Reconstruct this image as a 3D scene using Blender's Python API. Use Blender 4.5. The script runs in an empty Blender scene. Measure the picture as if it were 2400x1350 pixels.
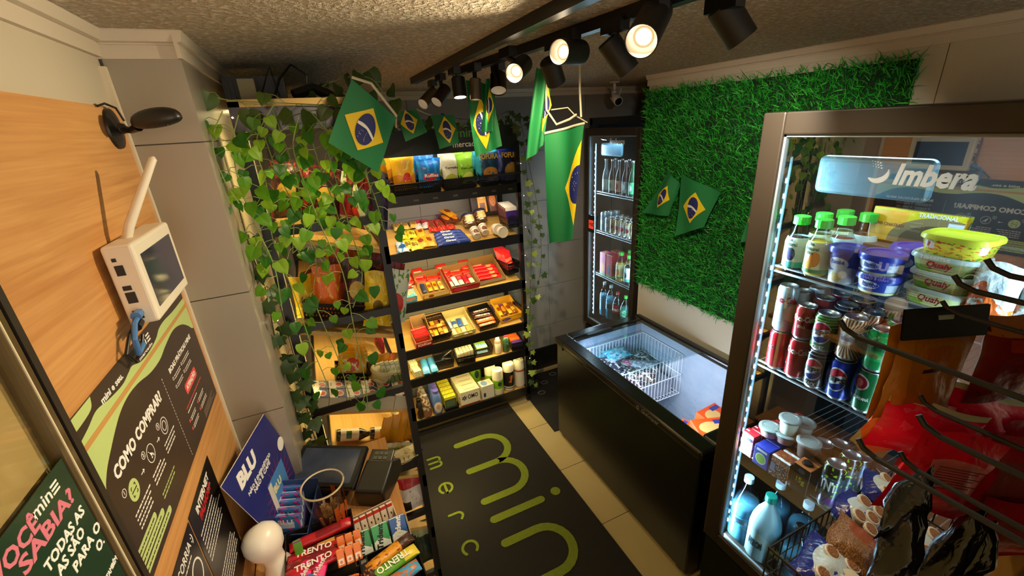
import bpy, math, random
from mathutils import Vector as V, Matrix as MX, Euler
from math import sin, cos, pi, radians as rad
random.seed(7)
R = random.Random(11)
sc = bpy.context.scene
COL = sc.collection

# ---------------------------------------------------------------- camera, world, exposure, main lights
def cam_matrix(yaw, pit, rol, loc):
    f = V((sin(yaw)*cos(pit), cos(yaw)*cos(pit), sin(pit)))
    r = V((cos(yaw), -sin(yaw), 0)); u = r.cross(f)
    r2 = cos(rol)*r + sin(rol)*u; u2 = -sin(rol)*r + cos(rol)*u
    m = MX.Identity(4)
    for i, c in enumerate((r2, u2, -f)):
        for j in range(3): m[j][i] = c[j]
    m.translation = V(loc)
    return m
cam = bpy.data.objects.new('camera', bpy.data.cameras.new('camera'))
COL.objects.link(cam); sc.camera = cam
cam.data.sensor_width = 36; cam.data.lens = 15.0; cam.data.clip_start = .02
cam.matrix_world = cam_matrix(.41310, -.36641, -.05784, (0, 0, 2.1))
w = bpy.data.worlds.new('world'); sc.world = w; w.use_nodes = True
w.node_tree.nodes['Background'].inputs[0].default_value = (1, .86, .7, 1)
w.node_tree.nodes['Background'].inputs[1].default_value = 2.6
sc.view_settings.view_transform = 'Standard'; sc.view_settings.look = 'None'
sc.view_settings.exposure = 0.0; sc.view_settings.gamma = 1; sc.view_settings.use_curve_mapping = False
sc.cycles.max_bounces = 8; sc.cycles.diffuse_bounces = 3; sc.cycles.glossy_bounces = 4
sc.cycles.transmission_bounces = 6; sc.cycles.transparent_max_bounces = 24
sc.cycles.caustics_reflective = False; sc.cycles.caustics_refractive = False
sc.cycles.sample_clamp_indirect = 4.0; sc.cycles.use_denoising = True

def light(kind, name, loc, to, power, col, **k):
    d = bpy.data.lights.new(name, kind); d.energy = power; d.color = col
    for a, b in k.items(): setattr(d, a, b)
    o = bpy.data.objects.new(name, d); COL.objects.link(o)
    dv = V(to) - V(loc)
    o.rotation_euler = dv.to_track_quat('-Z', 'Y').to_euler(); o.location = loc
    return o
WARM = (1, .80, .52); YEL = (1, .80, .36); COOL = (.62, .84, 1); NEUT = (1, .9, .74)
# unseen warm fill light, added behind the photographer to brighten the room
light('AREA', 'unseen_fill_light', (.30, -.75, 2.28), (.30, -.6, 0), 7, WARM, size=.5)

# ---------------------------------------------------------------- materials
_m = {}
def srgb(h):
    if isinstance(h, str):
        h = h.lstrip('#'); c = [int(h[i:i+2], 16)/255 for i in (0, 2, 4)]
    else: c = h
    return tuple((x/12.92 if x <= .04045 else ((x+.055)/1.055)**2.4) for x in c) + (1,)
class NT:
    def __init__(s, name):
        s.mat = bpy.data.materials.new(name); s.mat.use_nodes = True
        s.t = s.mat.node_tree; s.b = s.t.nodes['Principled BSDF']; s.o = s.t.nodes['Material Output']
    def n(s, typ, **k):
        x = s.t.nodes.new(typ)
        for a, b in k.items():
            if a[0] == '_': x.inputs[int(a[1:])].default_value = b
            else: setattr(x, a, b)
        return x
    def l(s, a, b): s.t.links.new(a, b)
    def m(s, op, a, b=0, c=0):
        x = s.n('ShaderNodeMath', operation=op)
        for i, q in enumerate((a, b, c)):
            if hasattr(q, 'links'): s.l(q, x.inputs[i])
            else: x.inputs[i].default_value = q
        return x.outputs[0]
    def mix(s, f, a, b):
        x = s.n('ShaderNodeMix', data_type='RGBA')
        for i, q in ((0, f), (6, a), (7, b)):
            if hasattr(q, 'links'): s.l(q, x.inputs[i])
            else: x.inputs[i].default_value = q
        return x.outputs[2]
    def bump(s, h, st, dist=.01):
        x = s.n('ShaderNodeBump'); x.inputs['Strength'].default_value = st; x.inputs['Distance'].default_value = dist
        s.l(h, x.inputs['Height']); s.l(x.outputs[0], s.b.inputs['Normal'])
def mat(name, c, r=.5, m=0, em=0, ec=None, bump=None, noise=None, trans=0, alpha=1, coat=0, ss=0):
    if name in _m: return _m[name]
    k = NT(name); b = k.b
    c = srgb(c)
    b.inputs['Base Color'].default_value = c; b.inputs['Roughness'].default_value = r; b.inputs['Metallic'].default_value = m
    if em: b.inputs['Emission Color'].default_value = srgb(ec) if ec else c; b.inputs['Emission Strength'].default_value = em
    if trans: b.inputs['Transmission Weight'].default_value = trans
    if coat: b.inputs['Coat Weight'].default_value = coat
    if noise or bump:
        tc = k.n('ShaderNodeTexCoord')
    if noise:
        c2, scl, amt = noise
        nz = k.n('ShaderNodeTexNoise'); nz.inputs['Scale'].default_value = scl; nz.inputs['Detail'].default_value = 4
        k.l(tc.outputs['Object'], nz.inputs['Vector'])
        f = k.m('MULTIPLY', nz.outputs[0], amt)
        k.l(k.mix(f, c, srgb(c2)), b.inputs['Base Color'])
    if bump:
        nz = k.n('ShaderNodeTexNoise'); nz.inputs['Scale'].default_value = bump[0]; nz.inputs['Detail'].default_value = 2
        k.l(tc.outputs['Object'], nz.inputs['Vector']); k.bump(nz.outputs[0], bump[1], bump[2] if len(bump) > 2 else .01)
    if ss: b.inputs['Subsurface Weight'].default_value = ss
    _m[name] = k.mat
    return k.mat
def glass(name, tint='#ffffff', ior=1.5, rough=.02, boost=1.0):
    if name in _m: return _m[name]
    k = NT(name); k.t.nodes.remove(k.b)
    tr = k.n('ShaderNodeBsdfTransparent'); tr.inputs[0].default_value = srgb(tint)
    gl = k.n('ShaderNodeBsdfGlossy'); gl.inputs['Roughness'].default_value = rough
    fr = k.n('ShaderNodeFresnel'); fr.inputs[0].default_value = ior
    ge = k.n('ShaderNodeNewGeometry')      # the inner face of a pane must not act as the inside of a solid block
    f = k.m('MULTIPLY', k.m('MINIMUM', k.m('MULTIPLY', fr.outputs[0], boost), 1), k.m('SUBTRACT', 1, ge.outputs['Backfacing']))
    mx = k.n('ShaderNodeMixShader'); k.l(f, mx.inputs[0]); k.l(tr.outputs[0], mx.inputs[1]); k.l(gl.outputs[0], mx.inputs[2])
    k.l(mx.outputs[0], k.o.inputs[0]); _m[name] = k.mat
    return k.mat
def pk(name, base, *L, r=.35, bump=0, m=0):
    """printed packaging: flat print laid out over the UVs of a pack"""
    if name in _m: return _m[name]
    k = NT(name); tc = k.n('ShaderNodeTexCoord'); sx = k.n('ShaderNodeSeparateXYZ'); k.l(tc.outputs['UV'], sx.inputs[0])
    u, v = sx.outputs[0], sx.outputs[1]
    c = srgb(base)
    lin = None; d = k.m
    for a in L:
        q = a[0]; col = srgb(a[-1])
        if q == 'e':
            du = d('DIVIDE', d('SUBTRACT', u, a[1]), a[3]); dv = d('DIVIDE', d('SUBTRACT', v, a[2]), a[4])
            f = d('LESS_THAN', d('ADD', d('MULTIPLY', du, du), d('MULTIPLY', dv, dv)), 1)
        elif q == 'r':
            f = d('MULTIPLY', d('LESS_THAN', d('ABSOLUTE', d('SUBTRACT', u, (a[1]+a[3])/2)), abs(a[3]-a[1])/2),
                  d('LESS_THAN', d('ABSOLUTE', d('SUBTRACT', v, (a[2]+a[4])/2)), abs(a[4]-a[2])/2))
        elif q == 's':   # stripes: u coefficient, v coefficient, share
            f = d('LESS_THAN', d('FRACT', d('ADD', d('MULTIPLY', u, a[1]), d('MULTIPLY', v, a[2]))), a[3])
        elif q == 'w':   # below a wavy line: v0, amp, freq
            f = d('LESS_THAN', v, d('ADD', a[1], d('MULTIPLY', d('SINE', d('MULTIPLY', u, a[3])), a[2])))
        elif q == 'ray':
            an = d('ARCTAN2', d('SUBTRACT', v, a[2]), d('SUBTRACT', u, a[1]))
            f = d('LESS_THAN', d('FRACT', d('MULTIPLY', an, a[3]/6.2832)), .5)
        elif q == 'n':
            nz = k.n('ShaderNodeTexNoise'); nz.inputs['Scale'].default_value = a[1]; nz.inputs['Detail'].default_value = 3
            mp = k.n('ShaderNodeMapping'); mp.inputs['Location'].default_value = (hash(a[1]*7+a[2]) % 9, 3, 0)
            k.l(tc.outputs['UV'], mp.inputs[0]); k.l(mp.outputs[0], nz.inputs['Vector'])
            f = d('GREATER_THAN', nz.outputs[0], a[2])
        lin = k.mix(f, lin if lin is not None else c, col)
    if lin is not None: k.l(lin, k.b.inputs['Base Color'])
    else: k.b.inputs['Base Color'].default_value = c
    k.b.inputs['Roughness'].default_value = r; k.b.inputs['Metallic'].default_value = m
    if bump:
        nz = k.n('ShaderNodeTexNoise'); nz.inputs['Scale'].default_value = 7; k.l(tc.outputs['UV'], nz.inputs['Vector'])
        k.bump(nz.outputs[0], bump, .01)
    _m[name] = k.mat
    return k.mat
def wood(name, c1, c2, axis, scale=1.0, r=.45):
    if name in _m: return _m[name]
    k = NT(name); tc = k.n('ShaderNodeTexCoord'); mp = k.n('ShaderNodeMapping')
    s = [9, 9, 9]; s[axis] = .9
    mp.inputs['Scale'].default_value = [x*scale for x in s]
    k.l(tc.outputs['Object'], mp.inputs[0])
    nz = k.n('ShaderNodeTexNoise'); nz.inputs['Scale'].default_value = 1.3; nz.inputs['Detail'].default_value = 6
    k.l(mp.outputs[0], nz.inputs['Vector'])
    mp2 = k.n('ShaderNodeMapping'); s2 = [70, 70, 70]; s2[axis] = 2.2; mp2.inputs['Scale'].default_value = s2; k.l(tc.outputs['Object'], mp2.inputs[0])
    wv = k.n('ShaderNodeTexNoise'); wv.inputs['Scale'].default_value = 1.6; wv.inputs['Detail'].default_value = 5; wv.inputs['Distortion'].default_value = .4
    k.l(mp2.outputs[0], wv.inputs['Vector'])
    f = k.m('ADD', k.m('MULTIPLY', nz.outputs[0], 1.1), k.m('MULTIPLY', wv.outputs[0], .9))
    f = k.m('MULTIPLY', k.m('SUBTRACT', f, .72), 1.9); f = k.m('MAXIMUM', k.m('MINIMUM', f, 1), 0)
    k.l(k.mix(f, srgb(c1), srgb(c2)), k.b.inputs['Base Color']); k.b.inputs['Roughness'].default_value = r
    k.bump(wv.outputs[0], .12, .004)
    _m[name] = k.mat
    return k.mat

# ---------------------------------------------------------------- mesh builder
T = MX.Translation
def RX(a): return MX.Rotation(rad(a), 4, 'X')
def RY(a): return MX.Rotation(rad(a), 4, 'Y')
def RZ(a): return MX.Rotation(rad(a), 4, 'Z')
def SC(x, y, z): return MX.Diagonal((x, y, z, 1))
class G:
    def __init__(s): s.v = []; s.f = []; s.m = []; s.uv = []; s.M = MX.Identity(4)
    def pt(s, p): s.v.append(tuple(s.M @ V(p))); return len(s.v)-1
    def face(s, idx, m=0, uv=None):
        s.f.append(tuple(idx)); s.m.append(m)
        s.uv.append(uv if uv else ([(0, 0), (1, 0), (1, 1), (0, 1)][:len(idx)] if len(idx) <= 4 else [(.5, .5)]*len(idx)))
    def box(s, x, y, z, sx, sy, sz, m=0, ms=None):
        """centre x,y; base z unless given as full box (x0..x1 through sx)"""
        a, b, c = sx/2, sy/2, sz
        i = [s.pt(p) for p in ((x-a, y-b, z), (x+a, y-b, z), (x+a, y+b, z), (x-a, y+b, z), (x-a, y-b, z+c), (x+a, y-b, z+c), (x+a, y+b, z+c), (x-a, y+b, z+c))]
        q = ms or [m]*6   # front, back, left, right, top, bottom
        for k, fs in enumerate(((0, 1, 5, 4), (2, 3, 7, 6), (3, 0, 4, 7), (1, 2, 6, 5), (4, 5, 6, 7), (3, 2, 1, 0))):
            s.face([i[j] for j in fs], q[k])
        return s
    def bb(s, x0, y0, z0, x1, y1, z1, m=0, ms=None): return s.box((x0+x1)/2, (y0+y1)/2, z0, x1-x0, y1-y0, z1-z0, m, ms)
    def prism(s, poly, z0, z1, m=0, m2=None):
        """polygon in XY, extruded z0..z1"""
        n = len(poly)
        a = [s.pt((x, y, z0)) for x, y in poly]; b = [s.pt((x, y, z1)) for x, y in poly]
        x0 = min(p[0] for p in poly); x1 = max(p[0] for p in poly); y0 = min(p[1] for p in poly); y1 = max(p[1] for p in poly)
        uv = [((x-x0)/max(x1-x0, 1e-6), (y-y0)/max(y1-y0, 1e-6)) for x, y in poly]
        s.face(b, m, uv); s.face(a[::-1], m, uv[::-1])
        for i in range(n):
            j = (i+1) % n; s.face((a[i], a[j], b[j], b[i]), m if m2 is None else m2)
        return s
    def lathe(s, prof, n=20, m=0, ms=None, c=(0, 0, 0)):
        rings = []; H = max(p[1] for p in prof) - min(p[1] for p in prof) or 1; h0 = min(p[1] for p in prof)
        for r_, z in prof:
            rings.append([s.pt((c[0]+r_*sin(2*pi*i/n), c[1]-r_*cos(2*pi*i/n), c[2]+z)) for i in range(n)])
        for k in range(len(prof)-1):
            va, vb = (prof[k][1]-h0)/H, (prof[k+1][1]-h0)/H
            for i in range(n):
                j = (i+1) % n; ua, ub = ((i/n+.5) % 1), ((i/n+.5) % 1)+1/n
                s.face((rings[k][i], rings[k][j], rings[k+1][j], rings[k+1][i]), ms[k] if ms else m, [(ua, va), (ub, va), (ub, vb), (ua, vb)])
        return s
    def tube(s, pts, r_, n=6, m=0, cap=True):
        pts = [V(p) for p in pts]; rings = []; up = V((0, 0, 1))
        for i, p in enumerate(pts):
            d = (pts[min(i+1, len(pts)-1)] - pts[max(i-1, 0)])
            d = d.normalized() if d.length > 1e-9 else V((0, 0, 1))
            if i == 0: up = V((0, 0, 1)) if abs(d.z) < .9 else V((1, 0, 0))
            a = d.cross(up)
            a = a.normalized() if a.length > 1e-6 else V((1, 0, 0))
            b = a.cross(d).normalized(); up = b
            rr = r_[i] if isinstance(r_, (list, tuple)) else r_
            rings.append([s.pt(p + a*rr*cos(2*pi*k/n) + b*rr*sin(2*pi*k/n)) for k in range(n)])
        for i in range(len(pts)-1):
            for k in range(n):
                j = (k+1) % n; s.face((rings[i][k], rings[i][j], rings[i+1][j], rings[i+1][k]), m)
        if cap: s.face(rings[0], m); s.face(rings[-1][::-1], m)
        return s
    def grid(s, fn, nu, nv, m=0):
        i = [[s.pt(fn(a/nu, b/nv)) for a in range(nu+1)] for b in range(nv+1)]
        for b in range(nv):
            for a in range(nu):
                s.face((i[b][a], i[b][a+1], i[b+1][a+1], i[b+1][a]), m, [(a/nu, b/nv), ((a+1)/nu, b/nv), ((a+1)/nu, (b+1)/nv), (a/nu, (b+1)/nv)])
        return s
    def mesh(s, name, mats, smooth=False):
        me = bpy.data.meshes.new(name); me.from_pydata(s.v, [], s.f)
        for x in (mats if isinstance(mats, (list, tuple)) else [mats]): me.materials.append(x)
        me.polygons.foreach_set('material_index', s.m)
        ul = me.uv_layers.new(name='UVMap'); fl = []
        for q in s.uv:
            for a in q: fl += a
        ul.data.foreach_set('uv', fl)
        if smooth: me.polygons.foreach_set('use_smooth', [True]*len(s.f))
        me.update()
        return me
    def ob(s, name, mats, parent=None, M=None, smooth=False):
        return link(name, s.mesh(name, mats, smooth), parent, M)
def link(name, me, parent=None, M=None):
    o = bpy.data.objects.new(name, me); COL.objects.link(o)
    if parent is not None: o.parent = parent
    if M is not None: o.matrix_basis = M
    return o
def smooth_by(o, ang=40):
    o.data.polygons.foreach_set('use_smooth', [True]*len(o.data.polygons))
    try: o.data.set_sharp_from_angle(angle=rad(ang))
    except Exception: pass
    return o
def bevel(o, w_, n=2):
    b = o.modifiers.new('edge', 'BEVEL'); b.width = w_; b.segments = n; b.limit_method = 'ANGLE'
    return o
_lab = {}
def tag(o, label, cat, group=None, kind=None):
    k = _lab.get(label, 0); _lab[label] = k+1
    o['label'] = label; o['category'] = cat
    if group: o['group'] = group
    if kind: o['kind'] = kind
    return o
def empty(name, M, label, cat, group=None):
    o = bpy.data.objects.new(name, None); COL.objects.link(o); o.empty_display_size = .05
    o.matrix_basis = M if isinstance(M, MX) else T(M)
    return tag(o, label, cat, group)
def struct(o): o['kind'] = 'structure'; return o
def dup(o, M=None, parent=None):
    c = o.copy(); COL.objects.link(c)
    if parent is not None: c.parent = parent
    if M is not None: c.matrix_basis = M
    for ch in o.children: dup(ch, None, c)
    return c
ORD = 'first second third fourth fifth sixth seventh eighth ninth tenth eleventh twelfth thirteenth fourteenth fifteenth sixteenth seventeenth eighteenth nineteenth twentieth'.split()
# ---------------------------------------------------------------- lettering
_t = {}
def tmesh(s, h, m, bold=.012, ext=.0003, al='CENTER', shear=0, space=1.0):
    key = (s, h, m.name, bold, ext, al, shear, space)
    if key in _t: return _t[key]
    c = bpy.data.curves.new('lettering', 'FONT'); c.body = s; c.size = h*1.38; c.align_x = al; c.align_y = 'CENTER'
    c.extrude = ext; c.offset = bold*h; c.shear = shear; c.resolution_u = 2; c.space_character = space; c.fill_mode = 'BOTH'
    o = bpy.data.objects.new('tmp', c); COL.objects.link(o)
    dg = bpy.context.evaluated_depsgraph_get(); dg.update()
    me = bpy.data.meshes.new_from_object(o.evaluated_get(dg)); me.name = 'lettering'
    bpy.data.objects.remove(o); bpy.data.curves.remove(c)
    me.materials.clear(); me.materials.append(m); _t[key] = me
    return me
def txt(s, h, m, parent, M, wid=None, bend=None, **k):
    """wid: stretch to this width; bend: radius of the cylinder the text lies on"""
    me = tmesh(s, h, m, **k)
    if wid:
        xs = [v.co.x for v in me.vertices]; ww = max(xs)-min(xs)
        M = M @ SC(wid/max(ww, 1e-6), 1, 1)
    if bend:
        me = me.copy(); sx = M.to_scale().x
        for v in me.vertices:
            a = v.co.x*sx/bend; rr = bend+v.co.z
            v.co.x = rr*sin(a)/sx; v.co.z = rr*cos(a)-bend
    return link('lettering', me, parent, M)
def FR(x, y, z): return T((x, y, z)) @ RX(90)         # text on a face that looks to local -y
WHT = mat('white_print', '#f2efe6', .5); BLK = mat('black_print', '#14110f', .5); YLW = mat('yellow_print', '#f4c81c', .5)
RED = mat('red_print', '#d0202a', .45); GRN = mat('green_print', '#1c8a3c', .5); BLU = mat('blue_print', '#1d2f8f', .45)
LGR = mat('light_green_print', '#b5cf74', .5); ORG = mat('orange_print', '#f07a1e', .45); PNK = mat('pink_print', '#e0607c', .5)
BLACKM = mat('black_powder_coated_steel', '#131110', .38); BLKP = mat('black_plastic', '#141312', .35)
DGREY = mat('dark_grey_plastic', '#2b2a29', .45); SIL = mat('brushed_metal', '#c9c9c8', .3, 1)
# ================================================================ the room
WALLP = mat('beige_wall_paint', '#c9bfa8', .6, noise=('#b8ab90', 3, .5))
TILEW = mat('glazed_beige_wall_tile', '#a39a8a', .32, noise=('#938a79', 5, .6))
TILEB = mat('glazed_grey_wall_tile', '#8f8c86', .35, noise=('#827e76', 4, .6))
TRIMM = mat('off_white_cornice', '#cfc3ae', .55, bump=(30, .15))
GROUT = mat('grey_grout', '#6e675c', .9)
FLT = mat('cream_floor_tile', '#b9a574', .28, noise=('#a8935f', 6, .7))
OAK = wood('oak_veneer_panel', '#d8a362', '#b87c40', 1, 1.0)
OAKS = wood('oak_shelf_board', '#dcb368', '#c99845', 0, 1.0)
H = 2.33
# ceiling: rough spray plaster, real relief near the photographer's lamp side
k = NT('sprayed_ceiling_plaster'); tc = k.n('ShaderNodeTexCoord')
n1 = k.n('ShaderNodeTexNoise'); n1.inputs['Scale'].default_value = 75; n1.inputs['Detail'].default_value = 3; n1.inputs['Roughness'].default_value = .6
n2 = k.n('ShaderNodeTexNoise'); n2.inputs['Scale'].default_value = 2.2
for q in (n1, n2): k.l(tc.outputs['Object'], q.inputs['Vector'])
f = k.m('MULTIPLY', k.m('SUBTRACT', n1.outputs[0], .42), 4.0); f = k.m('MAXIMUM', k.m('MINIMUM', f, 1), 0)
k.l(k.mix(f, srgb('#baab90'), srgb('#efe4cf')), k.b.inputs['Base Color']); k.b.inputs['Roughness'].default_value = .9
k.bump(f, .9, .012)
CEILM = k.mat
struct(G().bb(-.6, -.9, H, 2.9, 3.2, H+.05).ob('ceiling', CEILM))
# floor slab and its tiles
fl = struct(G().bb(-.6, -1.6, -.06, 2.9, 3.2, -.012).ob('floor', GROUT))
tm = None
for ix in range(-2, 6):
    for iy in range(-3, 8):
        x0 = .383+.447*ix; y0 = 1.418+.447*(iy-3)
        if tm is None: tm = G().box(0, 0, -.012, .443, .443, .012).mesh('tile', FLT)
        x, y = x0+.2235, y0+.2235
        if x < -.4 or x > 2.7 or y > 3.05: continue
        link('tile', tm, fl, T((x, y, 0)))
# walls
wl = struct(G().bb(-.42, -.9, 0, -.36, 1.287, H).ob('wall_left', WALLP))
G().bb(-.36, .62, 0, -.354, 1.275, 2.178).ob('panel', OAK, wl)
G().bb(-.36, -.9, 0, -.350, .612, H-.052).ob('panel', mat('glossy_beige_panel', '#d9c49c', .25, noise=('#c4ab80', 2.5, .6)), wl)
G().bb(-.36, 1.272, 0, -.3495, 1.2865, H-.07).ob('edge_strip', mat('cream_edge_strip', '#ddd0b4', .45), wl)
col = struct(G().bb(-.42, 1.291, 0, -.218, 3.05, H).ob('wall_column', GROUT))
zs = [0, .19, .573, .957, 1.337, 1.714, 2.1, H]
for a, b in zip(zs[:-1], zs[1:]):
    G().bb(-.354, 1.287, a+.0015, -.2145, 1.292, b-.0015).ob('tile', TILEW, col)
    for y0, y1 in ((1.289, 2.1), (2.103, 3.0)):
        G().bb(-.219, y0, a+.0015, -.214, y1, b-.0015).ob('tile', TILEW, col)
wb = struct(G().bb(-.3, 3.02, 0, 2.8, 3.08, H).ob('wall_back', GROUT))
zb = [0, .42, .79, 1.15, 1.52, 1.9, H]; xb = [-.25, .2, .65, 1.1, 1.56+.11, 2.03, 2.7]
for a, b in zip(zb[:-1], zb[1:]):
    for c, d in zip(xb[:-1], xb[1:]):
        G().bb(c+.0015, 3.015, a+.0015, d-.0015, 3.0205, b-.0015).ob('tile', TILEB, wb)
wr = struct(G().bb(1.985, -.9, 0, 2.06, 2.25, H).ob('wall_right', WALLP))
G().bb(1.979, -.9, 1.0, 1.985, .834, H-.05).ob('panel', WALLP, wr)
G().bb(1.979, .837, 0, 1.985, 2.25, H-.05).ob('panel', WALLP, wr)
struct(G().bb(2.64, 2.2, 0, 2.7, 3.05, H).ob('wall_recess', mat('recess_shade_colour', '#7a6a58', .7)))  # shade of the recess is put into this darker wall colour
struct(G().bb(2.0, 2.19, 0, 2.66, 2.25, H).ob('wall_recess_side', WALLP))
def cornice(name, p, q, nrm, h=.055, d=.045):
    p, q, nrm = V(p), V(q), V(nrm); ax = (q-p); L = ax.length; ax.normalize()
    M = MX.Identity(4)
    for i, c in enumerate((nrm, V((0, 0, 1)), ax)):
        for j in range(3): M[j][i] = c[j]
    M.translation = p
    g = G(); g.M = M
    g.prism([(0, 0), (0, -h), (.4*d, -h), (.4*d, -.52*h), (.32*d, -.50*h), (.32*d, -.44*h), (.75*d, -.40*h), (d, -.05*h), (d, 0)], 0, L)
    return struct(g.ob(name, TRIMM))
cornice('trim_1', (-.36, -.9, H), (-.36, 1.287, H), (1, 0, 0), .052, .025)
cornice('trim_2', (-.36, 1.289, H), (-.214, 1.289, H), (0, -1, 0), .055, .02)
cornice('trim_3', (-.216, 1.27, H), (-.216, 3.0, H), (1, 0, 0), .055, .02)
cornice('trim_4', (-.2, 3.015, H), (2.6, 3.015, H), (0, -1, 0), .05, .025)
cornice('trim_5', (1.981, -.9, H), (1.981, 2.26, H), (-1, 0, 0), .06, .025)
struct(G().bb(.9, 3.0, .0, 2.6, 3.015, .21).ob('baseboard_back', mat('black_baseboard', '#16130f', .4)))
# glass pane in front of the near wall, with its two black edge seals and tape
gp = struct(G().bb(-.3435, -.85, .3, -.3375, .640, 2.02).ob('glass_panel', glass('clear_sheet_glass', '#f2f0e4', 1.5, .03, .6)))
G().bb(-.348, .628, .3, -.334, .640, 2.02).ob('edge_seal', mat('dark_rubber_seal', '#2a231b', .35), gp)
G().bb(-.348, .600, .3, -.334, .622, 2.02).ob('edge_profile', mat('clear_profile', '#54452e', .12), gp)
G().bb(-.334, .609, .3, -.3328, .611, 2.02).ob('edge_line', mat('bright_profile_line', '#d8caa6', .3), gp)

# ================================================================ floor mats
MATM = mat('black_carpet_pile', '#14100c', .95, noise=('#221c14', 40, .6), bump=(600, .6, .003))
PILE = mat('green_carpet_pile', '#7e8c1e', .95, noise=('#5f6c14', 60, .9), bump=(500, .8, .004))
mt = empty('floor_mat', (0, 0, 0), 'long black floor mat with green lettering lying between the shelves and freezer', 'mat')
G().prism([(.19, .3), (1.082, .3), (1.075, 2.67), (.19, 2.67)], .0, .012).ob('mat_base', MATM, mt)
def stroke(pts, wd, name='lettering', z0=.011, z1=.0155, mat_=PILE, closed_caps=True, par=None):
    """a round-ended stroke of constant width lying flat"""
    P = [V((x, y)) for x, y in pts]; L_, R_ = [], []
    for i, p in enumerate(P):
        d = (P[min(i+1, len(P)-1)]-P[max(i-1, 0)]).normalized(); n = V((-d.y, d.x))*wd/2
        L_.append(p+n); R_.append(p-n)
    def cap(c, d0, sgn):
        a0 = math.atan2(d0.y, d0.x); return [c + V((cos(a0+sgn*t), sin(a0+sgn*t)))*wd/2 for t in [pi*j/6 for j in range(1, 6)]]
    dE = (P[-1]-P[-2]).normalized(); dS = (P[1]-P[0]).normalized()
    poly = L_ + cap(P[-1], V((-dE.y, dE.x)), -1) + R_[::-1] + cap(P[0], V((dS.y, -dS.x)), -1)
    g = G(); n = len(L_)
    # strip quads + end fans keep concave strokes clean
    for i in range(n-1):
        q = [L_[i], R_[i], R_[i+1], L_[i+1]]
        g.prism([tuple(a) for a in q], z0, z1)
    for c in (P[0], P[-1]):
        g.prism([(c.x+wd/2*cos(2*pi*j/14), c.y+wd/2*sin(2*pi*j/14)) for j in range(14)], z0, z1+.0001)
    return g.ob(name, mat_, mt if par is None else par)
def arc(cx, cy, r_, a0, a1, n=12): return [(cx+r_*cos(rad(a0+(a1-a0)*i/n)), cy+r_*sin(rad(a0+(a1-a0)*i/n))) for i in range(n+1)]
W_ = .052
# letters read towards the photographer: stems run along x, the word along -y
W_ = .048
stroke([(.555, 2.385), (.74, 2.385)] + arc(.74, 2.252, .133, 90, -90)[1:] + [(.555, 2.119)], W_)
stroke([(.74, 2.119)] + arc(.74, 1.9855, .1335, 90, -90)[1:] + [(.555, 1.852)], W_)
stroke([(.558, 1.712), (.858, 1.712)], W_)
stroke([(.555, 1.55), (.74, 1.55)] + arc(.74, 1.417, .133, 90, -90)[1:] + [(.555, 1.284)], W_)
stroke([(.555, 1.13), (.555, .75)], W_); stroke([(.72, 1.13), (.72, .75)], W_); stroke([(.885, 1.13), (.885, .75)], W_)
G().prism([(.965+.03*cos(2*pi*j/20), 1.725+.03*sin(2*pi*j/20)) for j in range(20)], .011, .0155).ob('lettering', PILE, mt)
def small(strokes, yc, x0=.335):
    for s_ in strokes: stroke([(x0+b, yc-a) for a, b in s_], .015)
small([[(-.045, 0), (-.045, .055)] + [(-.0225+.0225*cos(rad(t)), .055+.0225*sin(rad(t))) for t in range(180, -1, -30)][1:] + [(0, .0)],
       [(0, .055)] + [(.0225+.0225*cos(rad(t)), .055+.0225*sin(rad(t))) for t in range(180, -1, -30)][1:] + [(.045, 0)]], 2.305)
small([[(.04*cos(rad(t)), .042+.04*sin(rad(t))) for t in range(0, 321, 20)], [(-.035, .042), (.04, .042)]], 2.061)
small([[(-.02, 0), (-.02, .05)] + [(.005+.025*cos(rad(t)), .05+.025*sin(rad(t))) for t in range(180, 20, -30)][1:] + [(.03, .062)]], 1.834)
small([[(.04*cos(rad(t)), .042+.04*sin(rad(t))) for t in range(45, 316, 18)]], 1.611)
small([[(.04*cos(rad(t)), .042+.04*sin(rad(t))) for t in range(0, 361, 18)], [(.04, 0), (.04, .082)]], 1.385)
small([[(.04*cos(rad(t)), .042+.04*sin(rad(t))) for t in range(0, 361, 18)]], 1.15)
m2 = empty('door_mat', (0, 0, 0), 'small black mat with faint grey logos in the corner behind the freezer', 'mat')
G().prism([(1.235, 2.2), (2.2, 2.2), (2.2, 2.93), (1.26, 2.93)], 0, .01).ob('mat_base', mat('black_corner_mat', '#15120f', .9), m2)
GL = mat('grey_mat_print', '#6b655c', .8)
for cx, cy in ((1.36, 2.84), (1.47, 2.78), (1.60, 2.86), (1.38, 2.66), (1.55, 2.62), (1.72, 2.72)):
    stroke([(cx+.03*cos(rad(t)), cy+.022*sin(rad(t))) for t in range(0, 331, 30)], .008, 'logo', .0095, .0105, GL, par=m2)

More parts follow.
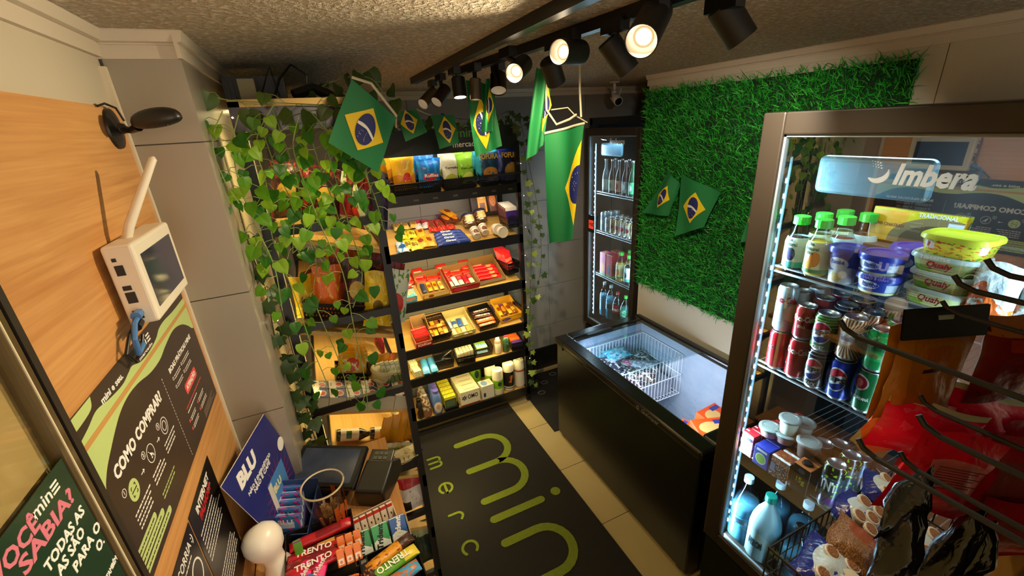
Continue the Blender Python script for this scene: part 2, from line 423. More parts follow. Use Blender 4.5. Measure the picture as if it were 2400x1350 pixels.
# ================================================================ shelving units
TILT = 17.4
def shelf_unit(name, label, M, L_, D_, Hh, lips, flat=(), lastpost=None):
    """local frame: x along the front, y into the depth, front at y=0"""
    t = empty(name, M, label, 'shelf unit')
    pz = .028
    for x in (pz/2, L_-pz/2):
        for y in (pz/2, D_-pz/2):
            G().box(x, y, 0, pz, pz, Hh).ob('post', BLACKM, t)
    for i, zf in enumerate(lips):
        fl_ = i in flat; rise = 0 if fl_ else D_*math.tan(rad(TILT))
        dd = D_-.03
        # board with steel lip, tilted towards the front
        Mx = T((0, .012, zf-.012)) @ RX(0 if fl_ else TILT)
        ln = dd/cos(rad(0 if fl_ else TILT))
        b = G().bb(pz, .006, -.016, L_-pz, ln, 0).ob('shelf_board', OAKS, t, Mx)
        G().bb(.0, -.012, -.055, L_, .004, .008).ob('shelf_lip', BLACKM, t, T((0, .012, zf-.005)))
        G().bb(pz, ln-.004, -.03, L_-pz, ln+.006, .0).ob('rear_rail', BLACKM, t, Mx)
        for x in (pz/2, L_-pz/2):
            G().bb(x-.01, pz, zf+rise-.028, x+.01, D_-pz, zf+rise).ob('side_rail', BLACKM, t)
    return t
LIPS = [.125, .475, .70, 1.04, 1.38, 1.73]
MB_ = T((.17, 2.627, 0))
MLU = T((.197, 1.505, 0)) @ RZ(90)
su1 = shelf_unit('shelving_unit', 'black steel shelving unit with tilted oak boards against the grey tiled back wall', MB_, 1.09, .36, 2.0, LIPS, flat=(0, 1))
LIPL = [.10, .38, .69, 1.04, 1.38, 1.72]
su2 = shelf_unit('shelving_unit', 'black steel shelving unit beside the counter, its near end draped with vines', MLU, 1.03, .37, 2.2, LIPL, flat=(0,))
G().bb(0, 0, 2.185, 1.03, .37, 2.205).ob('top_board', mat('golden_foil_board', '#a98a4a', .2, .6), su2)
G().bb(0, -.004, 2.12, 1.03, .004, 2.205).ob('top_rail', BLACKM, su2)
G().bb(-.004, 0, 2.12, .004, .37, 2.185).ob('top_rail', mat('brown_gloss_rail', '#3a2414', .15), su2)
# shelf frames: put(obj, F, u, v) works along the board
def FB(i): return T((0, 2.642, LIPS[i]-.004)) @ RX(0 if i < 2 else TILT)
def FL(i): return T((.182, 0, LIPL[i]-.004)) @ RZ(90) @ RX(0 if i == 0 else TILT)   # u is world y
# header sign on the back unit
hd = empty('header_sign', (0, 0, 0), 'black header sign with green lettering above the back shelves', 'sign')
G().bb(.3, 2.632, 1.955, 1.25, 2.65, 2.10).ob('sign_board', mat('dark_green_black_sign', '#16201a', .4), hd)
GP = mat('dim_green_print', '#4f9a4a', .5)
for s_, x, z, h in (('min', .90, 2.065, .055), ('mercado', .90, 2.0, .035)): txt(s_, h, GP if s_ == 'min' else WHT, hd, FR(x, 2.630, z))
G().bb(.30, 2.80, 1.78, 1.2, 2.81, 1.96).ob('rear_panel', mat('dark_grey_panel', '#4a4c50', .4), hd)
# price labels with raised lettering on the top lip
for x in (.42, .55, .67, .80, .93, 1.06, 1.18):
    txt('min', .016, mat('grey_emboss', '#5a5550', .5), su1, FR(x-.17, -.003, 1.70))
# LED profiles: warm strips behind the units and below the top board
LEDW = mat('warm_led_strip', '#ffd890', .5, em=9, ec='#ffcf70')
def led(name, x0, y0, z0, x1, y1, z1, label, m=None): return tag(G().bb(x0, y0, z0, x1, y1, z1).ob(name, m or LEDW), label, 'light strip')
led('led_strip', -.10, 1.55, 2.165, .10, 1.565, 2.172, 'short warm light strip under the top board above the hanging vines')
light('AREA', 'shelf_lamp', (-.02, 1.53, 2.155), (-.02, 1.42, 1.7), 2.0, YEL, shape='RECTANGLE', size=.18, size_y=.02)
light('AREA', 'wall_wash', (-.125, 1.56, 1.2), (-.214, 1.567, 1.2), 1.9, (1, .76, .26), shape='RECTANGLE', size=.02, size_y=1.9)
for i, z in enumerate((2.14, 1.66, 1.32, .98, .62, .34)):
    light('AREA', 'shelf_lamp', (.10, 1.95, z), (0, 1.95, z-.5), 2.3 if i else 3.0, YEL, shape='RECTANGLE', size=.03, size_y=.8)
for i, z in enumerate((2.0, 1.66, 1.31, .97, .63, .40)):
    light('AREA', 'shelf_lamp', (.72, 2.66, z), (.72, 2.85, z-.35), (1.3, 2.0, 3.2, 3.4, 2.6, 1.6)[i], YEL if i > 1 else NEUT, shape='RECTANGLE', size=.9, size_y=.02)

# ================================================================ counter
cn = empty('counter', (0, 0, 0), 'oak topped counter with open shelves below, in front of the poster wall', 'counter')
G().bb(-.349, .30, .978, .060, 1.44, 1.0).ob('counter_top', OAK, cn)
G().bb(.040, .32, .30, .058, .34, .978).ob('leg', BLACKM, cn)
G().bb(-.349, .30, .25, -.33, 1.44, .978).ob('rear_panel', BLKP, cn)
G().bb(-.33, .30, .25, .02, 1.44, .262).ob('shelf', OAK, cn)

# ================================================================ glass door drinks coolers
FRM = mat('dark_brown_door_frame', '#33291f', .4, noise=('#272019', 2, .5)); CAB = mat('black_cabinet_shell', '#0e0d0d', .35)
DGL = glass('cooler_door_glass', '#e9f1f2', 1.5, .012, 6.0)
LEDC = mat('cool_led_strip', '#dff0ff', .5, em=6, ec='#bfe4ff'); CLIN = mat('dark_cooler_lining', '#24282b', .4)
FROST = mat('frosted_lamp_housing', '#5d7f90', .3)
WIRE = mat('grey_coated_wire', '#9aa3a8', .35, .4)
def cooler(label, x0, x1, y0, y1, z0, zt, fz0, fz1, shelves, fw, led_y, logo):
    t = empty('drinks_cooler', (x0, y0, 0), label, 'cooler'); O = T((-x0, -y0, 0))
    d = .03
    def B(*a, n='wall', m=CAB): return G().bb(*a).ob(n, m, t, O)
    B(x1-d, y0, z0, x1, y1, zt, n='rear_wall', m=CLIN); B(x0+.045, y0, z0, x1, y0+d, zt, n='side_wall'); B(x0+.045, y1-d, z0, x1, y1, zt, n='side_wall')
    B(x0+.045, y0, zt-.05, x1, y1, zt, n='roof'); B(x0+.045, y0, fz0-.08, x1, y1, fz0-.05, n='interior_floor', m=CLIN)
    B(x0+.02, y0, 0.04, x1, y1, fz0-.08, n='base_cabinet')
    for i in range(7): B(x0+.014, y0+.06, .10+i*.03, x0+.02, y1-.06, .115+i*.03, n='vent_slat', m=DGREY)
    # door
    dr = G(); dr.M = O
    fr = dr
    fr.bb(x0, y0, fz0-.05, x0+.045, y0+fw, fz1+.055); fr.bb(x0, y1-fw, fz0-.05, x0+.045, y1, fz1+.055)
    fr.bb(x0, y0+fw, fz1, x0+.045, y1-fw, fz1+.055); fr.bb(x0, y0+fw, fz0-.05, x0+.045, y1-fw, fz0)
    door = bevel(fr.ob('door', FRM, t), .004)
    G().bb(x0+.014, y0+fw-.002, fz0-.002, x0+.018, y1-fw+.002, fz1+.002).ob('door_glass', DGL, door, O)
    g = G()
    for a in ((y0+fw, y0+fw+.006), (y1-fw-.006, y1-fw)): g.bb(x0+.008, a[0], fz0, x0+.022, a[1], fz1)
    g.bb(x0+.008, y0+fw, fz1-.006, x0+.022, y1-fw, fz1); g.bb(x0+.008, y0+fw, fz0, x0+.022, y1-fw, fz0+.006)
    g.ob('gasket', mat('pale_door_gasket', '#7d888c', .3), door, O)
    # LED strips at the front corners
    for yy in led_y:
        st = G().bb(x0+.05, yy-.005, fz0+.03, x0+.056, yy+.005, fz1-.06).ob('led_strip', mat('led_carrier', '#7fa0b4', .3), t, O)
        n = int((fz1-fz0)/.045); me = G().box(0, 0, -.006, .006, .009, .012).mesh('led_chip', LEDC)
        for i in range(n): link('led_chip', me, st, T((x0+.048, yy, fz0+.05+i*(fz1-fz0-.13)/n)))
    # lamp housing at the top and the lettering on the pane
    h = G().bb(x0+.075, max(y0+fw+.03, y1-fw-.30), fz1-.150, x0+.105, y1-fw-.055, fz1-.055).ob('lamp_housing', FROST, t, O); bevel(h, .02, 3)
    for zz in shelves:
        g = G(); g.M = O
        ya, yb = y0+d+.004, y1-d-.004; xa, xb = x0+.062, x1-d-.02
        g.tube([(xa, ya, zz), (xa, yb, zz)], .0035); g.tube([(xa, ya, zz-.016), (xa, yb, zz-.016)], .0035); g.tube([(xb, ya, zz), (xb, yb, zz)], .003)
        for i in range(int((yb-ya)/.022)): g.tube([(xa, ya+.01+i*.022, zz-.001), (xb, ya+.01+i*.022, zz-.001)], .0016, 4)
        g.ob('wire_shelf', WIRE, t)
    return t, door, O
big, bdoor, OB_ = cooler('large black drinks cooler with glass door beside the chest freezer', 1.134, 1.93, .16, .838, 0, 2.088, .60, 2.036, (1.667, 1.345, .992), .062, (.779, .218), 1)
bfr, fdoor, OF_ = cooler('narrow black drinks cooler in the wall recess beyond the freezer', 1.974, 2.58, 2.30, 2.935, 0, 2.11, .46, 1.985, (1.565, 1.25, .885), .045, (2.86,), 0)
FXM = lambda x, y, z: T((x, y, z)) @ RZ(-90) @ RX(90)      # writing on a face that looks to -x
LGn = NT('frosted_logo_print'); tr_ = LGn.n('ShaderNodeBsdfTranslucent'); tr_.inputs[0].default_value = (.9, .92, .92, 1); LGn.b.inputs['Base Color'].default_value = (.85, .87, .87, 1)
mx_ = LGn.n('ShaderNodeMixShader'); mx_.inputs[0].default_value = .5; LGn.l(LGn.b.outputs[0], mx_.inputs[1]); LGn.l(tr_.outputs[0], mx_.inputs[2]); LGn.l(mx_.outputs[0], LGn.o.inputs[0]); LG = LGn.mat
txt('Imbera', .043, LG, bdoor, OB_ @ FXM(1.146, .452, 1.952), bold=.05, shear=.22, wid=.135)
g = G(); g.M = OB_ @ FXM(1.1455, .548, 1.953)
for i in range(24):
    a = rad(-150+i*7.5); 
    w0 = .010*sin(pi*i/23)**.7+.001; a2 = rad(-150+(i+1)*7.5); w1 = .010*sin(pi*min(i+1, 23)/23)**.7+.001
    q = [((.020-w0)*cos(a), (.020-w0)*sin(a)), (.021*cos(a), .021*sin(a)), (.021*cos(a2), .021*sin(a2)), ((.020-w1)*cos(a2), (.020-w1)*sin(a2))]
    g.prism(q, 0, .0004)
for i in range(4):
    for j in range(3):
        rr = .0016-.0003*i; cx, cy = .004-.0055*i-.002*j, .012+.0055*j+.003*i*.4
        g.prism([(cx+rr*cos(t*pi/4), cy+rr*sin(t*pi/4)) for t in range(8)], 0, .0004)
g.ob('logo', LG, bdoor)
txt('Imbera', .038, LG, fdoor, OF_ @ FXM(1.986, 2.56, 1.945), bold=.05, shear=.22, wid=.17)
txt('19', .05, mat('lit_display', '#e8f4ff', .4, em=3, ec='#dff0ff'), bfr, OF_ @ FXM(2.035, 2.385, 1.925), bold=.04)
sg = tag(G().bb(1.970, 2.79, 1.245, 1.973, 2.875, 1.385, 0).ob('age_limit_sticker', mat('black_sticker', '#1a1210', .4)), 'small black age sticker with a red 18 square on the recess cooler frame', 'sticker')
G().bb(1.969, 2.80, 1.275, 1.9705, 2.865, 1.345).ob('red_square', mat('self_glowing_red_print', '#f0452c', .4, em=.6), sg)  # sticker print given a weak glow of its own
txt('+18', .03, BLK, sg, FXM(1.9685, 2.832, 1.31), bold=.04, wid=.05)
# light inside
for yy, pw in ((.765, 3.0), (.225, 2.2)):
    light('AREA', 'cooler_light', (1.158, yy, 1.27), (1.30, .5, 1.27), pw*4.4, COOL, shape='RECTANGLE', size=.014, size_y=1.36)
light('AREA', 'cooler_light', (1.27, .5, 2.02), (1.35, .5, 1.6), 2.0, COOL, shape='RECTANGLE', size=.5, size_y=.03)
light('AREA', 'cooler_light', (2.03, 2.37, 1.25), (2.25, 2.9, 1.25), 6, COOL, shape='RECTANGLE', size=.03, size_y=1.3)
light('AREA', 'cooler_light', (2.0, 2.87, 1.22), (2.2, 2.4, 1.22), 9, COOL, shape='RECTANGLE', size=.014, size_y=1.4)
light('AREA', 'cooler_light', (2.03, 2.55, 1.96), (2.25, 2.6, 1.5), 2, COOL, shape='RECTANGLE', size=.4, size_y=.03)

# ================================================================ chest freezer
fz = empty('chest_freezer', (1.585, 1.59, 0), 'long black chest freezer with sliding glass lids below the grass wall', 'freezer'); O = T((-1.585, -1.59, 0))
X0, X1, Y0, Y1, ZT = 1.24, 1.945, .97, 2.185, .785
FIN = mat('frosted_white_lining', '#aebccb', .6, noise=('#7f93ab', 7, 1.0), bump=(25, .5, .01))
FB_ = mat('black_freezer_shell', '#100d0a', .28); FR_ = mat('black_freezer_rim', '#1c1814', .22)
i0, i1, j0, j1 = 1.335, 1.895, 1.06, 2.10
bevel(G().bb(X0+.01, Y0+.01, .03, i0, Y1-.01, ZT-.03).ob('front_panel', FB_, fz, O), .012)
for nm, a in (('rear_panel', (i1, Y0+.01, .03, X1, Y1-.01, ZT-.03)), ('end_panel', (i0, Y0+.01, .03, i1, j0, ZT-.03)), ('end_panel', (i0, j1, .03, i1, Y1-.01, ZT-.03))):
    G().bb(*a).ob(nm, FB_, fz, O)
G().bb(i0, j0, .16, i1, j1, .18).ob('interior_floor', FIN, fz, O)
for a in ((i0, j0, .18, i0+.006, j1, ZT-.03), (i1-.006, j0, .18, i1, j1, ZT-.03), (i0, j0, .18, i1, j0+.006, ZT-.03), (i0, j1-.006, .18, i1, j1, ZT-.03)):
    G().bb(*a).ob('interior_wall', FIN, fz, O)
for a in ((X0, Y0, ZT-.05, i0, Y1, ZT), (i1, Y0, ZT-.05, X1, Y1, ZT), (i0, Y0, ZT-.05, i1, j0, ZT), (i0, j1, ZT-.05, i1, Y1, ZT)):
    bevel(G().bb(*a).ob('rim', FR_, fz, O), .014, 3)
G().bb(X0-.001, Y1-.10, ZT-.06, i0, Y1-.096, ZT+.001).ob('rim_joint', BLKP, fz, O)
LID = glass('lid_glass', '#eef4f6', 1.5, .03, 1.4)
for a, b, z in ((1.575, 2.095, ZT-.012), (1.60, 2.09, ZT-.024)):
    ld = G().bb(i0+.004, a, z, i1-.004, b, z+.005).ob('lid', LID, fz, O)
    G().bb(i0+.004, a-.008, z-.002, i1-.004, a+.006, z+.008).ob('lid_edge', mat('clear_lid_edge', '#b9c4b6', .15, trans=.4), ld, O)
bevel(G().bb(1.42, 2.055, ZT-.005, 1.62, 2.09, ZT+.014).ob('lid_handle', BLKP, fz, O), .006)
txt('Gelopar', .020, mat('silver_badge', '#b0aca4', .3, .8), fz, O @ FXM(X0-.0012, 1.28, ZT-.026), wid=.12)
g = G(); g.M = O @ FXM(X0-.0012, 1.365, ZT-.026)
for t in range(14):
    a, b = rad(t*24), rad(t*24+24); g.prism([(.006*cos(a), .006*sin(a)), (.010*cos(a), .010*sin(a)), (.010*cos(b), .010*sin(b)), (.006*cos(b), .006*sin(b))], 0, .001)
g.ob('badge', mat('silver_badge', '#b0aca4'), fz)
for x, y in ((1.28, 1.04), (1.28, 2.12), (1.9, 1.04), (1.9, 2.12)):
    g = G(); g.M = O @ T((x, y, .02)) @ RX(90); g.lathe([(0, -.012), (.02, -.012), (.02, .012), (0, .012)], 12); g.ob('caster', BLKP, fz)
light('AREA', 'freezer_light', (1.36, 1.58, .735), (1.75, 1.58, .45), 7, (.72, .84, 1), shape='RECTANGLE', size=.9, size_y=.02)
# white wire basket hanging inside
bk = empty('freezer_basket', (0, 0, 0), 'white wire basket hanging inside the chest freezer under the closed lid', 'basket')
WW = mat('white_coated_wire', '#dfe8f2', .4)
g = G(); xa, xb, ya, yb, za, zb_ = 1.36, 1.88, 1.70, 2.06, .42, .70
for z in (za, (za+zb_)/2, zb_):
    g.tube([(xa, ya, z), (xb, ya, z), (xb, yb, z), (xa, yb, z), (xa, ya, z)], .0035, 5)
g.ob('wire_frame', WW, bk)
g = G()
for i in range(21):
    x = xa+(xb-xa)*i/20; g.tube([(x, ya, zb_), (x, ya, za), (x, yb, za), (x, yb, zb_)], .002, 4)
for i in range(1, 12):
    y = ya+(yb-ya)*i/12; g.tube([(xa, y, zb_), (xa, y, za), (xb, y, za), (xb, y, zb_)], .002, 4)
g.ob('wire_mesh', WW, bk)
# ================================================================ ceiling track lights
tr1 = tag(G().bb(.515, -.3, 2.303, .545, 2.235, 2.33).ob('light_track', BLACKM), 'long black ceiling track reaching the back shelves', 'light track')
g = G(); L2 = V((.727-.646, .753-1.913, 0)).normalized(); a0 = V((.646, 1.913, 0)); pn = V((-L2.y, L2.x, 0))*.014
e0 = a0; e1 = a0+L2*2.0
g.prism([tuple((e0+pn).xy), tuple((e0-pn).xy), tuple((e1-pn).xy), tuple((e1+pn).xy)], 2.303, 2.33)
tr2 = tag(g.ob('light_track', BLACKM), 'second black ceiling track, slightly askew, nearer the grass wall', 'light track')
REF = mat('lamp_reflector', '#b8a890', .25, em=.25, ec='#ffe2b8'); BULB = mat('lit_bulb', '#fff4dc', .3, em=14, ec='#ffedc8'); OFFB = mat('unlit_lens', '#d8cfc0', .3, em=.08, ec='#ffeecf')
SPB = mat('matt_black_lamp', '#171614', .5, bump=(200, .05)); BRZ = mat('bronze_lamp', '#6e6453', .3, .7); BRN = mat('brown_lamp', '#2e1f18', .45)
def spot(bc, fc, top, r_, label, body=SPB, lit=True, power=0, L_=None, col=WARM, size=1.2, aim=None):
    bc, fc, top = V(bc), V(fc), V(top); d = (fc-bc); L_ = L_ or d.length; d.normalize()
    t = empty('track_spotlight', T(top), label, 'spotlight', None); O = T(-top)
    q = d.to_track_quat('Z', 'Y').to_matrix().to_4x4()
    M = O @ T(bc) @ q
    g = G(); g.M = M
    g.lathe([(0, 0), (r_*.86, 0), (r_, r_*.14), (r_, L_), (r_*.93, L_), (r_*.93, L_-.012)], 28)
    smooth_by(g.ob('lamp_head', body, t), 35)
    g = G(); g.M = M; g.lathe([(r_*.93, L_-.004), (r_*.62, L_-.02), (0, L_-.022)], 24); smooth_by(g.ob('reflector', REF if lit else OFFB, t))
    if lit:
        g = G(); g.M = M; g.lathe([(r_*.45, L_-.0195), (r_*.25, L_-.016), (0, L_-.015)], 20); g.ob('bulb', BULB, t)
    g = G(); g.M = O; g.tube([top, (top.x, top.y, top.z-.02), tuple(bc + d*L_*.35 + V((0, 0, .3*r_)))], .008, 8); g.ob('stem', BLACKM, t)
    G().box(top.x, top.y, 2.285, .026, .075, .026).ob('track_adapter', BLACKM, t, O)
    if power:
        a = V(aim) if aim else fc+d
        light('SPOT', 'spot_beam', tuple(fc-d*.008), tuple(a), power, col, spot_size=size, spot_blend=1.0, shadow_soft_size=.008)
    return t
spot((.688, 1.045, 2.262), (.597, 1.0, 2.255), (.655, 1.05, 2.303), .029, 'lit black track lamp aimed at the oak wall panel, second along the near track', power=34, size=2.0, aim=(-.35, .75, 1.75))
spot((.648, 1.29, 2.268), (.58, 1.22, 2.234), (.60, 1.30, 2.303), .027, 'lit black track lamp tilted down towards the counter', power=16, size=1.6, aim=(-.15, 1.1, 1.1))
spot((.682, .765, 2.292), (.582, .69, 2.225), (.66, .76, 2.31), .030, 'large lit black track lamp pointing down, closest to the camera', power=30, size=1.9, aim=(-.2, .2, 1.0))
spot((.700, .95, 2.275), (.750, .93, 2.205), (.705, .93, 2.303), .028, 'unlit black track lamp turned away beside the large lit lamp', lit=False)
spot((.808, .725, 2.30), (.85, .70, 2.235), (.80, .71, 2.312), .030, 'black track lamp aimed at the cooler door, set apart from the others', lit=True, power=16, size=1.7, aim=(1.25, .55, 1.2))
spot((.600, 2.15, 2.262), (.525, 2.09, 2.205), (.60, 2.16, 2.303), .026, 'bronze track lamp at the far end of the track', body=BRZ, lit=False, power=6, aim=(.1, 1.9, 1.7))
spot((.590, 1.92, 2.256), (.530, 1.88, 2.200), (.57, 1.92, 2.303), .025, 'brown track lamp next to the bronze one', body=BRN, lit=False)
spot((.573, 1.70, 2.275), (.573, 1.69, 2.205), (.56, 1.70, 2.303), .026, 'straight-down black track lamp above the middle flag', lit=False, power=48, aim=(.75, 2.7, 1.4), size=2.0)
spot((.612, 1.62, 2.262), (.606, 1.615, 2.19), (.615, 1.63, 2.303), .021, 'bronze lit lamp shining straight down on a folded flag', body=BRZ, power=5, aim=(.62, 1.64, 1.8), size=1.4)
spot((.695, 1.60, 2.272), (.680, 1.57, 2.215), (.70, 1.61, 2.303), .030, 'glossy black lamp partly covered by the folded flag', body=mat('glossy_black_lamp', '#0e0d0c', .12), lit=False)
spot((.665, 1.17, 2.262), (.700, 1.19, 2.205), (.68, 1.16, 2.303), .028, 'black lamp aimed at the freezer behind the hanging apron flag', lit=True, power=20, aim=(1.2, 2.3, 1.2), size=1.7)
light('SPOT', 'grass_beam', (.86, .70, 2.225), (1.95, 1.6, 1.3), 48, (1, .95, .8), spot_size=1.5, spot_blend=.7, shadow_soft_size=.02)

# ================================================================ artificial grass wall
import numpy as np
gr = empty('grass_wall_panel', (1.985, 1.55, 1.6), 'bright green artificial grass panel covering the wall above the freezer', 'wall greenery')
O = T((-1.985, -1.55, -1.6))
G().bb(1.972, .905, 1.0, 1.984, 2.245, 2.235).ob('backing_mat', mat('dark_green_backing', '#0c2c0c', .9), gr, O)
rs = np.random.RandomState(3); N = 26000
by = rs.uniform(.895, 2.262, N); bz = rs.uniform(.985, 2.245, N)
g3 = []
def blades(n0, n1, mt_, name):
    n = n1-n0; y, z = by[n0:n1], bz[n0:n1]
    L_ = rs.uniform(.022, .058, n); th = rs.normal(.35, 1.05, n)      # comb direction in the wall plane, mostly up and towards the camera
    out = rs.uniform(.25, .95, n); wd = rs.uniform(.0012, .0026, n)
    dy, dz = -np.sin(th), np.cos(th)
    s = np.sqrt(1-out**2*.8)
    P0 = np.stack([np.full(n, 1.972), y, z], 1)
    D = np.stack([-out, dy*s, dz*s], 1); D /= np.linalg.norm(D, axis=1)[:, None]
    S = np.cross(D, rs.normal(0, 1, (n, 3))); S /= np.linalg.norm(S, axis=1)[:, None]
    P1 = P0+D*L_[:, None]*.55
    D2 = D+np.stack([-out*.1, rs.normal(0, .4, n), rs.normal(-.25, .35, n)], 1); P2 = P1+D2*L_[:, None]*.45
    W1 = S*wd[:, None]
    v = np.concatenate([P0-W1, P0+W1, P1-W1*.8, P1+W1*.8, P2], 0)
    i = np.arange(n)
    q = np.stack([i, i+n, i+3*n, i+2*n], 1).tolist(); t_ = np.stack([i+2*n, i+3*n, i+4*n], 1).tolist()
    me = bpy.data.meshes.new(name); me.from_pydata(v.tolist(), [], q+t_); me.materials.append(mt_); me.update()
    o = link(name, me, gr, O); o['kind'] = 'stuff'
blades(0, 14000, mat('grass_mid_green', '#27a52e', .55), 'grass_blades')
blades(14000, 21000, mat('grass_dark_green', '#15701e', .6), 'grass_blades')
blades(21000, N, mat('grass_light_green', '#4cc834', .5), 'grass_blades')
# ================================================================ foliage
def leafmesh(name, m, n=7, ivy=False):
    g = G()
    if ivy:
        pts = [(0, 0), (.30, -.10), (.62, -.02), (.44, .28), (.70, .60), (.34, .58), (0, 1.05), (-.34, .58), (-.70, .60), (-.44, .28), (-.62, -.02), (-.30, -.10)]
        c = g.pt((0, .35, .04)); ids = [g.pt((x, y, -.10*abs(x))) for x, y in pts]
        for i in range(len(ids)): g.face((c, ids[i], ids[(i+1) % len(ids)]))
    else:
        ys = [0, .08, .25, .45, .65, .82, 1.0]; ws = [.0, .36, .47, .44, .32, .17, 0]
        for sgn in (-1, 1):
            prev = None
            for j, (y, w_) in enumerate(zip(ys, ws)):
                mid = (0, y, -.10*(y**2)); e = (sgn*w_, y-.09*(1 if j in (1, 2) else 0), .12*w_-.16*(y**2)); h_ = (sgn*w_*.5, y, .11*w_-.12*(y**2))
                cur = (g.pt(mid), g.pt(h_), g.pt(e))
                if prev:
                    for a in (0, 1):
                        q = (prev[a], prev[a+1], cur[a+1], cur[a]); g.face(q if sgn > 0 else q[::-1])
                prev = cur
    me = g.mesh(name, m); me.polygons.foreach_set('use_smooth', [True]*len(g.f))
    return me
def leafmat(name, c, c2, tl=.35):
    k = NT(name); tc = k.n('ShaderNodeTexCoord'); nz = k.n('ShaderNodeTexNoise'); nz.inputs['Scale'].default_value = 2.5
    k.l(tc.outputs['Object'], nz.inputs['Vector']); cc = k.mix(nz.outputs[0], srgb(c), srgb(c2)); k.l(cc, k.b.inputs['Base Color']); k.b.inputs['Roughness'].default_value = .4
    tr = k.n('ShaderNodeBsdfTranslucent'); k.l(cc, tr.inputs[0]); mx = k.n('ShaderNodeMixShader'); mx.inputs[0].default_value = tl
    k.l(k.b.outputs[0], mx.inputs[1]); k.l(tr.outputs[0], mx.inputs[2]); k.l(mx.outputs[0], k.o.inputs[0])
    return k.mat
POT = [leafmesh('leaf', leafmat('pothos_%s' % i, a, b, .5)) for i, (a, b) in enumerate((('#5a9a1e', '#7cb82c'), ('#2f6a1c', '#478a28'), ('#8cc02c', '#a8d43c')))]
IVM = leafmat('ivy_green', '#2c4420', '#4a6830', .15); IVY = [leafmesh('leaf', IVM, ivy=True)]
IVL = [leafmesh('leaf', leafmat('ivy_pale', '#7d9a3c', '#a9bd58', .25), ivy=True)]
VST = mat('pale_green_stem', '#8fa35a', .6); IST = mat('dark_ivy_stem', '#3a3a22', .6)
def curve_pts(P, n):
    P = [V(p) for p in P]; out = []
    for i in range(len(P)-1):
        p0, p1, p2, p3 = P[max(i-1, 0)], P[i], P[i+1], P[min(i+2, len(P)-1)]
        for j in range(n):
            t = j/n; out.append(.5*((2*p1)+(p2-p0)*t+(2*p0-5*p1+4*p2-p3)*t*t+(3*p1-p0-3*p2+p3)*t**3))
    return out+[P[-1]]
def vine(P, label, leaves, size, stem, step=.05, r_=.0016, face=(0, -1, 0), cat='vine', spread=.05, name='hanging_vine', jit=.9, group=None):
    P = [V(p) for p in P]; base = P[0]; t = empty(name, T(base), label, cat, group); O = T(-base)
    cp = curve_pts(P, 5); g = G(); g.M = O; g.tube(cp, r_, 5)
    acc = 0; side = 1; fc = V(face)
    for a, b in zip(cp[:-1], cp[1:]):
        acc += (b-a).length
        while acc > step*(1 if name != 'hanging_vine' or b.z > 1.72 or step > .04 else 1.75):
            acc = max(0, acc-step*(1 if name != 'hanging_vine' or b.z > 1.72 or step > .04 else 1.75)); side = -side
            s_ = size*R.uniform(.65, 1.15)
            off = V((side*R.uniform(.25, 1), R.uniform(-.8, .3), R.uniform(-.6, .5)))*spread
            p = b+off
            g.tube([b, b+off*.5+V((0, 0, .008)), p], r_*.6, 4)
            # leaf frame: y along blade (hanging), z towards the viewer side
            z = (fc+V((R.uniform(-jit, jit), R.uniform(-.4, .4)*jit, R.uniform(-.1, .8)*jit))).normalized()
            y = V((side*R.uniform(-.1, .7), R.uniform(-.3, .3), -R.uniform(.5, 1))); y = (y-z*y.dot(z)).normalized(); x = y.cross(z)
            M = MX.Identity(4)
            for i, c in enumerate((x, y, z)):
                for j in range(3): M[j][i] = c[j]*s_
            M.translation = p
            link('leaf', R.choice(leaves), t, O @ M)
    g.ob('stem', stem, t)
    return t
VS = [[(-.05, 1.42, 2.19), (-.12, 1.42, 2.09), (-.12, 1.42, 1.98), (-.14, 1.42, 1.82), (-.12, 1.42, 1.64), (-.11, 1.42, 1.47), (-.09, 1.42, 1.3)],
 [(-.14, 1.38, 2.16), (-.17, 1.38, 2.09), (-.18, 1.38, 1.99), (-.17, 1.38, 1.88), (-.15, 1.38, 1.75), (-.16, 1.38, 1.61)],
 [(0, 1.4, 2.15), (-.03, 1.4, 2.07), (-.02, 1.4, 1.96), (0, 1.4, 1.83), (.03, 1.4, 1.69), (.03, 1.4, 1.51), (.03, 1.4, 1.30), (.02, 1.4, 1.16)],
 [(.07, 1.44, 2.14), (.06, 1.44, 2.05), (.07, 1.44, 1.93), (.08, 1.44, 1.81), (.09, 1.44, 1.66), (.04, 1.44, 1.55)],
 [(.13, 1.42, 2.11), (.15, 1.42, 1.99), (.17, 1.42, 1.9), (.18, 1.42, 1.8)],
 [(-.17, 1.36, 2.17), (-.21, 1.36, 2.1), (-.21, 1.36, 2.01), (-.19, 1.36, 1.94)],
 [(-.06, 1.45, 2.17), (-.05, 1.45, 2.08), (-.04, 1.45, 1.98), (-.05, 1.45, 1.85), (-.04, 1.45, 1.72), (-.07, 1.45, 1.6), (-.04, 1.44, 1.38), (-.03, 1.44, 1.2)],
 [(.03, 1.43, 2.17), (.1, 1.43, 2.07), (.15, 1.43, 2.02), (.16, 1.43, 1.92)],
 [(-.10, 1.46, 2.14), (-.09, 1.46, 2.02), (-.07, 1.46, 1.9), (-.10, 1.46, 1.76)],
 [(.02, 1.46, 2.14), (.03, 1.46, 2.0), (.05, 1.46, 1.88), (.06, 1.46, 1.7)]]
VL = ['longest pothos vine hanging down the shelving end beside its left post', 'pothos vine trailing over the edge of the tiled column', 'pothos vine ending in front of the tub of instant noodles', 'pothos vine crossing the crisp packets on the third shelf', 'short pothos vine beside the large flag', 'outermost pothos vine, spreading onto the tiled column',
      'pothos vine hanging through the middle of the shelving end', 'pothos vine curving behind the large flag', 'dense bright pothos vine under the warm light strip', 'bright pothos vine beside the middle strand']
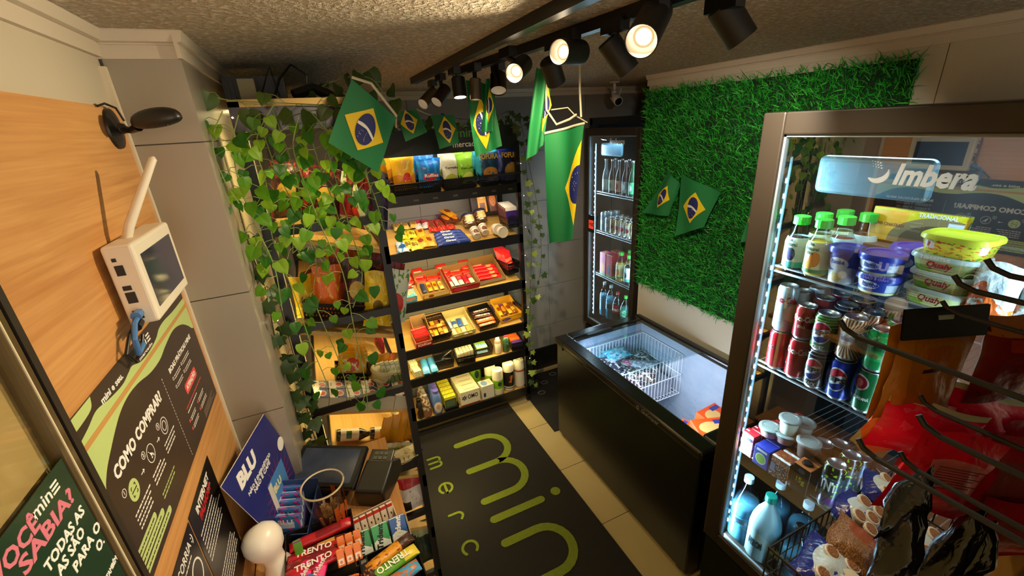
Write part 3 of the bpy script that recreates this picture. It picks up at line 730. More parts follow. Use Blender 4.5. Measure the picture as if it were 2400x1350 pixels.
for p, l_ in zip(VS, VL):
    dense = p[0][2] > 2.1 and len(p) < 6
    vine(p, l_, POT, .041, VST, step=.019 if dense else .026, group='artificial vines on the shelving end')
vine([(-.21, 1.47, 1.92), (-.21, 1.47, 1.78), (-.2, 1.47, 1.66), (-.21, 1.47, 1.51), (-.22, 1.47, 1.35), (-.21, 1.47, 1.21), (-.23, 1.47, 1.07)], 'dark ivy strand wound down the corner post of the shelving beside the column', IVY, .045, IST, step=.035, spread=.035, group='ivy strands')
vine([(-.2, 1.44, 1.84), (-.22, 1.44, 1.64), (-.23, 1.44, 1.45), (-.28, 1.44, 1.29)], 'dark ivy strand hanging free in front of the tiled column', IVY, .045, IST, step=.05, spread=.03, group='ivy strands')
vine([(-.175, 1.49, 1.6), (-.175, 1.49, 1.3), (-.18, 1.49, 1.1), (-.17, 1.48, .92)], 'dark ivy strand along the lower corner post', IVY, .05, IST, step=.045, spread=.02, group='ivy strands')
vine([(1.28, 2.6, 2.0), (1.30, 2.6, 1.67), (1.31, 2.6, 1.34), (1.28, 2.6, .9), (1.26, 2.6, .55), (1.28, 2.6, .16)], 'ivy strand with tiny lights down the far post of the back shelving', IVY+IVL, .042, IST, step=.05, spread=.02, group='ivy strands')
vine([(1.3, 2.58, 1.86), (1.36, 2.58, 1.52), (1.37, 2.58, 1.15), (1.3, 2.58, .9)], 'thin ivy strand swinging clear of the back shelving over the grey wall', IVY+IVL, .040, IST, step=.075, spread=.02, group='ivy strands')
vine([(.45, 2.635, 2.10), (.48, 2.58, 2.13), (.55, 2.56, 2.16), (.66, 2.57, 2.13), (.80, 2.56, 2.15), (.95, 2.57, 2.13)], 'ivy garland over the back header sign between the small flags', IVY, .05, IST, step=.03, spread=.04, cat='garland', name='ivy_garland', group='ivy garlands')
vine([(1.08, 2.635, 2.10), (1.10, 2.57, 2.14), (1.16, 2.56, 2.17), (1.24, 2.57, 2.12), (1.27, 2.57, 2.02)], 'ivy garland bunched on the far end of the header sign', IVY, .05, IST, step=.02, spread=.05, cat='garland', name='ivy_garland', group='ivy garlands')
# upright sprig on the top board
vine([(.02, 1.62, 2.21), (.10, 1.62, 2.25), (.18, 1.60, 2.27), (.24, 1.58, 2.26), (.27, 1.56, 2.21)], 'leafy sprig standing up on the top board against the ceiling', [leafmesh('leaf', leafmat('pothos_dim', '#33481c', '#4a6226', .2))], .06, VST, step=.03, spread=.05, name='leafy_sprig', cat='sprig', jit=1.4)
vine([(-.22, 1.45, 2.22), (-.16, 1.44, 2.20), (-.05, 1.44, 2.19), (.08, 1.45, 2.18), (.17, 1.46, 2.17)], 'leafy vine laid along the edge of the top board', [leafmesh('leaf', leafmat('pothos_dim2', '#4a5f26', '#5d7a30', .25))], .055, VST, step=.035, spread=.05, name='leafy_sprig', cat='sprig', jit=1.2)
# fairy lights on the shelving posts
fb = mat('fairy_bulb', '#fff3d6', .3, em=7, ec='#fff0cc')
for nm, P, lab in (('string_light', [(1.255, 2.61, 1.9), (1.27, 2.60, 1.5), (1.25, 2.60, 1.1), (1.265, 2.6, .7), (1.25, 2.6, .3)], 'wire of tiny fairy lights on the far post of the back shelving'),
                   ('string_light', [(-.18, 1.49, 2.16), (-.06, 1.485, 2.15), (.06, 1.49, 2.17), (.17, 1.485, 2.14)], 'wire of tiny fairy lights under the top board above the vines'),
                   ('string_light', [(-.20, 1.48, 1.8), (-.19, 1.48, 1.4), (-.20, 1.48, 1.05)], 'wire of tiny fairy lights on the ivy covered corner post')):
    cp = curve_pts(P, 6); t = empty(nm, T(P[0]), lab, 'fairy lights'); O = T(-V(P[0]))
    g = G(); g.M = O; g.tube(cp, .0008, 4); g.ob('wire', SIL, t)
    sm = G().lathe([(0, -.003), (.003, 0), (0, .003)], 8).mesh('bulb', fb)
    for i, p in enumerate(cp):
        if i % 3 == 1: link('bulb', sm, t, O @ T(p))

# ================================================================ flags
FG = mat('flag_green_cloth', '#13723a', .6, bump=(6, .3)); FY = mat('flag_yellow', '#e8c616', .6); FBL = mat('flag_blue', '#1b2462', .6); FW = mat('flag_white', '#e6e6dc', .6)
TAPE = mat('cream_ribbon', '#c9c2a2', .6)
def flag(corners, label, wv=.01, nu=16, nv=12, tape=True, name='brazil_flag', fold=0, string=None, thin=.0012, dscale=1.0, clip=None, group='green flags hung about the shop'):
    """corners: top-left, top-right, bottom-right, bottom-left of the cloth as hung; UV is the flag's own field"""
    c = [V(p) for p in corners]; n0 = (c[1]-c[0]).cross(c[3]-c[0]).normalized()
    def P(u, v, off=0):
        p = (c[0]*(1-u)+c[1]*u)*v+(c[3]*(1-u)+c[2]*u)*(1-v)
        k_ = wv*(sin(u*7+v*2)+.6*sin(v*5+u*3)) + fold*sin(u*pi*3)
        return p + n0*(k_+off)
    base = c[0]; t = empty(name, T(base), label, 'flag', group); O = T(-base)
    g = G(); g.M = O
    g.grid(lambda u, v: P(u, v, thin/2), nu, nv); g.grid(lambda u, v: P(1-u, v, -thin/2), nu, nv)
    smooth_by(g.ob('cloth', FG, t))
    return t, P, O
def emblem(t, P, O, M2, side=-1, sc_=1.0, band=True, clipf=None):
    """yellow rhombus, blue disc, white band laid on the cloth; M2 maps flag coords (a,b in -1..1) to (u,v)"""
    def layer(poly, off, m, nm, sub=6):
        g = G(); g.M = O
        cx = sum(p[0] for p in poly)/len(poly); cy = sum(p[1] for p in poly)/len(poly)
        pts = []
        for i in range(len(poly)):
            a, b = poly[i], poly[(i+1) % len(poly)]
            for j in range(sub): pts.append((a[0]+(b[0]-a[0])*j/sub, a[1]+(b[1]-a[1])*j/sub))
        rings = []
        for s_ in (1, .75, .5, .25):
            rings.append([g.pt(P(*M2(cx+(x-cx)*s_, cy+(y-cy)*s_), off)) for x, y in pts])
        c_ = g.pt(P(*M2(cx, cy), off)); n = len(pts)
        for ra, rb in zip(rings[:-1], rings[1:]):
            for i in range(n): g.face((ra[i], ra[(i+1) % n], rb[(i+1) % n], rb[i]))
        for i in range(n): g.face((rings[-1][i], rings[-1][(i+1) % n], c_))
        g.ob(nm, m, t)
    s = .002*side
    layer([(-.80, 0), (0, .72), (.80, 0), (0, -.72)], s, FY, 'rhombus')
    layer([(.36*cos(2*pi*i/24), .50*sin(2*pi*i/24)) for i in range(24)], s*1.8, FBL, 'disc', 1)
    if band:
        up = [(-.355+.71*i/10, .10*(1-((i-5)/5)**2)+.10-.02*i) for i in range(11)]; lo = [(x, y-.085) for x, y in up]
        layer(up+lo[::-1], s*2.6, FW, 'band', 1)
    st = G(); st.M = O
    for i in range(14):
        a = R.uniform(-.22, .22); b = R.uniform(-.38, -.05)
        for sgn in ((1,) if i < 12 else (1,)):
            u, v = M2(a, b*sgn); p = P(u, v, s*2.6); q = P(u+.012, v, s*2.6); w_ = P(u, v+.012, s*2.6); st.face([st.pt(x) for x in (p, q, w_)])
    st.ob('stars', FW, t)
def std(a, b): return (.5+a/2, .5+b/2)
def rot(a, b): return (.5+b/2, .5+a/2)
FL_ = []
t = flag([(.150, 1.33, 2.235), (.262, 1.37, 2.135), (.185, 1.37, 1.985), (.06, 1.33, 2.08)], 'large green and yellow flag hanging askew in front of the vines', .004); emblem(*t, std)
t = flag([(.443, 2.30, 2.185), (.545, 2.30, 2.193), (.585, 2.30, 2.085), (.467, 2.30, 2.045)], 'small flag with bright lower edge next to the large one', .002); emblem(*t, lambda a, b: (.42+a*.50, .60+b*.62))
t = flag([(.64, 2.40, 2.168), (.77, 2.40, 2.163), (.782, 2.40, 2.018), (.667, 2.40, 1.992)], 'small flag in front of the dark header sign', .002); emblem(*t, lambda a, b: (.54+a*.50, .52+b*.60))
t = flag([(.590, 1.66, 2.262), (.690, 1.66, 2.245), (.722, 1.66, 2.02), (.604, 1.66, 1.985)], 'flag lit from above by the straight-down bronze lamp', .006, fold=.008); emblem(*t, lambda a, b: (.40+b*.42, .42+a*.46))
t = flag([(.655, 1.62, 2.262), (.682, 1.60, 2.255), (.672, 1.62, 2.08), (.618, 1.62, 2.075)], 'narrow folded flag draped from the glossy black lamp', .003, fold=.006); emblem(*t, lambda a, b: (.55+b*.5, .5+a*.42))
t = flag([(.770, 1.44, 2.275), (.835, 1.44, 2.262), (.800, 1.46, 2.02), (.724, 1.46, 1.965)], 'folded flag bunched on the lamp above the long hanging flag', .004, fold=.010); emblem(*t, lambda a, b: (.85+b*.35, .55+a*.42))
t = flag([(.800, 1.45, 2.062), (.975, 1.45, 2.088), (.925, 1.46, 1.640), (.816, 1.46, 1.642)], 'long green flag hanging like an apron with white ribbon edge', .006, fold=.003); emblem(t[0], t[1], t[2], lambda a, b: (.98+b*.66 if b < 0 else .98+b*.03, .50+a*.46), band=False)
g = G(); cp = [t[1](i/12, 1.0, -.003) for i in range(13)]; g.M = t[2]; g.tube(cp, .0045, 6)
g.tube([(.985, 1.45, 2.09), (.93, 1.45, 2.118), (.90, 1.45, 2.145), (.83, 1.45, 2.14)], .0022, 5)
g.tube([(.95, 1.45, 2.32), (.952, 1.45, 2.20), (.958, 1.45, 2.11)], .0045, 5); g.tube([(.81, 1.45, 2.24), (.805, 1.44, 2.14), (.845, 1.44, 2.09), (.90, 1.44, 2.105), (.93, 1.44, 2.12)], .004, 5)
g.ob('ribbon', TAPE, t[0])
t = flag([(1.90, 1.955, 1.80), (1.90, 1.87, 1.72), (1.90, 1.94, 1.53), (1.90, 2.165, 1.515)], 'flag half sunk in the grass wall, nearer the recess cooler', .01); emblem(*t, lambda a, b: (.5+a*.42, .5+b*.42))
t = flag([(1.88, 1.84, 1.79), (1.88, 1.575, 1.715), (1.88, 1.65, 1.52), (1.88, 1.85, 1.43)], 'flag opened out in the middle of the grass wall', .008); emblem(*t, lambda a, b: (.5+a*.44, .5+b*.44))
t = flag([(1.90, 1.40, 1.72), (1.90, 1.34, 1.70), (1.90, 1.36, 1.5), (1.90, 1.43, 1.48)], 'flag on the grass wall mostly hidden by the large cooler', .006); emblem(*t, std)
sr = tag(G().tube([(.26, 1.37, 2.14), (.30, 1.6, 2.11), (.38, 2.1, 2.15), (.44, 2.3, 2.185)], .003, 6).tube([(.15, 1.33, 2.24), (.20, 1.34, 2.225), (.262, 1.368, 2.14)], .004, 6).tube([(.545, 2.3, 2.195), (.6, 2.35, 2.175), (.64, 2.4, 2.168)], .003, 6).ob('flag_cord', TAPE), 'cream cord the flags are strung on', 'cord')
# ================================================================ goods: makers
def bagmesh(w_, h, t, m, nu=10, nv=12, wr=.12, crimp=.09, seed=0, taper=0):
    g = G(); rr = random.Random(seed); ph = [rr.uniform(0, 6) for _ in range(6)]
    def side(sg):
        def f(u, v):
            a, b = 2*u-1, 2*v-1
            if v < crimp or v > 1-crimp: th = .04*min(v, 1-v)/crimp
            else:
                vv = (v-crimp)/(1-2*crimp); th = (4*vv*(1-vv))**.45
            prof = th*max(0, 1-abs(a)**3)**.6
            k_ = 1+wr*(sin(9*v+ph[0]+3*u)+.7*sin(14*u+ph[1]+5*v)+.4*sin(23*v+ph[2]))
            pin = 1-.07*sin(pi*v)+.012*sin(17*v+ph[3])
            return ((u-.5)*w_*pin*(1-taper*v), sg*t/2*prof*k_, v*h+.004*sin(6*u+ph[4]))
        return f
    g.grid(side(-1), nu, nv); f2 = side(1); g.grid(lambda u, v: f2(1-u, v), nu, nv)
    return g.mesh('bag', m, True)
def bag(M, w_, h, t, m, label, cat='snack bag', name='snack_bag', group=None, text=(), seed=0, taper=0, wr=.12, hang=None):
    o = link(name, bagmesh(w_, h, t, m, seed=seed, taper=taper, wr=wr), None, M); tag(o, label, cat, group)
    for s_, hh, col, x, v, wd in text:
        txt(s_, hh, col, o, FR(x*w_, -t*.56-.001, v*h), wid=wd and wd*w_, bold=.03)
    return o
def carton(M, w_, d, h, ms, label, cat='box', name='carton', group=None, text=(), side=0, top=0, bev=.0015):
    """ms: [front, side, top] prints"""
    g = G().box(0, 0, 0, w_, d, h, ms=[0, 0, side, side, top, side])
    o = tag(bevel(g.ob(name, ms, None, M), bev, 1), label, cat, group)
    for s_, hh, col, x, z, wd in text: txt(s_, hh, col, o, FR(x*w_, -d/2-.0006, z*h), wid=wd and wd*w_, bold=.03)
    return o
def canmesh(r_, h, m):
    g = G(); g.lathe([(r_*.55, 0), (r_*.78, .001), (r_*.80, .004), (r_, .012), (r_, h-.012), (r_*.86, h-.003), (r_*.88, h), (r_*.80, h-.001), (r_*.78, h-.005), (0, h-.006)], 24, ms=[1, 1, 1, 0, 0, 1, 1, 1, 1])
    me = g.mesh('can', [m, SIL], True); return me
def can(M, m, label, r_=.029, h=.122, group='drink cans in the coolers', text=(), name='drink_can'):
    o = link(name, canmesh(r_, h, m), None, M); tag(o, label, 'can', group)
    g = G(); g.M = T((0, -.004, h-.0055)); g.prism([(.006*cos(t*pi/5), .010*sin(t*pi/5)) for t in range(10)], 0, .001); g.ob('pull_tab', SIL, o)
    for s_, hh, col, z, wd, rz in text:
        txt(s_, hh, col, o, RZ(rz) @ FR(0, -r_-.0004, z*h), wid=wd, bend=r_, bold=.04)
    return o
CLR = glass('clear_plastic', '#f2f8fa', 1.45, .05, 1.6)
def bottle(M, prof, liq, cap_m, lab_m, lz, label, cat='bottle', name='bottle', group=None, capr=.016, caph=.018, liqh=.8, text=(), body=None):
    t = empty(name, M, label, cat, group); g = G(); g.lathe(prof, 24); smooth_by(g.ob('bottle_body', body or CLR, t), 60)
    h = max(p[1] for p in prof); mx = max(p[0] for p in prof)
    if liq:
        lp = [(0, .003)]+[(max(r_-.002, .001), max(z, .004)) for r_, z in prof if z <= h*liqh]; lp.append((0, lp[-1][1]))
        g = G(); g.lathe(lp, 20); g.ob('liquid', liq, t, smooth=True)
    g = G(); g.lathe([(0, h-.004), (capr, h-.004), (capr, h+caph), (capr*.9, h+caph+.001), (0, h+caph+.001)], 16); g.ob('cap', cap_m, t)
    if lab_m:
        def rad_at(z):
            for (r0, z0), (r1, z1) in zip(prof[:-1], prof[1:]):
                if z0 <= z <= z1 and z1 > z0: return r0+(r1-r0)*(z-z0)/(z1-z0)
            return mx
        n = 6; zz = [lz[0]+(lz[1]-lz[0])*i/n for i in range(n+1)]
        g = G(); g.lathe([(rad_at(z)+.0008, z) for z in zz], 24); g.ob('paper_label', lab_m, t, smooth=True)
        for s_, hh, col, z, wd, rz in text: txt(s_, hh, col, t, RZ(rz) @ FR(0, -rad_at(z)-.0014, z), wid=wd, bend=rad_at(z)+.001, bold=.03)
    return t
def juice_prof(r_, h): return [(0, 0), (r_*.9, 0), (r_, .008), (r_, h*.60), (r_*.93, h*.68), (r_*.62, h*.82), (.017, h*.93), (.015, h*.96), (.015, h)]
def pet_prof(r_, h, ribs=True):
    p = [(0, 0), (r_*.7, 0), (r_*.95, .012)]
    n = 16
    for i in range(n+1):
        z = .02+(h*.62-.02)*i/n; p.append((r_*(1-(.045 if ribs and i % 2 else 0)), z))
    return p+[(r_*.93, h*.70), (r_*.70, h*.82), (r_*.36, h*.92), (.014, h*.95), (.014, h)]
def tub(M, r0, r1, h, m, lid_m, label, cat='tub', name='tub', group=None, sy=1.0, text=(), lip=.004, lidh=.010, dome=0, body2=None):
    t = empty(name, M, label, cat, group); g = G(); g.M = SC(1, sy, 1); g.lathe([(0, 0), (r0, 0), (r1, h)], 28, ms=[1, 0]); smooth_by(g.ob('tub_body', [m, m], t))
    if lid_m:
        g = G(); g.M = SC(1, sy, 1); R1 = r1+lip; g.lathe([(r1, h-.004), (R1, h-.004), (R1, h+lidh*.5), (R1-.003, h+lidh), (r1*.82, h+lidh), (r1*.78, h+lidh*.6), (0, h+lidh*.6+dome)], 28); smooth_by(g.ob('lid', lid_m, t))
    for s_, hh, col, x, z, wd in text:
        rr = r0+(r1-r0)*z; txt(s_, hh, col, t, FR(x, -rr*sy-.001, z*h), wid=wd, bold=.04, bend=(rr if sy == 1 else None))
    return t
def basketmesh(w_, d, h, fl_=.12, m=None, solid=False):
    """perforated basket: real holes between thin bars"""
    g = G(); k_ = 1-fl_
    def wall(a, b, n):
        a, b = V(a), V(b); ax = b-a
        nz = 5
        def pt(s, z): p = a+ax*s; q = V((p.x*(k_+fl_*z), p.y*(k_+fl_*z), z*h)); return q
        for z0, z1 in ((0, .16), (.80, 1.0)):
            g.face([g.pt(pt(0, z0)), g.pt(pt(1, z0)), g.pt(pt(1, z1)), g.pt(pt(0, z1))])
        if solid:
            g.face([g.pt(pt(0, .16)), g.pt(pt(1, .16)), g.pt(pt(1, .8)), g.pt(pt(0, .8))]); return
        rows = 3; 
        for r_ in range(rows):
            za = .16+.64*r_/rows; zb = za+.64/rows*.42; zc = .16+.64*(r_+1)/rows
            g.face([g.pt(pt(0, za)), g.pt(pt(1, za)), g.pt(pt(1, zb)), g.pt(pt(0, zb))])
            for i in range(n):
                s0 = (i+(.5 if r_ % 2 else 0))/n; s1 = min(s0+.45/n, 1)
                if s0 < 1: g.face([g.pt(pt(s0, zb)), g.pt(pt(s1, zb)), g.pt(pt(s1, zc)), g.pt(pt(s0, zc))])
    a, b = w_/2, d/2; nx, ny = max(4, int(w_/.012)), max(4, int(d/.012))
    wall((-a, -b, 0), (a, -b, 0), nx); wall((a, -b, 0), (a, b, 0), ny); wall((a, b, 0), (-a, b, 0), nx); wall((-a, b, 0), (-a, -b, 0), ny)
    g.box(0, 0, 0, w_*k_, d*k_, .002)
    g.tube([(-a, -b, h), (a, -b, h), (a, b, h), (-a, b, h), (-a, -b, h)], .0025, 5)
    return g.mesh('basket', m or BLKP)
_bk = {}
def basket(M, w_, d, h, label, group='perforated black baskets on the shelves', m=None, solid=False):
    key = (w_, d, h, solid, m and m.name)
    if key not in _bk: _bk[key] = basketmesh(w_, d, h, m=m, solid=solid)
    return tag(link('basket', _bk[key], None, M), label, 'basket', group)
def tray(M, w_, d, h, ms, label, back=0, group=None, name='display_box', text=()):
    """open card display box: [outside print, inside card]; back: extra height of the rear flap"""
    g = G(); t_ = .003
    g.box(0, 0, 0, w_, d, .003, 1)
    g.box(0, -d/2+t_/2, 0, w_, t_, h, ms=[0, 1, 0, 0, 1, 0]); g.box(0, d/2-t_/2, 0, w_, t_, h+back, ms=[1, 0, 0, 0, 1, 0])
    for sx in (-1, 1):
        x = sx*(w_/2-t_/2); i = [g.pt(p) for p in ((x-t_/2, -d/2, 0), (x+t_/2, -d/2, 0), (x+t_/2, d/2, 0), (x-t_/2, d/2, 0), (x-t_/2, -d/2, h), (x+t_/2, -d/2, h), (x+t_/2, d/2, h+back*.8), (x-t_/2, d/2, h+back*.8))]
        for fs, m_ in (((0, 1, 5, 4), 0), ((2, 3, 7, 6), 0), ((3, 0, 4, 7), 0 if sx < 0 else 1), ((1, 2, 6, 5), 0 if sx > 0 else 1), ((4, 5, 6, 7), 1)): g.face([i[j] for j in fs], m_)
    o = tag(g.ob(name, ms, None, M), label, 'display box', group)
    for s_, hh, col, x, z, wd in text: txt(s_, hh, col, o, FR(x*w_, -d/2-.0006, z*h), wid=wd and wd*w_, bold=.03)
    return o
def barmesh(w_, l_, t, m, seed=0):   # wrapped bar lying along y, base z 0
    g = G(); rr = random.Random(seed); ph = rr.uniform(0, 6)
    def f(u, v):
        a = 2*pi*u; e = min(v, 1-v); th = min(1, e/.09)**.6 if e > .06 else .12
        ww = w_/2*(1 if e > .06 else 1.05)
        return (ww*cos(a), (v-.5)*l_, t/2+t/2*sin(a)*th*(1+.08*sin(11*v+ph)))
    g.grid(f, 12, 14)
    g.uv = [[((x*2) % 1.0001, y) for x, y in q] for q in g.uv]
    return g.mesh('bar', m, True)
_bm = {}
def bars(M, n, w_, l_, t, m, label, name='wrapped_bar', dx=None, group=None, dz=0, cat='candy bar', rz=4, tex=None, dy=0):
    """n wrapped bars side by side from u=0 along x; every one an object"""
    out = []; ms = m if isinstance(m, list) else [m]
    for i in range(n):
        mm = ms[i % len(ms)]; key = (w_, l_, t, mm.name, i % 3)
        if key not in _bm: _bm[key] = barmesh(w_, l_, t, mm, i % 3)
        lab = label if n == 1 else '%s, %s of its row' % (label, ORD[i])
        o = tag(link(name, _bm[key], None, M @ T(((dx or w_*1.02)*i, dy*i, dz*i)) @ RZ(R.uniform(-rz, rz))), lab, cat, group)
        if tex: txt(tex[0], tex[1], tex[2], o, T((0, 0, t*1.02+.0005)) @ RZ(tex[3] if len(tex) > 3 else 90), wid=tex[4] if len(tex) > 4 else None, bold=.03)
        out.append(o)
    return out
KR = mat('kraft_card', '#a8814e', .8); WC = mat('white_card', '#dcd3be', .7); CARD = mat('brown_card_inside', '#8c6a3c', .85)

# ================================================================ goods on the back shelves
f0 = FB(5)     # top shelf, crisps in baskets; world x used as u
P_YEL = pk('print_yellow_crisps', '#f2b81d', ('w', .36, .05, 7, '#d98a16'), ('n', 5, .62, '#f9df6a'), ('e', .62, .33, .16, .10, '#c9252b'), ('w', .12, .05, 9, '#a86c12'), bump=.3)
P_BLU = pk('print_blue_crisps', '#1670c4', ('s', 3, 0, .3, '#2c9ade'), ('e', .5, .36, .34, .13, '#c92a3c'), ('e', .5, .17, .22, .05, '#e8e2d2'), ('n', 4, .66, '#0d4f9e'), bump=.3)
P_WHT = pk('print_white_snack', '#d4d3b6', ('r', 0, .5, 1, .62, '#e8e6d0'), ('e', .5, .2, .4, .14, '#a9b03c'), bump=.3)
P_LIM = pk('print_lime_snack', '#8cc832', ('r', 0, .0, 1, .3, '#6fae22'), ('e', .55, .22, .33, .13, '#c9d66a'), bump=.3)
P_FO1 = pk('print_teal_snack', '#1b3f5e', ('s', 1, 0, .0, '#1b3f5e'), ('r', 0, 0, .22, 1, '#2aa0b8'), ('r', 0, .86, 1, 1, '#2aa0b8'), ('e', .62, .22, .32, .20, '#c08636'), ('n', 6, .64, '#1d6f90'), bump=.3)
P_FO2 = pk('print_navy_snack', '#1a2f8f', ('r', .1, .1, .95, .6, '#16203f'), ('e', .6, .24, .32, .18, '#a9823c'), ('n', 6, .66, '#2747b8'), bump=.3)
ROW0 = [(.505, .135, .21, P_YEL, 'yellow crisp bag with a red emblem', (('ITS', .024, RED, .12, .26, .38),), .20), (.660, .15, .155, P_BLU, 'blue crisp bag with a red and white emblem', (('Ruffles', .020, WHT, 0, .40, .6),), .13),
        (.795, .105, .17, P_WHT, 'pale cream and green puffed snack bag', (('Torrado', .014, BLK, 0, .56, .8),), .12), (.90, .11, .17, P_LIM, 'lime green puffed snack bag', (('Torrado', .014, BLK, 0, .50, .8),), .12),
        (1.045, .16, .195, P_FO1, 'teal and navy snack bag with yellow lettering', (('FOFURA', .033, YLW, .04, .72, .78),), .14), (1.19, .165, .225, P_FO2, 'navy snack bag with yellow lettering at the shelf end', (('FOFURA', .033, YLW, .03, .62, .86),), .15)]
for i, (x, w_, h, m, l_, tx, bw) in enumerate(ROW0):
    basket(f0 @ T((x, .065, .004)), bw, .12, .075, 'black perforated basket holding the %s' % l_.replace('bag', 'bags'), solid=i == 2)
    bag(T((x, 2.672, 1.765)) @ RX(-2) @ RY(R.uniform(-4, 4)) @ RZ(R.uniform(-9, 9)), w_, h+.012, .055, m, l_ + ', front of its basket', text=tx, seed=i, taper=-.08)
    bag(T((x-.02, 2.735, 1.805)) @ RX(-3) @ RY(R.uniform(-9, 9)) @ RZ(R.uniform(-12, 12)), w_*.95, h*.97, .045, m, l_ + ', tucked behind the front one', seed=i+20, text=tx[:1] if i >= 4 else ())
    if i in (0, 4, 5): bag(T((x+(-.06 if i != 5 else .03), 2.80, 1.835)) @ RY(R.uniform(-8, 8)) @ RX(-2) @ RZ(R.uniform(-12, 12)), w_*.9, h*.98, .045, m, l_ + ', third back in its basket', seed=i+30)
# second shelf: packets lying on the slope
f1 = FB(4)
def lay(F, u, v, rz=0, w_=0, tip=0): return F @ T((u, v, w_)) @ RZ(rz) @ RX(tip)
FLAT = RX(-90)
def flatbag(F, u, v, w_, h, t, m, label, rz=0, z=.0, text=(), seed=0, cat='packet', name='packet', group=None):
    # packet lying face up; v is its lower edge
    return bag(F @ T((u, v, t/2+z)) @ RZ(rz) @ RX(-90), w_, h, t, m, label, cat, name, group, text, seed)
P_Y2 = pk('print_yellow_packet', '#d8c21c', ('e', .5, .4, .3, .2, '#8a6a20'), ('n', 6, .6, '#f4e878'), ('r', 0, .75, 1, .85, '#3f7a2c'), bump=.3)
P_O2 = pk('print_orange_packet', '#eda21a', ('e', .5, .5, .32, .18, '#8a3a10'), ('n', 7, .64, '#f8cf5a'), bump=.3)
P_OR = pk('print_navy_cookie', '#20367e', ('r', .15, .25, .85, .75, '#20367e'), ('n', 9, .66, '#7d9ad6'), ('e', .2, .5, .10, .3, '#2a1a14'), bump=.2)
P_RD = pk('print_red_packet', '#c22a26', ('e', .5, .40, .36, .24, '#7a3a20'), ('n', 7, .62, '#f07a50'), bump=.2)
P_RW = pk('print_red_white_packet', '#c21a2e', ('r', 0, 0, 1, .45, '#d8d2c4'), ('n', 12, .60, '#2a4a3a'), ('e', .5, .7, .4, .12, '#e84a5a'), bump=.2)
P_TN = pk('print_tan_biscuit', '#d9b255', ('e', .5, .45, .33, .2, '#b07a2c'), ('n', 7, .62, '#f0dc9a'), ('r', 0, .8, 1, 1, '#8a5a20'), bump=.2)
P_LB = pk('print_blue_white_packet', '#c9d6da', ('n', 5, .55, '#3a8ac0'), ('e', .5, .4, .3, .2, '#2a5a8a'), bump=.2)
P_BC = pk('print_brown_choc', '#5a2a16', ('e', .5, .45, .38, .26, '#d87a1e'), ('r', 0, .8, 1, .95, '#7a3ab0'), ('n', 8, .66, '#8a4a26'), bump=.2)
P_PB = pk('print_peanut_pack', '#eba01c', ('r', .2, .05, .8, .35, '#8a4a1a'), ('r', .3, .5, .7, .9, '#f6c65a'), bump=.1)
for i in range(4):
    flatbag(f1, .43+.045*i, .0+.02*(i % 2), .075, .125, .03, [P_LB, P_Y2, P_Y2, P_O2][i], '%s packet at the front end of the second shelf near the middle post' % ['blue and white', 'lime yellow', 'creased lime yellow', 'golden orange'][i], rz=R.uniform(-8, 8), seed=i)
for i in range(2): flatbag(f1, .57+.055*i, .015, .055, .15, .028, P_O2, ['orange wafer packet', 'second orange wafer packet, touching the navy cookie rolls'][i]+' on the second shelf', rz=5, seed=i+3)
for i in range(3): flatbag(f1, .47+.06*i, .15, .06, .11, .03, [P_Y2, P_Y2, P_O2][i], '%s packet in the middle row of the second shelf' % ['yellow', 'bright yellow', 'amber'][i], rz=R.uniform(-6, 6), seed=i+5)
for i in range(3): flatbag(f1, .46+.055*i, .27, .055, .10, .035, P_TN, 'tan biscuit packet, %s in the rear row of the second shelf' % ORD[i], rz=R.uniform(-6, 6), seed=i+7)
for i in range(2): flatbag(f1, .60+.05*i, .25, .05, .13, .03, P_RW, ['red and white wafer packet beside the tan biscuits', 'red and white wafer packet beside the orange-red biscuits'][i], rz=-3, seed=i)
for i in range(3): flatbag(f1, .685+.062*i, .19, .06, .17, .03, P_RD, 'orange-red biscuit packet, %s from the wafers' % ORD[i], rz=-2, seed=i+9)
for i in range(4):
    o = bars(f1 @ T((.765, .012+.041*i, 0)) @ RZ(90), 1, .04, .225-.01*i, .035, P_OR, 'navy cookie roll with white lettering, %s row up the slope' % ORD[i], name='cookie_roll', cat='cookies', rz=1)[0]
    txt('Oreo', .022, WHT, o, T((0, .02, .0362)) @ RZ(-90), bold=.06)
for i in range(2): flatbag(f1, .815+.06*i, .24, .06, .15, .03, P_BC, ['brown and orange chocolate biscuit packet', 'brown and orange chocolate biscuit packet touching the jars'][i], rz=14, z=.02, seed=i+12)
flatbag(f1, .86, .30, .065, .15, .03, P_O2, 'orange wafer packet leaning on the rear rail of the second shelf', rz=22, z=.035, seed=4)
JB = mat('chocolate_brown_paste', '#4a2412', .3); 
P_J = pk('print_jar_label', '#5a3a1c', ('e', .5, .5, .13, .34, '#c99a4a'), ('n', 9, .6, '#e8dcc0'))
P_JW = pk('print_white_jar_label', '#cfc4ac', ('e', .5, .4, .12, .3, '#6a3a1c'), ('n', 10, .62, '#8a3020'))
for i, (u, v) in enumerate(((.93, .02), (1.0, .045))):
    o = tub(f1 @ T((u, v, .03)) @ RX(-78), .026, .027, .065, P_JW, mat('cream_lid', '#d8cdb4', .4), ['small jar of hazelnut spread with cream lid', 'small jar of hazelnut spread under the blue-lidded jar'][i], 'jar', 'spread_jar', 'spread jars on the second shelf')
for i, (u, v) in enumerate(((.925, .14), (1.025, .175))):
    tub(f1 @ T((u, v, .045)) @ RX(-55), .040, .044, .075, P_J, mat('navy_lid', '#1c2436', .3), ['wide jar of chocolate cream with navy lid', 'wide jar of chocolate cream beside the tall carton'][i], 'jar', 'spread_jar', 'spread jars on the second shelf')
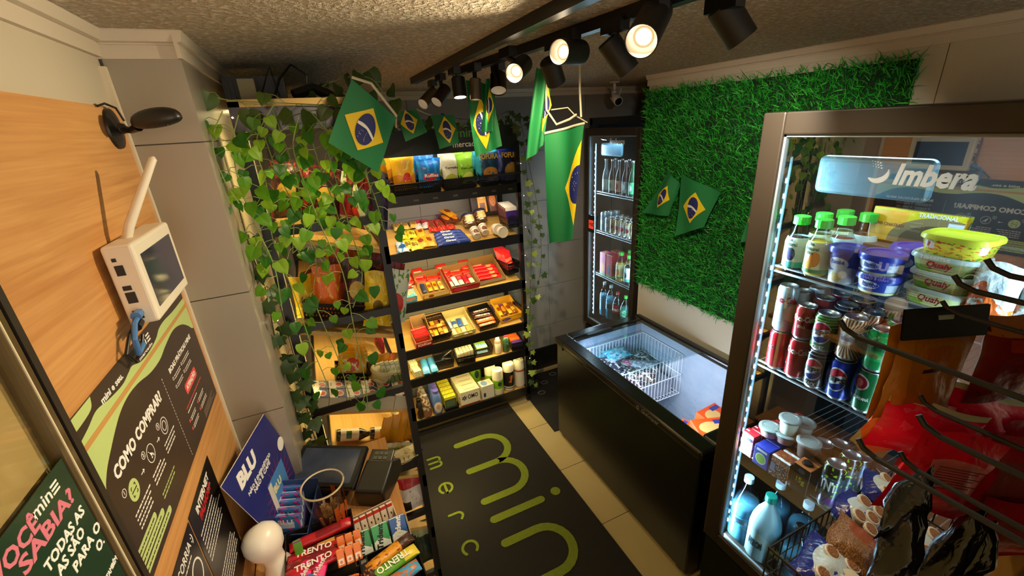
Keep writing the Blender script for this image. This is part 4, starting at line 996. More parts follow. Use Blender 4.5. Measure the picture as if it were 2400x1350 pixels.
for i, (u, v) in enumerate(((1.085, .075), (1.10, .03))): tub(f1 @ T((u, v, .035)) @ RX(70), .034, .036, .05, P_JW, mat('cream_lid', '#d8cdb4', .4), ['round tub lying with its brown base out', 'round tub lying in front of the other one'][i], 'tub', 'small_tub', 'spread jars on the second shelf')
carton(T((1.065, 2.87, 1.52)) @ RX(-14) @ RZ(-3), .065, .03, .19, [P_PB], 'tall orange peanut snack carton standing on the second shelf')
carton(T((1.145, 2.86, 1.52)) @ RX(-16) @ RZ(-6), .06, .03, .18, [P_BC], 'tall brown chocolate carton beside the orange one')
carton(T((1.005, 2.87, 1.50)) @ RX(-14) @ RZ(8), .05, .03, .13, [mat('dark_brown_pack', '#2c1710', .4)], 'short dark chocolate carton partly hidden by the orange one')
basket(T((1.205, 2.72, 1.43)), .10, .17, .07, 'black basket of purple chocolate bars on the second shelf')
P_PP = pk('print_purple_choc', '#3a2370', ('r', 0, .78, 1, 1, '#d8cfc0'), ('e', .5, .35, .4, .15, '#24123f'))
for i in range(6):
    carton(T((1.20, 2.665+.024*i, 1.455+.004*i)) @ RX(-12), .088, .018, .115, [P_PP, mat('brown_side', '#5a2c16', .5), mat('pale_top', '#cfc6b4', .5)], 'purple boxed chocolate, %s from the front of its basket' % ORD[i], side=1, top=2, group='purple chocolate boxes in a basket')
# third shelf: display boxes
f2 = FB(3)
for i in range(7):
    carton(lay(f2, .46+.088*i, .255, 0), .086, .11, .022, [pk('print_red_biscuit_box', '#c8231d', ('r', .1, .3, .9, .62, '#e8a08c'), ('n', 6, .62, '#e84a30'))], 'flat red chocolate box, %s of the row at the rear of the third shelf' % ORD[i], group='flat red boxes on the third shelf')
    carton(lay(f2, .46+.088*i, .275, 0, .024), .082, .10, .02, [pk('print_red_biscuit_box2', '#d42a20', ('r', .15, .3, .8, .6, '#f0c8b8'))], 'flat red chocolate box lying on the rear row, %s along' % ORD[i], group='flat red boxes on the third shelf') if i % 2 else None
carton(lay(f2, .43, .05, 4), .085, .085, .05, [pk('print_teal_box', '#5ab0c0', ('e', .5, .6, .4, .3, '#e0a080'), ('n', 5, .6, '#e8dcc0'))], 'pale blue fruit gum box at the post end of the third shelf')
carton(lay(f2, .43, .15, 2), .085, .09, .055, [pk('print_red_fruit_box', '#c83a3a', ('r', .2, .2, .8, .8, '#b8dcd0'), ('n', 5, .6, '#f0e8c8'))], 'red and mint gum box behind the pale blue one')
tray(lay(f2, .605, .125, 2), .19, .22, .035, [pk('print_yellow_display', '#f0b020', ('r', .05, .2, .95, .8, '#f6d890'), ('e', .3, .5, .1, .3, '#b04a1a')), CARD], 'yellow display box of chocolate bars on the third shelf', back=.035)
bars(lay(f2, .545, .12, 0, .006), 4, .030, .10, .018, [mat('navy_wrap', '#27355a', .35), P_O2, P_O2, P_TN], 'short wrapped bar in the yellow display box', group='bars in the yellow display box', dx=.04)
tray(lay(f2, .815, .135, 2), .20, .22, .04, [pk('print_red_display', '#a8182a', ('e', .3, .5, .25, .4, '#c83048')), CARD], 'dark red display box with white and red bars on the third shelf', back=.04)
bars(lay(f2, .735, .125, 0, .006), 5, .034, .11, .02, [P_RW, mat('white_wrap', '#d8dce0', .35), P_RW, mat('crimson_wrap', '#b01a2c', .35)], 'white and crimson bar in the dark red display box', group='bars in the dark red display box', dx=.038)
tray(lay(f2, 1.025, .155, 3), .20, .22, .03, [mat('clear_display', '#b8a890', .4), CARD], 'low card display box of red wafers beside the basket on the third shelf', back=.06)
for i in range(4):
    bars(lay(f2, 1.02, .09+.04*i, 90, .006+.004*i), 1, .038, .18, .022, pk('print_red_wafer', '#d8141e', ('r', .2, .3, .8, .7, '#d8141e'), ('e', .5, .3, .3, .12, '#f08a5a')), 'long red wafer bar, %s from the front of the low card box' % ORD[i], group='red wafers in the low card box')
basket(T((1.185, 2.77, 1.085)) @ RZ(8), .10, .20, .085, 'black perforated basket of red packets at the end of the third shelf')
for i in range(7): bag(T((1.185-.002*i, 2.70+.022*i, 1.115+.003*i)) @ RZ(14) @ RX(-24), .075, .135, .02, pk('print_scarlet_packet', '#d0191c', ('r', .1, .45, .9, .62, '#e86a5a'), ('e', .5, .25, .3, .12, '#d8a080')), 'scarlet packet, %s in the end basket of the third shelf' % ORD[i], cat='packet', name='packet', seed=i, group='scarlet packets in the end basket')
# fourth shelf
f3 = FB(2)
P_KK = pk('print_red_wafer_box', '#b8161a', ('e', .5, .5, .42, .22, '#d82a26'), ('r', 0, .8, 1, .9, '#e87a6a'))
tray(lay(f3, .475, .06, 3), .115, .11, .05, [P_KK, KR], 'red display box with white lettering, lowest at the post end of the fourth shelf', back=.0, text=(('KitKat', .022, WHT, 0, .5, .8),))
carton(lay(f3, .475, .11, 3), .105, .10, .055, [P_KK], 'red wafer multipack behind the red display box', text=())
tray(lay(f3, .49, .175, 3), .11, .10, .05, [P_KK, KR], 'red display box with raised kraft flap', back=.06)
basket(lay(f3, .60, .12, 3, .0), .145, .22, .075, 'black perforated basket of caramel bars on the fourth shelf')
bars(lay(f3, .545, .13, 0, .02), 4, .033, .17, .022, [pk('print_caramel', '#8a5420', ('r', 0, .2, 1, .5, '#d89a3a'), ('n', 8, .6, '#3a1c10')), P_O2, pk('print_caramel', '#8a5420'), P_TN], 'caramel bar in the basket on the fourth shelf', group='caramel bars in a basket', dx=.037)
bars(lay(f3, .60, .13, 90, .042), 1, .033, .13, .02, pk('print_caramel', '#8a5420'), 'caramel bar lying across the others in its basket')
tray(lay(f3, .765, .13, 3), .175, .22, .035, [pk('print_cream_display', '#d8cc8a', ('r', 0, .1, 1, .5, '#b8b060')), mat('cream_card', '#c8b878', .8)], 'cream display box of blue and yellow bars on the fourth shelf', back=.04)
bars(lay(f3, .70, .15, 0, .006), 4, .034, .09, .02, [mat('blue_white_wrap', '#a0b8d8', .35), pk('print_cream_bar', '#d8cc9a', ('r', 0, .3, 1, .7, '#3a5aa0')), mat('blue_wrap2', '#2c58b0', .35), mat('cream_wrap', '#d8d0b0', .35)], 'small blue and cream bar in the cream display box', group='bars in the cream display box', dx=.04)
bars(lay(f3, .71, .055, 0, .006), 4, .034, .085, .02, [mat('cream_wrap', '#d8d0b0', .35), mat('olive_wrap', '#a8a050', .35)], 'cream bar in the front half of the cream display box', group='bars in the cream display box', dx=.036)
basket(lay(f3, .96, .13, 3), .165, .235, .055, 'shallow black basket of chocolate bars with white lettering', solid=True)
for i, (c_, l_) in enumerate((('#c8681e', 'copper'), ('#c86a28', 'orange-brown'), ('#4a2416', 'dark brown'), ('#3c1c12', 'darkest brown'))):
    bars(lay(f3, .96, .055+.045*i, 90, .01+.006*i), 1, .042, .15, .018, mat('hershey_%d' % i, c_, .35), '%s chocolate bar across the shallow basket, %s from the front' % (l_, ORD[i]), tex=("HERSHEY'S", .016, WHT, -90, .11))
tray(lay(f3, 1.155, .155, 4), .175, .20, .05, [pk('print_yellow_big_box', '#f0b41c', ('e', .25, .45, .22, .3, '#4a3aa0'), ('n', 5, .66, '#f8da6a')), mat('yellow_card', '#e0a828', .7)], 'large yellow display box with a purple ellipse at the end of the fourth shelf', back=.03)
bars(lay(f3, 1.10, .165, 0, .02), 4, .034, .13, .022, [P_O2, P_BC, P_O2, pk('print_caramel', '#8a5420')], 'orange and brown bar in the large yellow display box', group='bars in the large yellow box', dx=.038)
# fifth shelf
f4 = FB(1)
carton(lay(f4, .405, .05, 6), .05, .07, .05, [pk('print_soap', '#d8d2a0', ('n', 6, .6, '#5a8a4a'))], 'cream and green soap box at the post end of the fifth shelf')
carton(lay(f4, .40, .14, 2), .055, .07, .06, [pk('print_soap', '#d8d2a0')], 'cream and green soap box behind its twin')
for i in range(2): bars(lay(f4, .475+.055*i, .09, -4, .0), 1, .052, .21, .05, pk('print_sky_roll', '#4a9ad0', ('r', .1, .1, .9, .3, '#7ac0e8'), bump=.2), ['sky blue biscuit roll on the fifth shelf', 'sky blue biscuit roll touching the perforated basket'][i], name='biscuit_roll', cat='biscuits')
basket(lay(f4, .62, .13, -6), .14, .21, .075, 'black perforated basket of bottle openers and cables on the fifth shelf')
tg = tag(G().tube([(.58, 2.70, .52), (.62, 2.72, .55), (.68, 2.75, .56), (.70, 2.80, .55)], .007, 6).tube([(.57, 2.72, .51), (.61, 2.70, .54), (.66, 2.69, .53)], .006, 6).ob('tongs', BLKP), 'black coiled handles lying in the perforated basket', 'utensil')
basket(lay(f4, .775, .10, -6), .15, .19, .07, 'black perforated basket of cream packets with red base, fifth shelf')
for i in range(5): carton(lay(f4, .725+.025*i, .10, -6, .03+.002*i), .022, .16, .062, [pk('print_cream_pack', '#d8d0b0', ('n', 9, .56, '#c8502c'), ('s', 0, 6, .3, '#8a9a50'))], 'cream packet with red print, %s in its basket' % ORD[i], group='cream packets in a perforated basket')
basket(lay(f4, .93, .15, -6), .15, .20, .07, 'black perforated basket with a green and blue box, fifth shelf')
carton(lay(f4, .915, .115, -6, .03), .085, .12, .05, [pk('print_green_blue_box', '#9ac828', ('r', 0, 0, 1, .5, '#8ab8d8'), ('n', 8, .62, '#3a6aa0'))], 'lime green and sky blue box in its basket')
P_SP = [(0, 0), (.024, 0), (.025, .005), (.025, .10), (.018, .115), (.013, .12)]
bottle(lay(f4, 1.035, .055), P_SP, None, mat('white_cap', '#d8d0c0', .4), None, (0, 0), 'white and beige spray bottle on the fifth shelf', body=pk('print_spray_white', '#c8bda8', ('r', 0, .7, 1, 1, '#8a7a68')), capr=.014, caph=.02)
bottle(lay(f4, 1.10, .05), P_SP, None, RED, None, (0, 0), 'dark green bottle with red cap on the fifth shelf', body=pk('print_spray_green', '#2a4a30', ('n', 6, .6, '#5a7a50')), capr=.014, caph=.02)
basket(lay(f4, 1.19, .08, -8), .10, .16, .07, 'small black basket with orange and purple packets at the end of the fifth shelf')
for i, m_ in enumerate((mat('orange_sponge', '#f0701e', .7), mat('orange_sponge', '#f0701e'), mat('purple_pack', '#4a2a80', .5))): carton(lay(f4, 1.185, .13-.05*i, -8, .035+.012*(2-i)), .08, .05, .03, [m_], ['orange sponge', 'orange sponge in front of the other', 'purple packet in front of the orange sponges'][i]+' in the small end basket', cat='sponge' if i < 2 else 'packet')
# bottom shelf: household goods
f5 = FB(0)
SKN = pk('print_coffee_jar', '#6a5040', ('n', 9, .5, '#c8b090'), ('r', 0, .0, 1, .35, '#8a5a40'))
bottle(lay(f5, .385, .045), [(0, 0), (.024, 0), (.024, .10), (.016, .13), (.012, .14)], None, BLKP, None, (0, 0), 'slim dark sachet bottle at the post end of the bottom shelf', body=mat('dark_shiny_pack', '#2a2420', .25))
for i in range(3): bottle(lay(f5, .435, .045+.075*i), [(0, 0), (.032, 0), (.034, .01), (.034, .07), (.028, .12), (.018, .15), (.014, .155)], None, mat('pewter_cap', '#8a8478', .4), None, (0, 0), 'clear bottle of brown liquid, %s from the front beside the post' % ORD[i], body=SKN, group='bottles of cleaner on the bottom shelf')
SOF = pk('print_softener', '#5a78b8', ('e', .5, .36, .14, .26, '#d8cdb8'), ('e', .5, .38, .07, .12, '#c89a80'))
for i in range(3): bottle(lay(f5, .515+.004*i, .04+.075*i), [(0, 0), (.030, 0), (.036, .01), (.037, .08), (.030, .14), (.024, .165), (.021, .17)], None, mat('violet_cap', '#5a50a0', .4), None, (0, 0), 'blue fabric softener bottle with violet cap, %s from the front' % ORD[i], body=SOF, capr=.022, caph=.022, group='fabric softener bottles')
P_YS = pk('print_yellow_sponge', '#e8dc30', ('n', 8, .58, '#8a9a20'), ('r', 0, 0, 1, .12, '#2c4a2c'))
for i in range(6): carton(lay(f5, .615, .045+.046*i, 0, .004*i), .09, .042, .105, [pk('print_yellow_front', '#3c4a34', ('r', .1, .1, .9, .75, '#56684a'), ('r', 0, .84, 1, 1, '#e8dc30')), P_YS, P_YS], 'yellow sponge packet, %s from the front on the bottom shelf' % ORD[i], side=1, top=2, group='yellow sponge packets')
OMB = pk('print_omo_box', '#ece6cc', ('r', 0, 0, 1, .10, '#b8302a')); OMT = pk('print_omo_top', '#e8e0b4', ('r', .25, .44, .85, .54, '#8a7a5a'))
for i in range(4):
    o = carton(lay(f5, .765, .035+.062*i, 0), .155, .060, .125, [OMB, OMT, OMT], 'white soap powder box, %s from the front of the bottom shelf' % ORD[i], side=1, top=2, group='soap powder boxes', text=(('OMO', .036, BLK, .13, .58, .52),) if i == 0 else ())
    if i == 0:
        g = G()
        for a in range(6): g.M = FR(-.048, -.031, .072) @ RZ(a*60+20); g.prism([(.004, -.003), (.022, -.005), (.017, 0), (.022, .005), (.004, .003)], 0, .0006)
        g.ob('splash_logo', BLK, o)
carton(lay(f5, .91, .05, 2), .10, .085, .12, [pk('print_white_soap', '#e4decc', ('r', .1, .2, .3, .5, '#3a4a5a')), pk('print_white_soap2', '#e4decc', ('e', .35, .5, .25, .4, '#7a9ac0'), ('e', .75, .5, .16, .3, '#c8c0a0'))], 'white washing powder box with a blue oval beside the soap powder', top=1)
PT = mat('paper_roll_cream', '#e8e2c0', .8)
def roll(M, r_, h, m, label, band=None): 
    t = empty('paper_roll', M, label, 'paper roll', 'paper towel rolls on the bottom shelf'); g = G(); g.lathe([(0, 0), (r_*.9, 0), (r_, .01), (r_, h-.012), (r_*.93, h-.002), (r_*.4, h), (r_*.38, h-.01), (0, h-.012)], 28); smooth_by(g.ob('roll', PT, t))
    g = G(); g.lathe([(r_+.0006, h*band[0]), (r_+.0006, h*band[1])], 28); g.ob('wrapper', m, t, smooth=True); return t
GRB = pk('print_green_wrap', '#7ab01e', ('e', .5, .6, .06, .25, '#2c3c4a'), ('r', 0, .0, 1, .1, '#d8e8a0'))
roll(lay(f5, 1.01, .045), .044, .215, GRB, 'paper towel roll in a green wrapper, front row', band=(.24, .62))
roll(lay(f5, .985, .14), .044, .215, GRB, 'paper towel roll behind the front green one', band=(.1, .62))
roll(lay(f5, .90, .27), .05, .20, GRB, 'green wrapped paper roll at the rear of the bottom shelf', band=(.1, .8))
t = roll(lay(f5, 1.11, .06), .045, .235, pk('print_black_wrap', '#1c1a1a', ('r', 0, .05, 1, .12, '#d8d2c0')), 'paper towel roll in a black wrapper with vertical lettering', band=(.1, .72))
txt('Scala', .024, ORG, t, FR(0, -.0468, .11) @ RZ(78), bold=.04)
t = roll(lay(f5, 1.205, .065), .044, .235, pk('print_white_wrap', '#cfc8b4', ('r', 0, .85, 1, .95, '#b04a3c')), 'white wrapped paper towel roll at the end of the bottom shelf', band=(.04, .7))
basket(lay(f5, .615, .03), .115, .05, .03, 'low clear-fronted tray edge under the sponge packets', solid=True)
# ================================================================ goods on the shelving beside the counter (seen through its near end)
def PL(u, v, i): return FL(i) @ T((u, v, 0))
VIEW = RZ(-90)    # turn a pack so that its front looks to -y (down the aisle) while standing on this unit
# third shelf from the top (crisps): bags standing, reds, browns and yellows
CR = [pk('print_dark_red_crisps', '#7a1418', ('e', .5, .4, .3, .2, '#c8401e'), ('n', 6, .6, '#3a0c10'), bump=.4), pk('print_bright_yellow_bag', '#e8c01c', ('n', 7, .62, '#f4e48a'), ('e', .5, .4, .2, .1, '#7a5a10'), bump=.4),
      pk('print_near_black_bag', '#2a1414', ('n', 6, .55, '#6a2018'), ('e', .5, .5, .3, .15, '#c8a040'), bump=.4), pk('print_orange_bag', '#e86a18', ('n', 6, .6, '#f4a83a'), bump=.4), pk('print_purple_bag', '#2a1838', ('n', 6, .6, '#5a2a5a'), bump=.4),
      pk('print_green_white_bag', '#d0d4b8', ('n', 6, .55, '#5a8a3a'), ('e', .5, .4, .3, .2, '#c83a30'), bump=.4)]
nm = ['dark red crisp bag', 'bright yellow crisp bag', 'near-black crisp bag', 'orange crisp bag', 'deep purple crisp bag', 'pale green crisp bag']
spots = [(1.60, -.05, 1.515, 3), (1.63, .02, 1.50, 0), (1.58, .05, 1.49, 2), (1.62, .10, 1.47, 4), (1.56, .115, 1.46, 1), (1.60, .15, 1.455, 0), (1.66, .165, 1.455, 1), (1.72, .06, 1.49, 1), (1.70, .0, 1.51, 3), (1.72, .13, 1.46, 2), (1.80, .10, 1.48, 0), (1.84, .02, 1.50, 5), (1.92, .10, 1.48, 4), (1.57, .175, 1.45, 5)]
for i, (y, x, z, c_) in enumerate(spots):
    bag(T((x, y, z-.045)) @ RZ(R.uniform(-14, 14)) @ RX(R.uniform(-8, 8)) @ RY(R.uniform(4, 16)), .10, .20+.02*(i % 3), .035, CR[c_], '%s, %s among the crisps behind the vines, third shelf down' % (nm[c_], ORD[i]), seed=i+50, group='crisp bags behind the vines')
basket(T((-.02, 1.66, 1.462)) @ RY(17), .24, .22, .07, 'black perforated basket of orange and yellow bags behind the vines')
for i, (x, y) in enumerate(((-.10, 1.60), (-.03, 1.59), (-.06, 1.70), (.02, 1.66))):
    bag(T((x, y, 1.49-.3*(x+.1))) @ RX(-14) @ RZ(R.uniform(-10, 10)), .09, .15, .035, CR[(1, 3, 0, 5)[i]], '%s, %s in the perforated basket behind the vines' % (nm[(1, 3, 0, 5)[i]], ORD[i]), seed=i+80, group='bags in the basket behind the vines')
for i in range(6):
    bag(T((-.10+.055*i, 1.62+.04*(i % 2), 1.845-.017*i)) @ RZ(R.uniform(-15, 15)) @ RY(12), .10, .19, .04, [CR[2], CR[0], CR[2], CR[5], CR[0], CR[4]][i], 'snack bag, %s from the column on the second shelf behind the vines' % ORD[i], seed=i+90, group='snack bags high on the vine-draped shelving')
for i in range(5):
    bag(T((.15, 1.58+.11*i, 1.755)) @ RZ(90) @ RX(-6), .10, .20, .04, [CR[5], CR[0], CR[3], CR[1], CR[0]][i], 'snack bag facing the aisle, %s along the second shelf' % ORD[i], seed=i+100, group='snack bags facing the aisle')
for sh, z0 in ((3, 1.41), (2, 1.075), (1, .725)):
    for i in range(0 if sh == 3 else 2, 6): bag(T((.15, 1.72+.12*i, z0)) @ RZ(90) @ RX(-8), .10, .17 if sh > 1 else .12, .04, CR[(i*2+sh) % 6], '%s facing the aisle, %s along the shelf at %s height' % (nm[(i*2+sh) % 6], ORD[i], {3: 'chest', 2: 'waist', 1: 'knee'}[sh]), seed=i+110, group='packs facing the aisle')
# waist shelf: boxes, basket, noodle tub, tall packets
MLK = pk('print_milk_cream_top', '#e4dcc0', ('r', .45, 0, 1, 1, '#232c6a'), ('e', .62, .5, .24, .34, '#e8e0d0'), ('e', .62, .5, .18, .24, '#d8341e'), ('r', .08, .3, .2, .7, '#b08a3a')); MLS = pk('print_milk_side', '#b8ad90', ('s', 12, 0, .12, '#8a8068'))
for j in range(2):
    for i in range(6):
        carton(PL(1.548+.066*j, .345-.061*i, 3) @ VIEW, .060, .062, .062, [MLS, MLS, MLK], 'cream and blue tomato box, %s from the column, %s row, waist shelf' % (ORD[i], ['front', 'second'][j]), side=1, top=2, group='tomato boxes on the waist shelf')
basket(PL(1.735, .215, 3) @ VIEW, .135, .11, .075, 'black perforated basket of yellow packets on the waist shelf')
P_CU = pk('print_yellow_noodle', '#ecb81c', ('e', .4, .6, .3, .25, '#d84a2a'), ('n', 6, .58, '#e8e0c0'), bump=.3)
for i in range(5): bag(PL(1.69+.024*i, .215, 3) @ VIEW @ T((0, 0, .03)) @ RX(-28), .115, .12, .028, P_CU, 'yellow noodle packet, %s in the waist shelf basket' % ORD[i], cat='packet', name='packet', seed=i, group='yellow noodle packets')
tb = tub(PL(1.655, .105, 3) @ VIEW @ RX(0), .034, .046, .105, pk('print_tub_cream', '#d8cc8c', ('e', .5, .5, .2, .3, '#e8e0b8'), ('n', 7, .6, '#c8b460')), mat('pale_tub_lid', '#dcd2a0', .45), 'large cream tub with pale lid in front of the yellow packets', 'tub', 'food_tub')
P_GP = pk('print_green_stick', '#5a6a2c', ('r', 0, .72, 1, 1, '#e0dcb8'), ('e', .5, .85, .3, .06, '#b8c060'), ('r', 0, .66, 1, .7, '#c8b430'))
for i in range(5): carton(PL(1.63+.006*i, .055-.021*i, 3) @ VIEW @ RY(-24) @ RX(-8), .018, .05, .15, [P_GP], 'tall olive and cream packet, %s of the leaning row on the waist shelf' % ORD[i], cat='packet', name='tall_packet', group='leaning olive packets')
basket(PL(1.73, .06, 3) @ VIEW, .12, .09, .075, 'black perforated basket behind the leaning olive packets')
for i in range(3): bag(PL(1.72, .09-.03*i, 3) @ VIEW @ T((0, 0, .03)) @ RX(-18), .05, .11, .03, [P_O2, CR[3], P_TN][i], '%s packet in the basket behind the olive packets' % ['amber', 'orange', 'tan'][i], cat='packet', name='packet', seed=i)
for i in range(4): carton(PL(1.85, .17-.05*i, 3) @ VIEW, .048, .06, .06, [pk('print_kraft_dark', '#8a7a5a', ('r', .1, .1, .9, .2, '#5a4a34'))], 'kraft box, %s from the column at the rear of the waist shelf' % ORD[i], group='kraft boxes on the waist shelf')
# knee shelf: bottles lying, yellow pouches
SOY = [(0, 0), (.026, 0), (.028, .006), (.028, .11), (.012, .15), (.011, .19)]
for i in range(2): bottle(PL(1.80+.0*i, .31-.15*i, 2) @ VIEW @ T((-.03, 0, .03)) @ RY(90), SOY, mat('dark_soy', '#1c0f0a', .2), RED, pk('print_sauce_label', '#d8cdb0', ('r', .6, 0, 1, 1, '#c82a20'), ('r', .3, .3, .5, .6, '#3a5a2a')), (.02, .10), 'dark sauce bottle lying on the knee shelf, %s from the column' % ORD[i], group='sauce bottles lying on their sides')
P_YP = pk('print_amber_pouch', '#e0981a', ('r', 0, 0, 1, .08, '#b87010'), bump=.4)
for i in range(4): bag(PL(1.70+.02*i, .145-.042*i, 2) @ VIEW @ RX(-6) @ RY(4), .05, .17, .03, P_YP, 'amber pouch standing on the knee shelf, %s from the sauce bottles' % ORD[i], cat='pouch', name='pouch', seed=i, group='amber pouches')
basket(PL(1.60, .12, 2) @ VIEW @ RZ(8), .13, .12, .05, 'dark basket of striped green sachets behind the terminal', solid=True)
P_GS = pk('print_green_sachet', '#b8b880', ('s', 9, 0, .35, '#4a6a2a'), ('r', 0, .8, 1, 1, '#e8e4c8'), ('n', 8, .6, '#e0d840'), bump=.2)
for i in range(7): bag(PL(1.60, .17-.019*i, 2) @ VIEW @ T((0, 0, .012)) @ RX(-10), .06, .09, .016, P_GS, 'striped green sachet, %s in the basket behind the terminal' % ORD[i], cat='sachet', name='sachet', seed=i, group='striped green sachets')
mp_ = bag(T((.025, 1.54, .785)) @ RY(80) @ RZ(-90), .085, .155, .05, pk('print_cream_mayo', '#d8c684', ('r', .2, .3, .8, .7, '#e4dcb4'), ('n', 9, .6, '#8a7a3a'), bump=.2), 'large cream squeeze pouch with violet cap lying on the knee shelf', 'pouch', 'squeeze_pouch')
g = G(); g.M = T((0, 0, .152)); g.lathe([(0, 0), (.017, 0), (.017, .03), (0, .032)], 16); g.ob('cap', mat('violet_cap2', '#3a3478', .4), mp_)
carton(PL(1.67, .22, 2) @ VIEW, .05, .08, .03, [pk('print_red_white_box', '#d8d0b8', ('r', .5, 0, 1, 1, '#c83028'))], 'red and white box behind the green sachets')
G().bb(.085, 1.52, .735, .182, 1.54, .77).ob('shelf_edge', BLACKM, su2, MLU.inverted())
o = bag(T((.135, 1.535, .50)) @ RX(-8) @ RZ(-4), .115, .185, .045, pk('print_pet_food', '#d8d0c4', ('r', 0, .66, 1, 1, '#b81c20'), ('e', .45, .36, .30, .22, '#e8e0d0'), ('r', 0, 0, .35, .3, '#181414'), ('n', 8, .66, '#8a5a44'), bump=.2), 'white pack with a red band on the low shelf under the counter edge', 'pack', 'large_pack', seed=3)
bag(T((.145, 1.54, .14)) @ RX(-6), .10, .24, .05, pk('print_dark_green_pack', '#1c2a1c', ('r', 0, .72, 1, .9, '#9aa070'), ('n', 5, .6, '#2c3c2a'), bump=.2), 'dark green pack on the lowest shelf beside the counter', 'pack', 'large_pack', seed=5)
# clutter on the top board
carton(T((-.12, 1.60, 2.206)), .045, .05, .06, [mat('beige_adapter', '#8d8460', .5)], 'beige power adapter on the top board', cat='power adapter', name='power_adapter')
g = G(); g.bb(-.20, 1.75, 2.206, -.02, 1.90, 2.29)
for i in range(12): g.bb(-.19+.014*i, 1.744, 2.22, -.184+.014*i, 1.75, 2.28)
tag(g.ob('router_box', mat('black_device', '#171514', .4)), 'black ventilated device box on the top board by the column', 'device')
g = G(); g.tube([(-.06, 1.62, 2.21), (-.03, 1.63, 2.27), (.01, 1.64, 2.31), (.05, 1.65, 2.28), (.04, 1.66, 2.22)], .004, 6).tube([(-.09, 1.60, 2.22), (-.05, 1.61, 2.30), (-.04, 1.63, 2.22)], .003, 6).tube([(.0, 1.6, 2.22), (.06, 1.62, 2.24), (.12, 1.6, 2.21)], .016, 8)
tag(g.ob('cable_coil', BLKP), 'coil of black cable and plug lying on the top board', 'cable')

# ================================================================ posters and devices on the oak wall
def PW(y, z, x=-.3535): return MX(((0, 0, 1, x), (1, 0, 0, y), (0, 1, 0, z), (0, 0, 0, 1)))   # local x -> +y, y -> +z, normal -> +x
BRW = mat('poster_dark_brown', '#3b2c22', .35); PGR = mat('poster_light_green', '#bcd083', .4)
ps = tag(G().prism([(.655, 1.46), (1.255, 1.455), (1.255, 1.752), (1.19, 1.7665), (.655, 1.7665)], -.3537, -.3525).ob('wall_poster', BRW), 'large brown and green instruction poster under the wall tablet', 'poster')
ps.data.transform(MX(((0, 0, 1, 0), (1, 0, 0, 0), (0, 1, 0, 0), (0, 0, 0, 1))))
def dec(poly, m, par, x, nm='print', th=.0003):
    g = G(); g.M = MX(((0, 0, 1, x), (1, 0, 0, 0), (0, 1, 0, 0), (0, 0, 0, 1))); g.prism(poly, 0, th); return g.ob(nm, m, par)
def wave(ys, zs, n=6):
    P = curve_pts([V((a, b, 0)) for a, b in zip(ys, zs)], n); return [(p.x, p.y) for p in P]
up = wave([.655, .70, .726, .735], [1.747, 1.748, 1.752, 1.766])
top = wave([.655, .70, .735, .78, .83, .865, .885, .92, .97, 1.02, 1.05, 1.09, 1.16, 1.255], [1.728, 1.735, 1.742, 1.735, 1.731, 1.736, 1.738, 1.728, 1.726, 1.731, 1.740, 1.742, 1.738, 1.737])
def strip_(top_, bot, m, x, nm='print'):
    g = G(); g.M = MX(((0, 0, 1, x), (1, 0, 0, 0), (0, 1, 0, 0), (0, 0, 0, 1)))
    for (a, b) in zip(top_[:-1], top_[1:]): g.prism([(a[0], bot), (b[0], bot), b, a], 0, .0003)
    return g.ob(nm, m, ps)
strip_(top, 1.60, PGR, -.3525); dec([(.655, 1.7655)]+up[::-1][0:0]+[(.655, 1.747)]+up, PGR, ps, -.3524)
blob = wave([.662, .664, .672, .690, .72, .78, .83, .88, .94, 1.0, 1.05, 1.12, 1.18, 1.22, 1.24, 1.255], [1.50, 1.60, 1.64, 1.66, 1.676, 1.70, 1.708, 1.705, 1.694, 1.692, 1.700, 1.706, 1.695, 1.675, 1.66, 1.655])
strip_(blob, 1.4605, BRW, -.3522); strip_([(.655, 1.74), (.662, 1.74)], 1.46, PGR, -.3523)
dec([(.655, 1.714), (1.255, 1.714), (1.255, 1.7225), (.655, 1.7225)], mat('bare_oak_seam', '#c4924e', .5), ps, -.3519)
PX = -.3518
txt('COMO COMPRAR?', .021, WHT, ps, PW(.822, 1.643, PX), wid=.235, bold=.05); txt('BOAS PRÁTICAS MINE', .011, WHT, ps, PW(1.112, 1.652, PX), wid=.19, bold=.05)
txt('mini e seu.', .011, WHT, ps, PW(.797, 1.744, PX), wid=.085, bold=.03); txt('min', .020, WHT, ps, PW(.945, 1.751, PX), wid=.05, bold=.02); txt('mercado', .006, WHT, ps, PW(.955, 1.733, PX), wid=.075)
for i in range(3): dec([(.975, 1.742+.006*i), (.993, 1.742+.006*i), (.993, 1.745+.006*i), (.975, 1.745+.006*i)], WHT, ps, PX, 'logo')
def rrect(y0, z0, y1, z1, r_): return [(y1-r_+r_*cos(rad(a)), z1-r_+r_*sin(rad(a))) for a in range(0, 91, 30)]+[(y0+r_+r_*cos(rad(a)), z1-r_+r_*sin(rad(a))) for a in range(90, 181, 30)]+[(y0+r_+r_*cos(rad(a)), z0+r_+r_*sin(rad(a))) for a in range(180, 271, 30)]+[(y1-r_+r_*cos(rad(a)), z0+r_+r_*sin(rad(a))) for a in range(270, 361, 30)]
dec(rrect(1.063, 1.566, 1.162, 1.590, .006), mat('poster_red', '#e2504c', .4), ps, PX); txt('ATENÇÃO', .011, WHT, ps, PW(1.112, 1.578, PX+.0004), wid=.08, bold=.04)
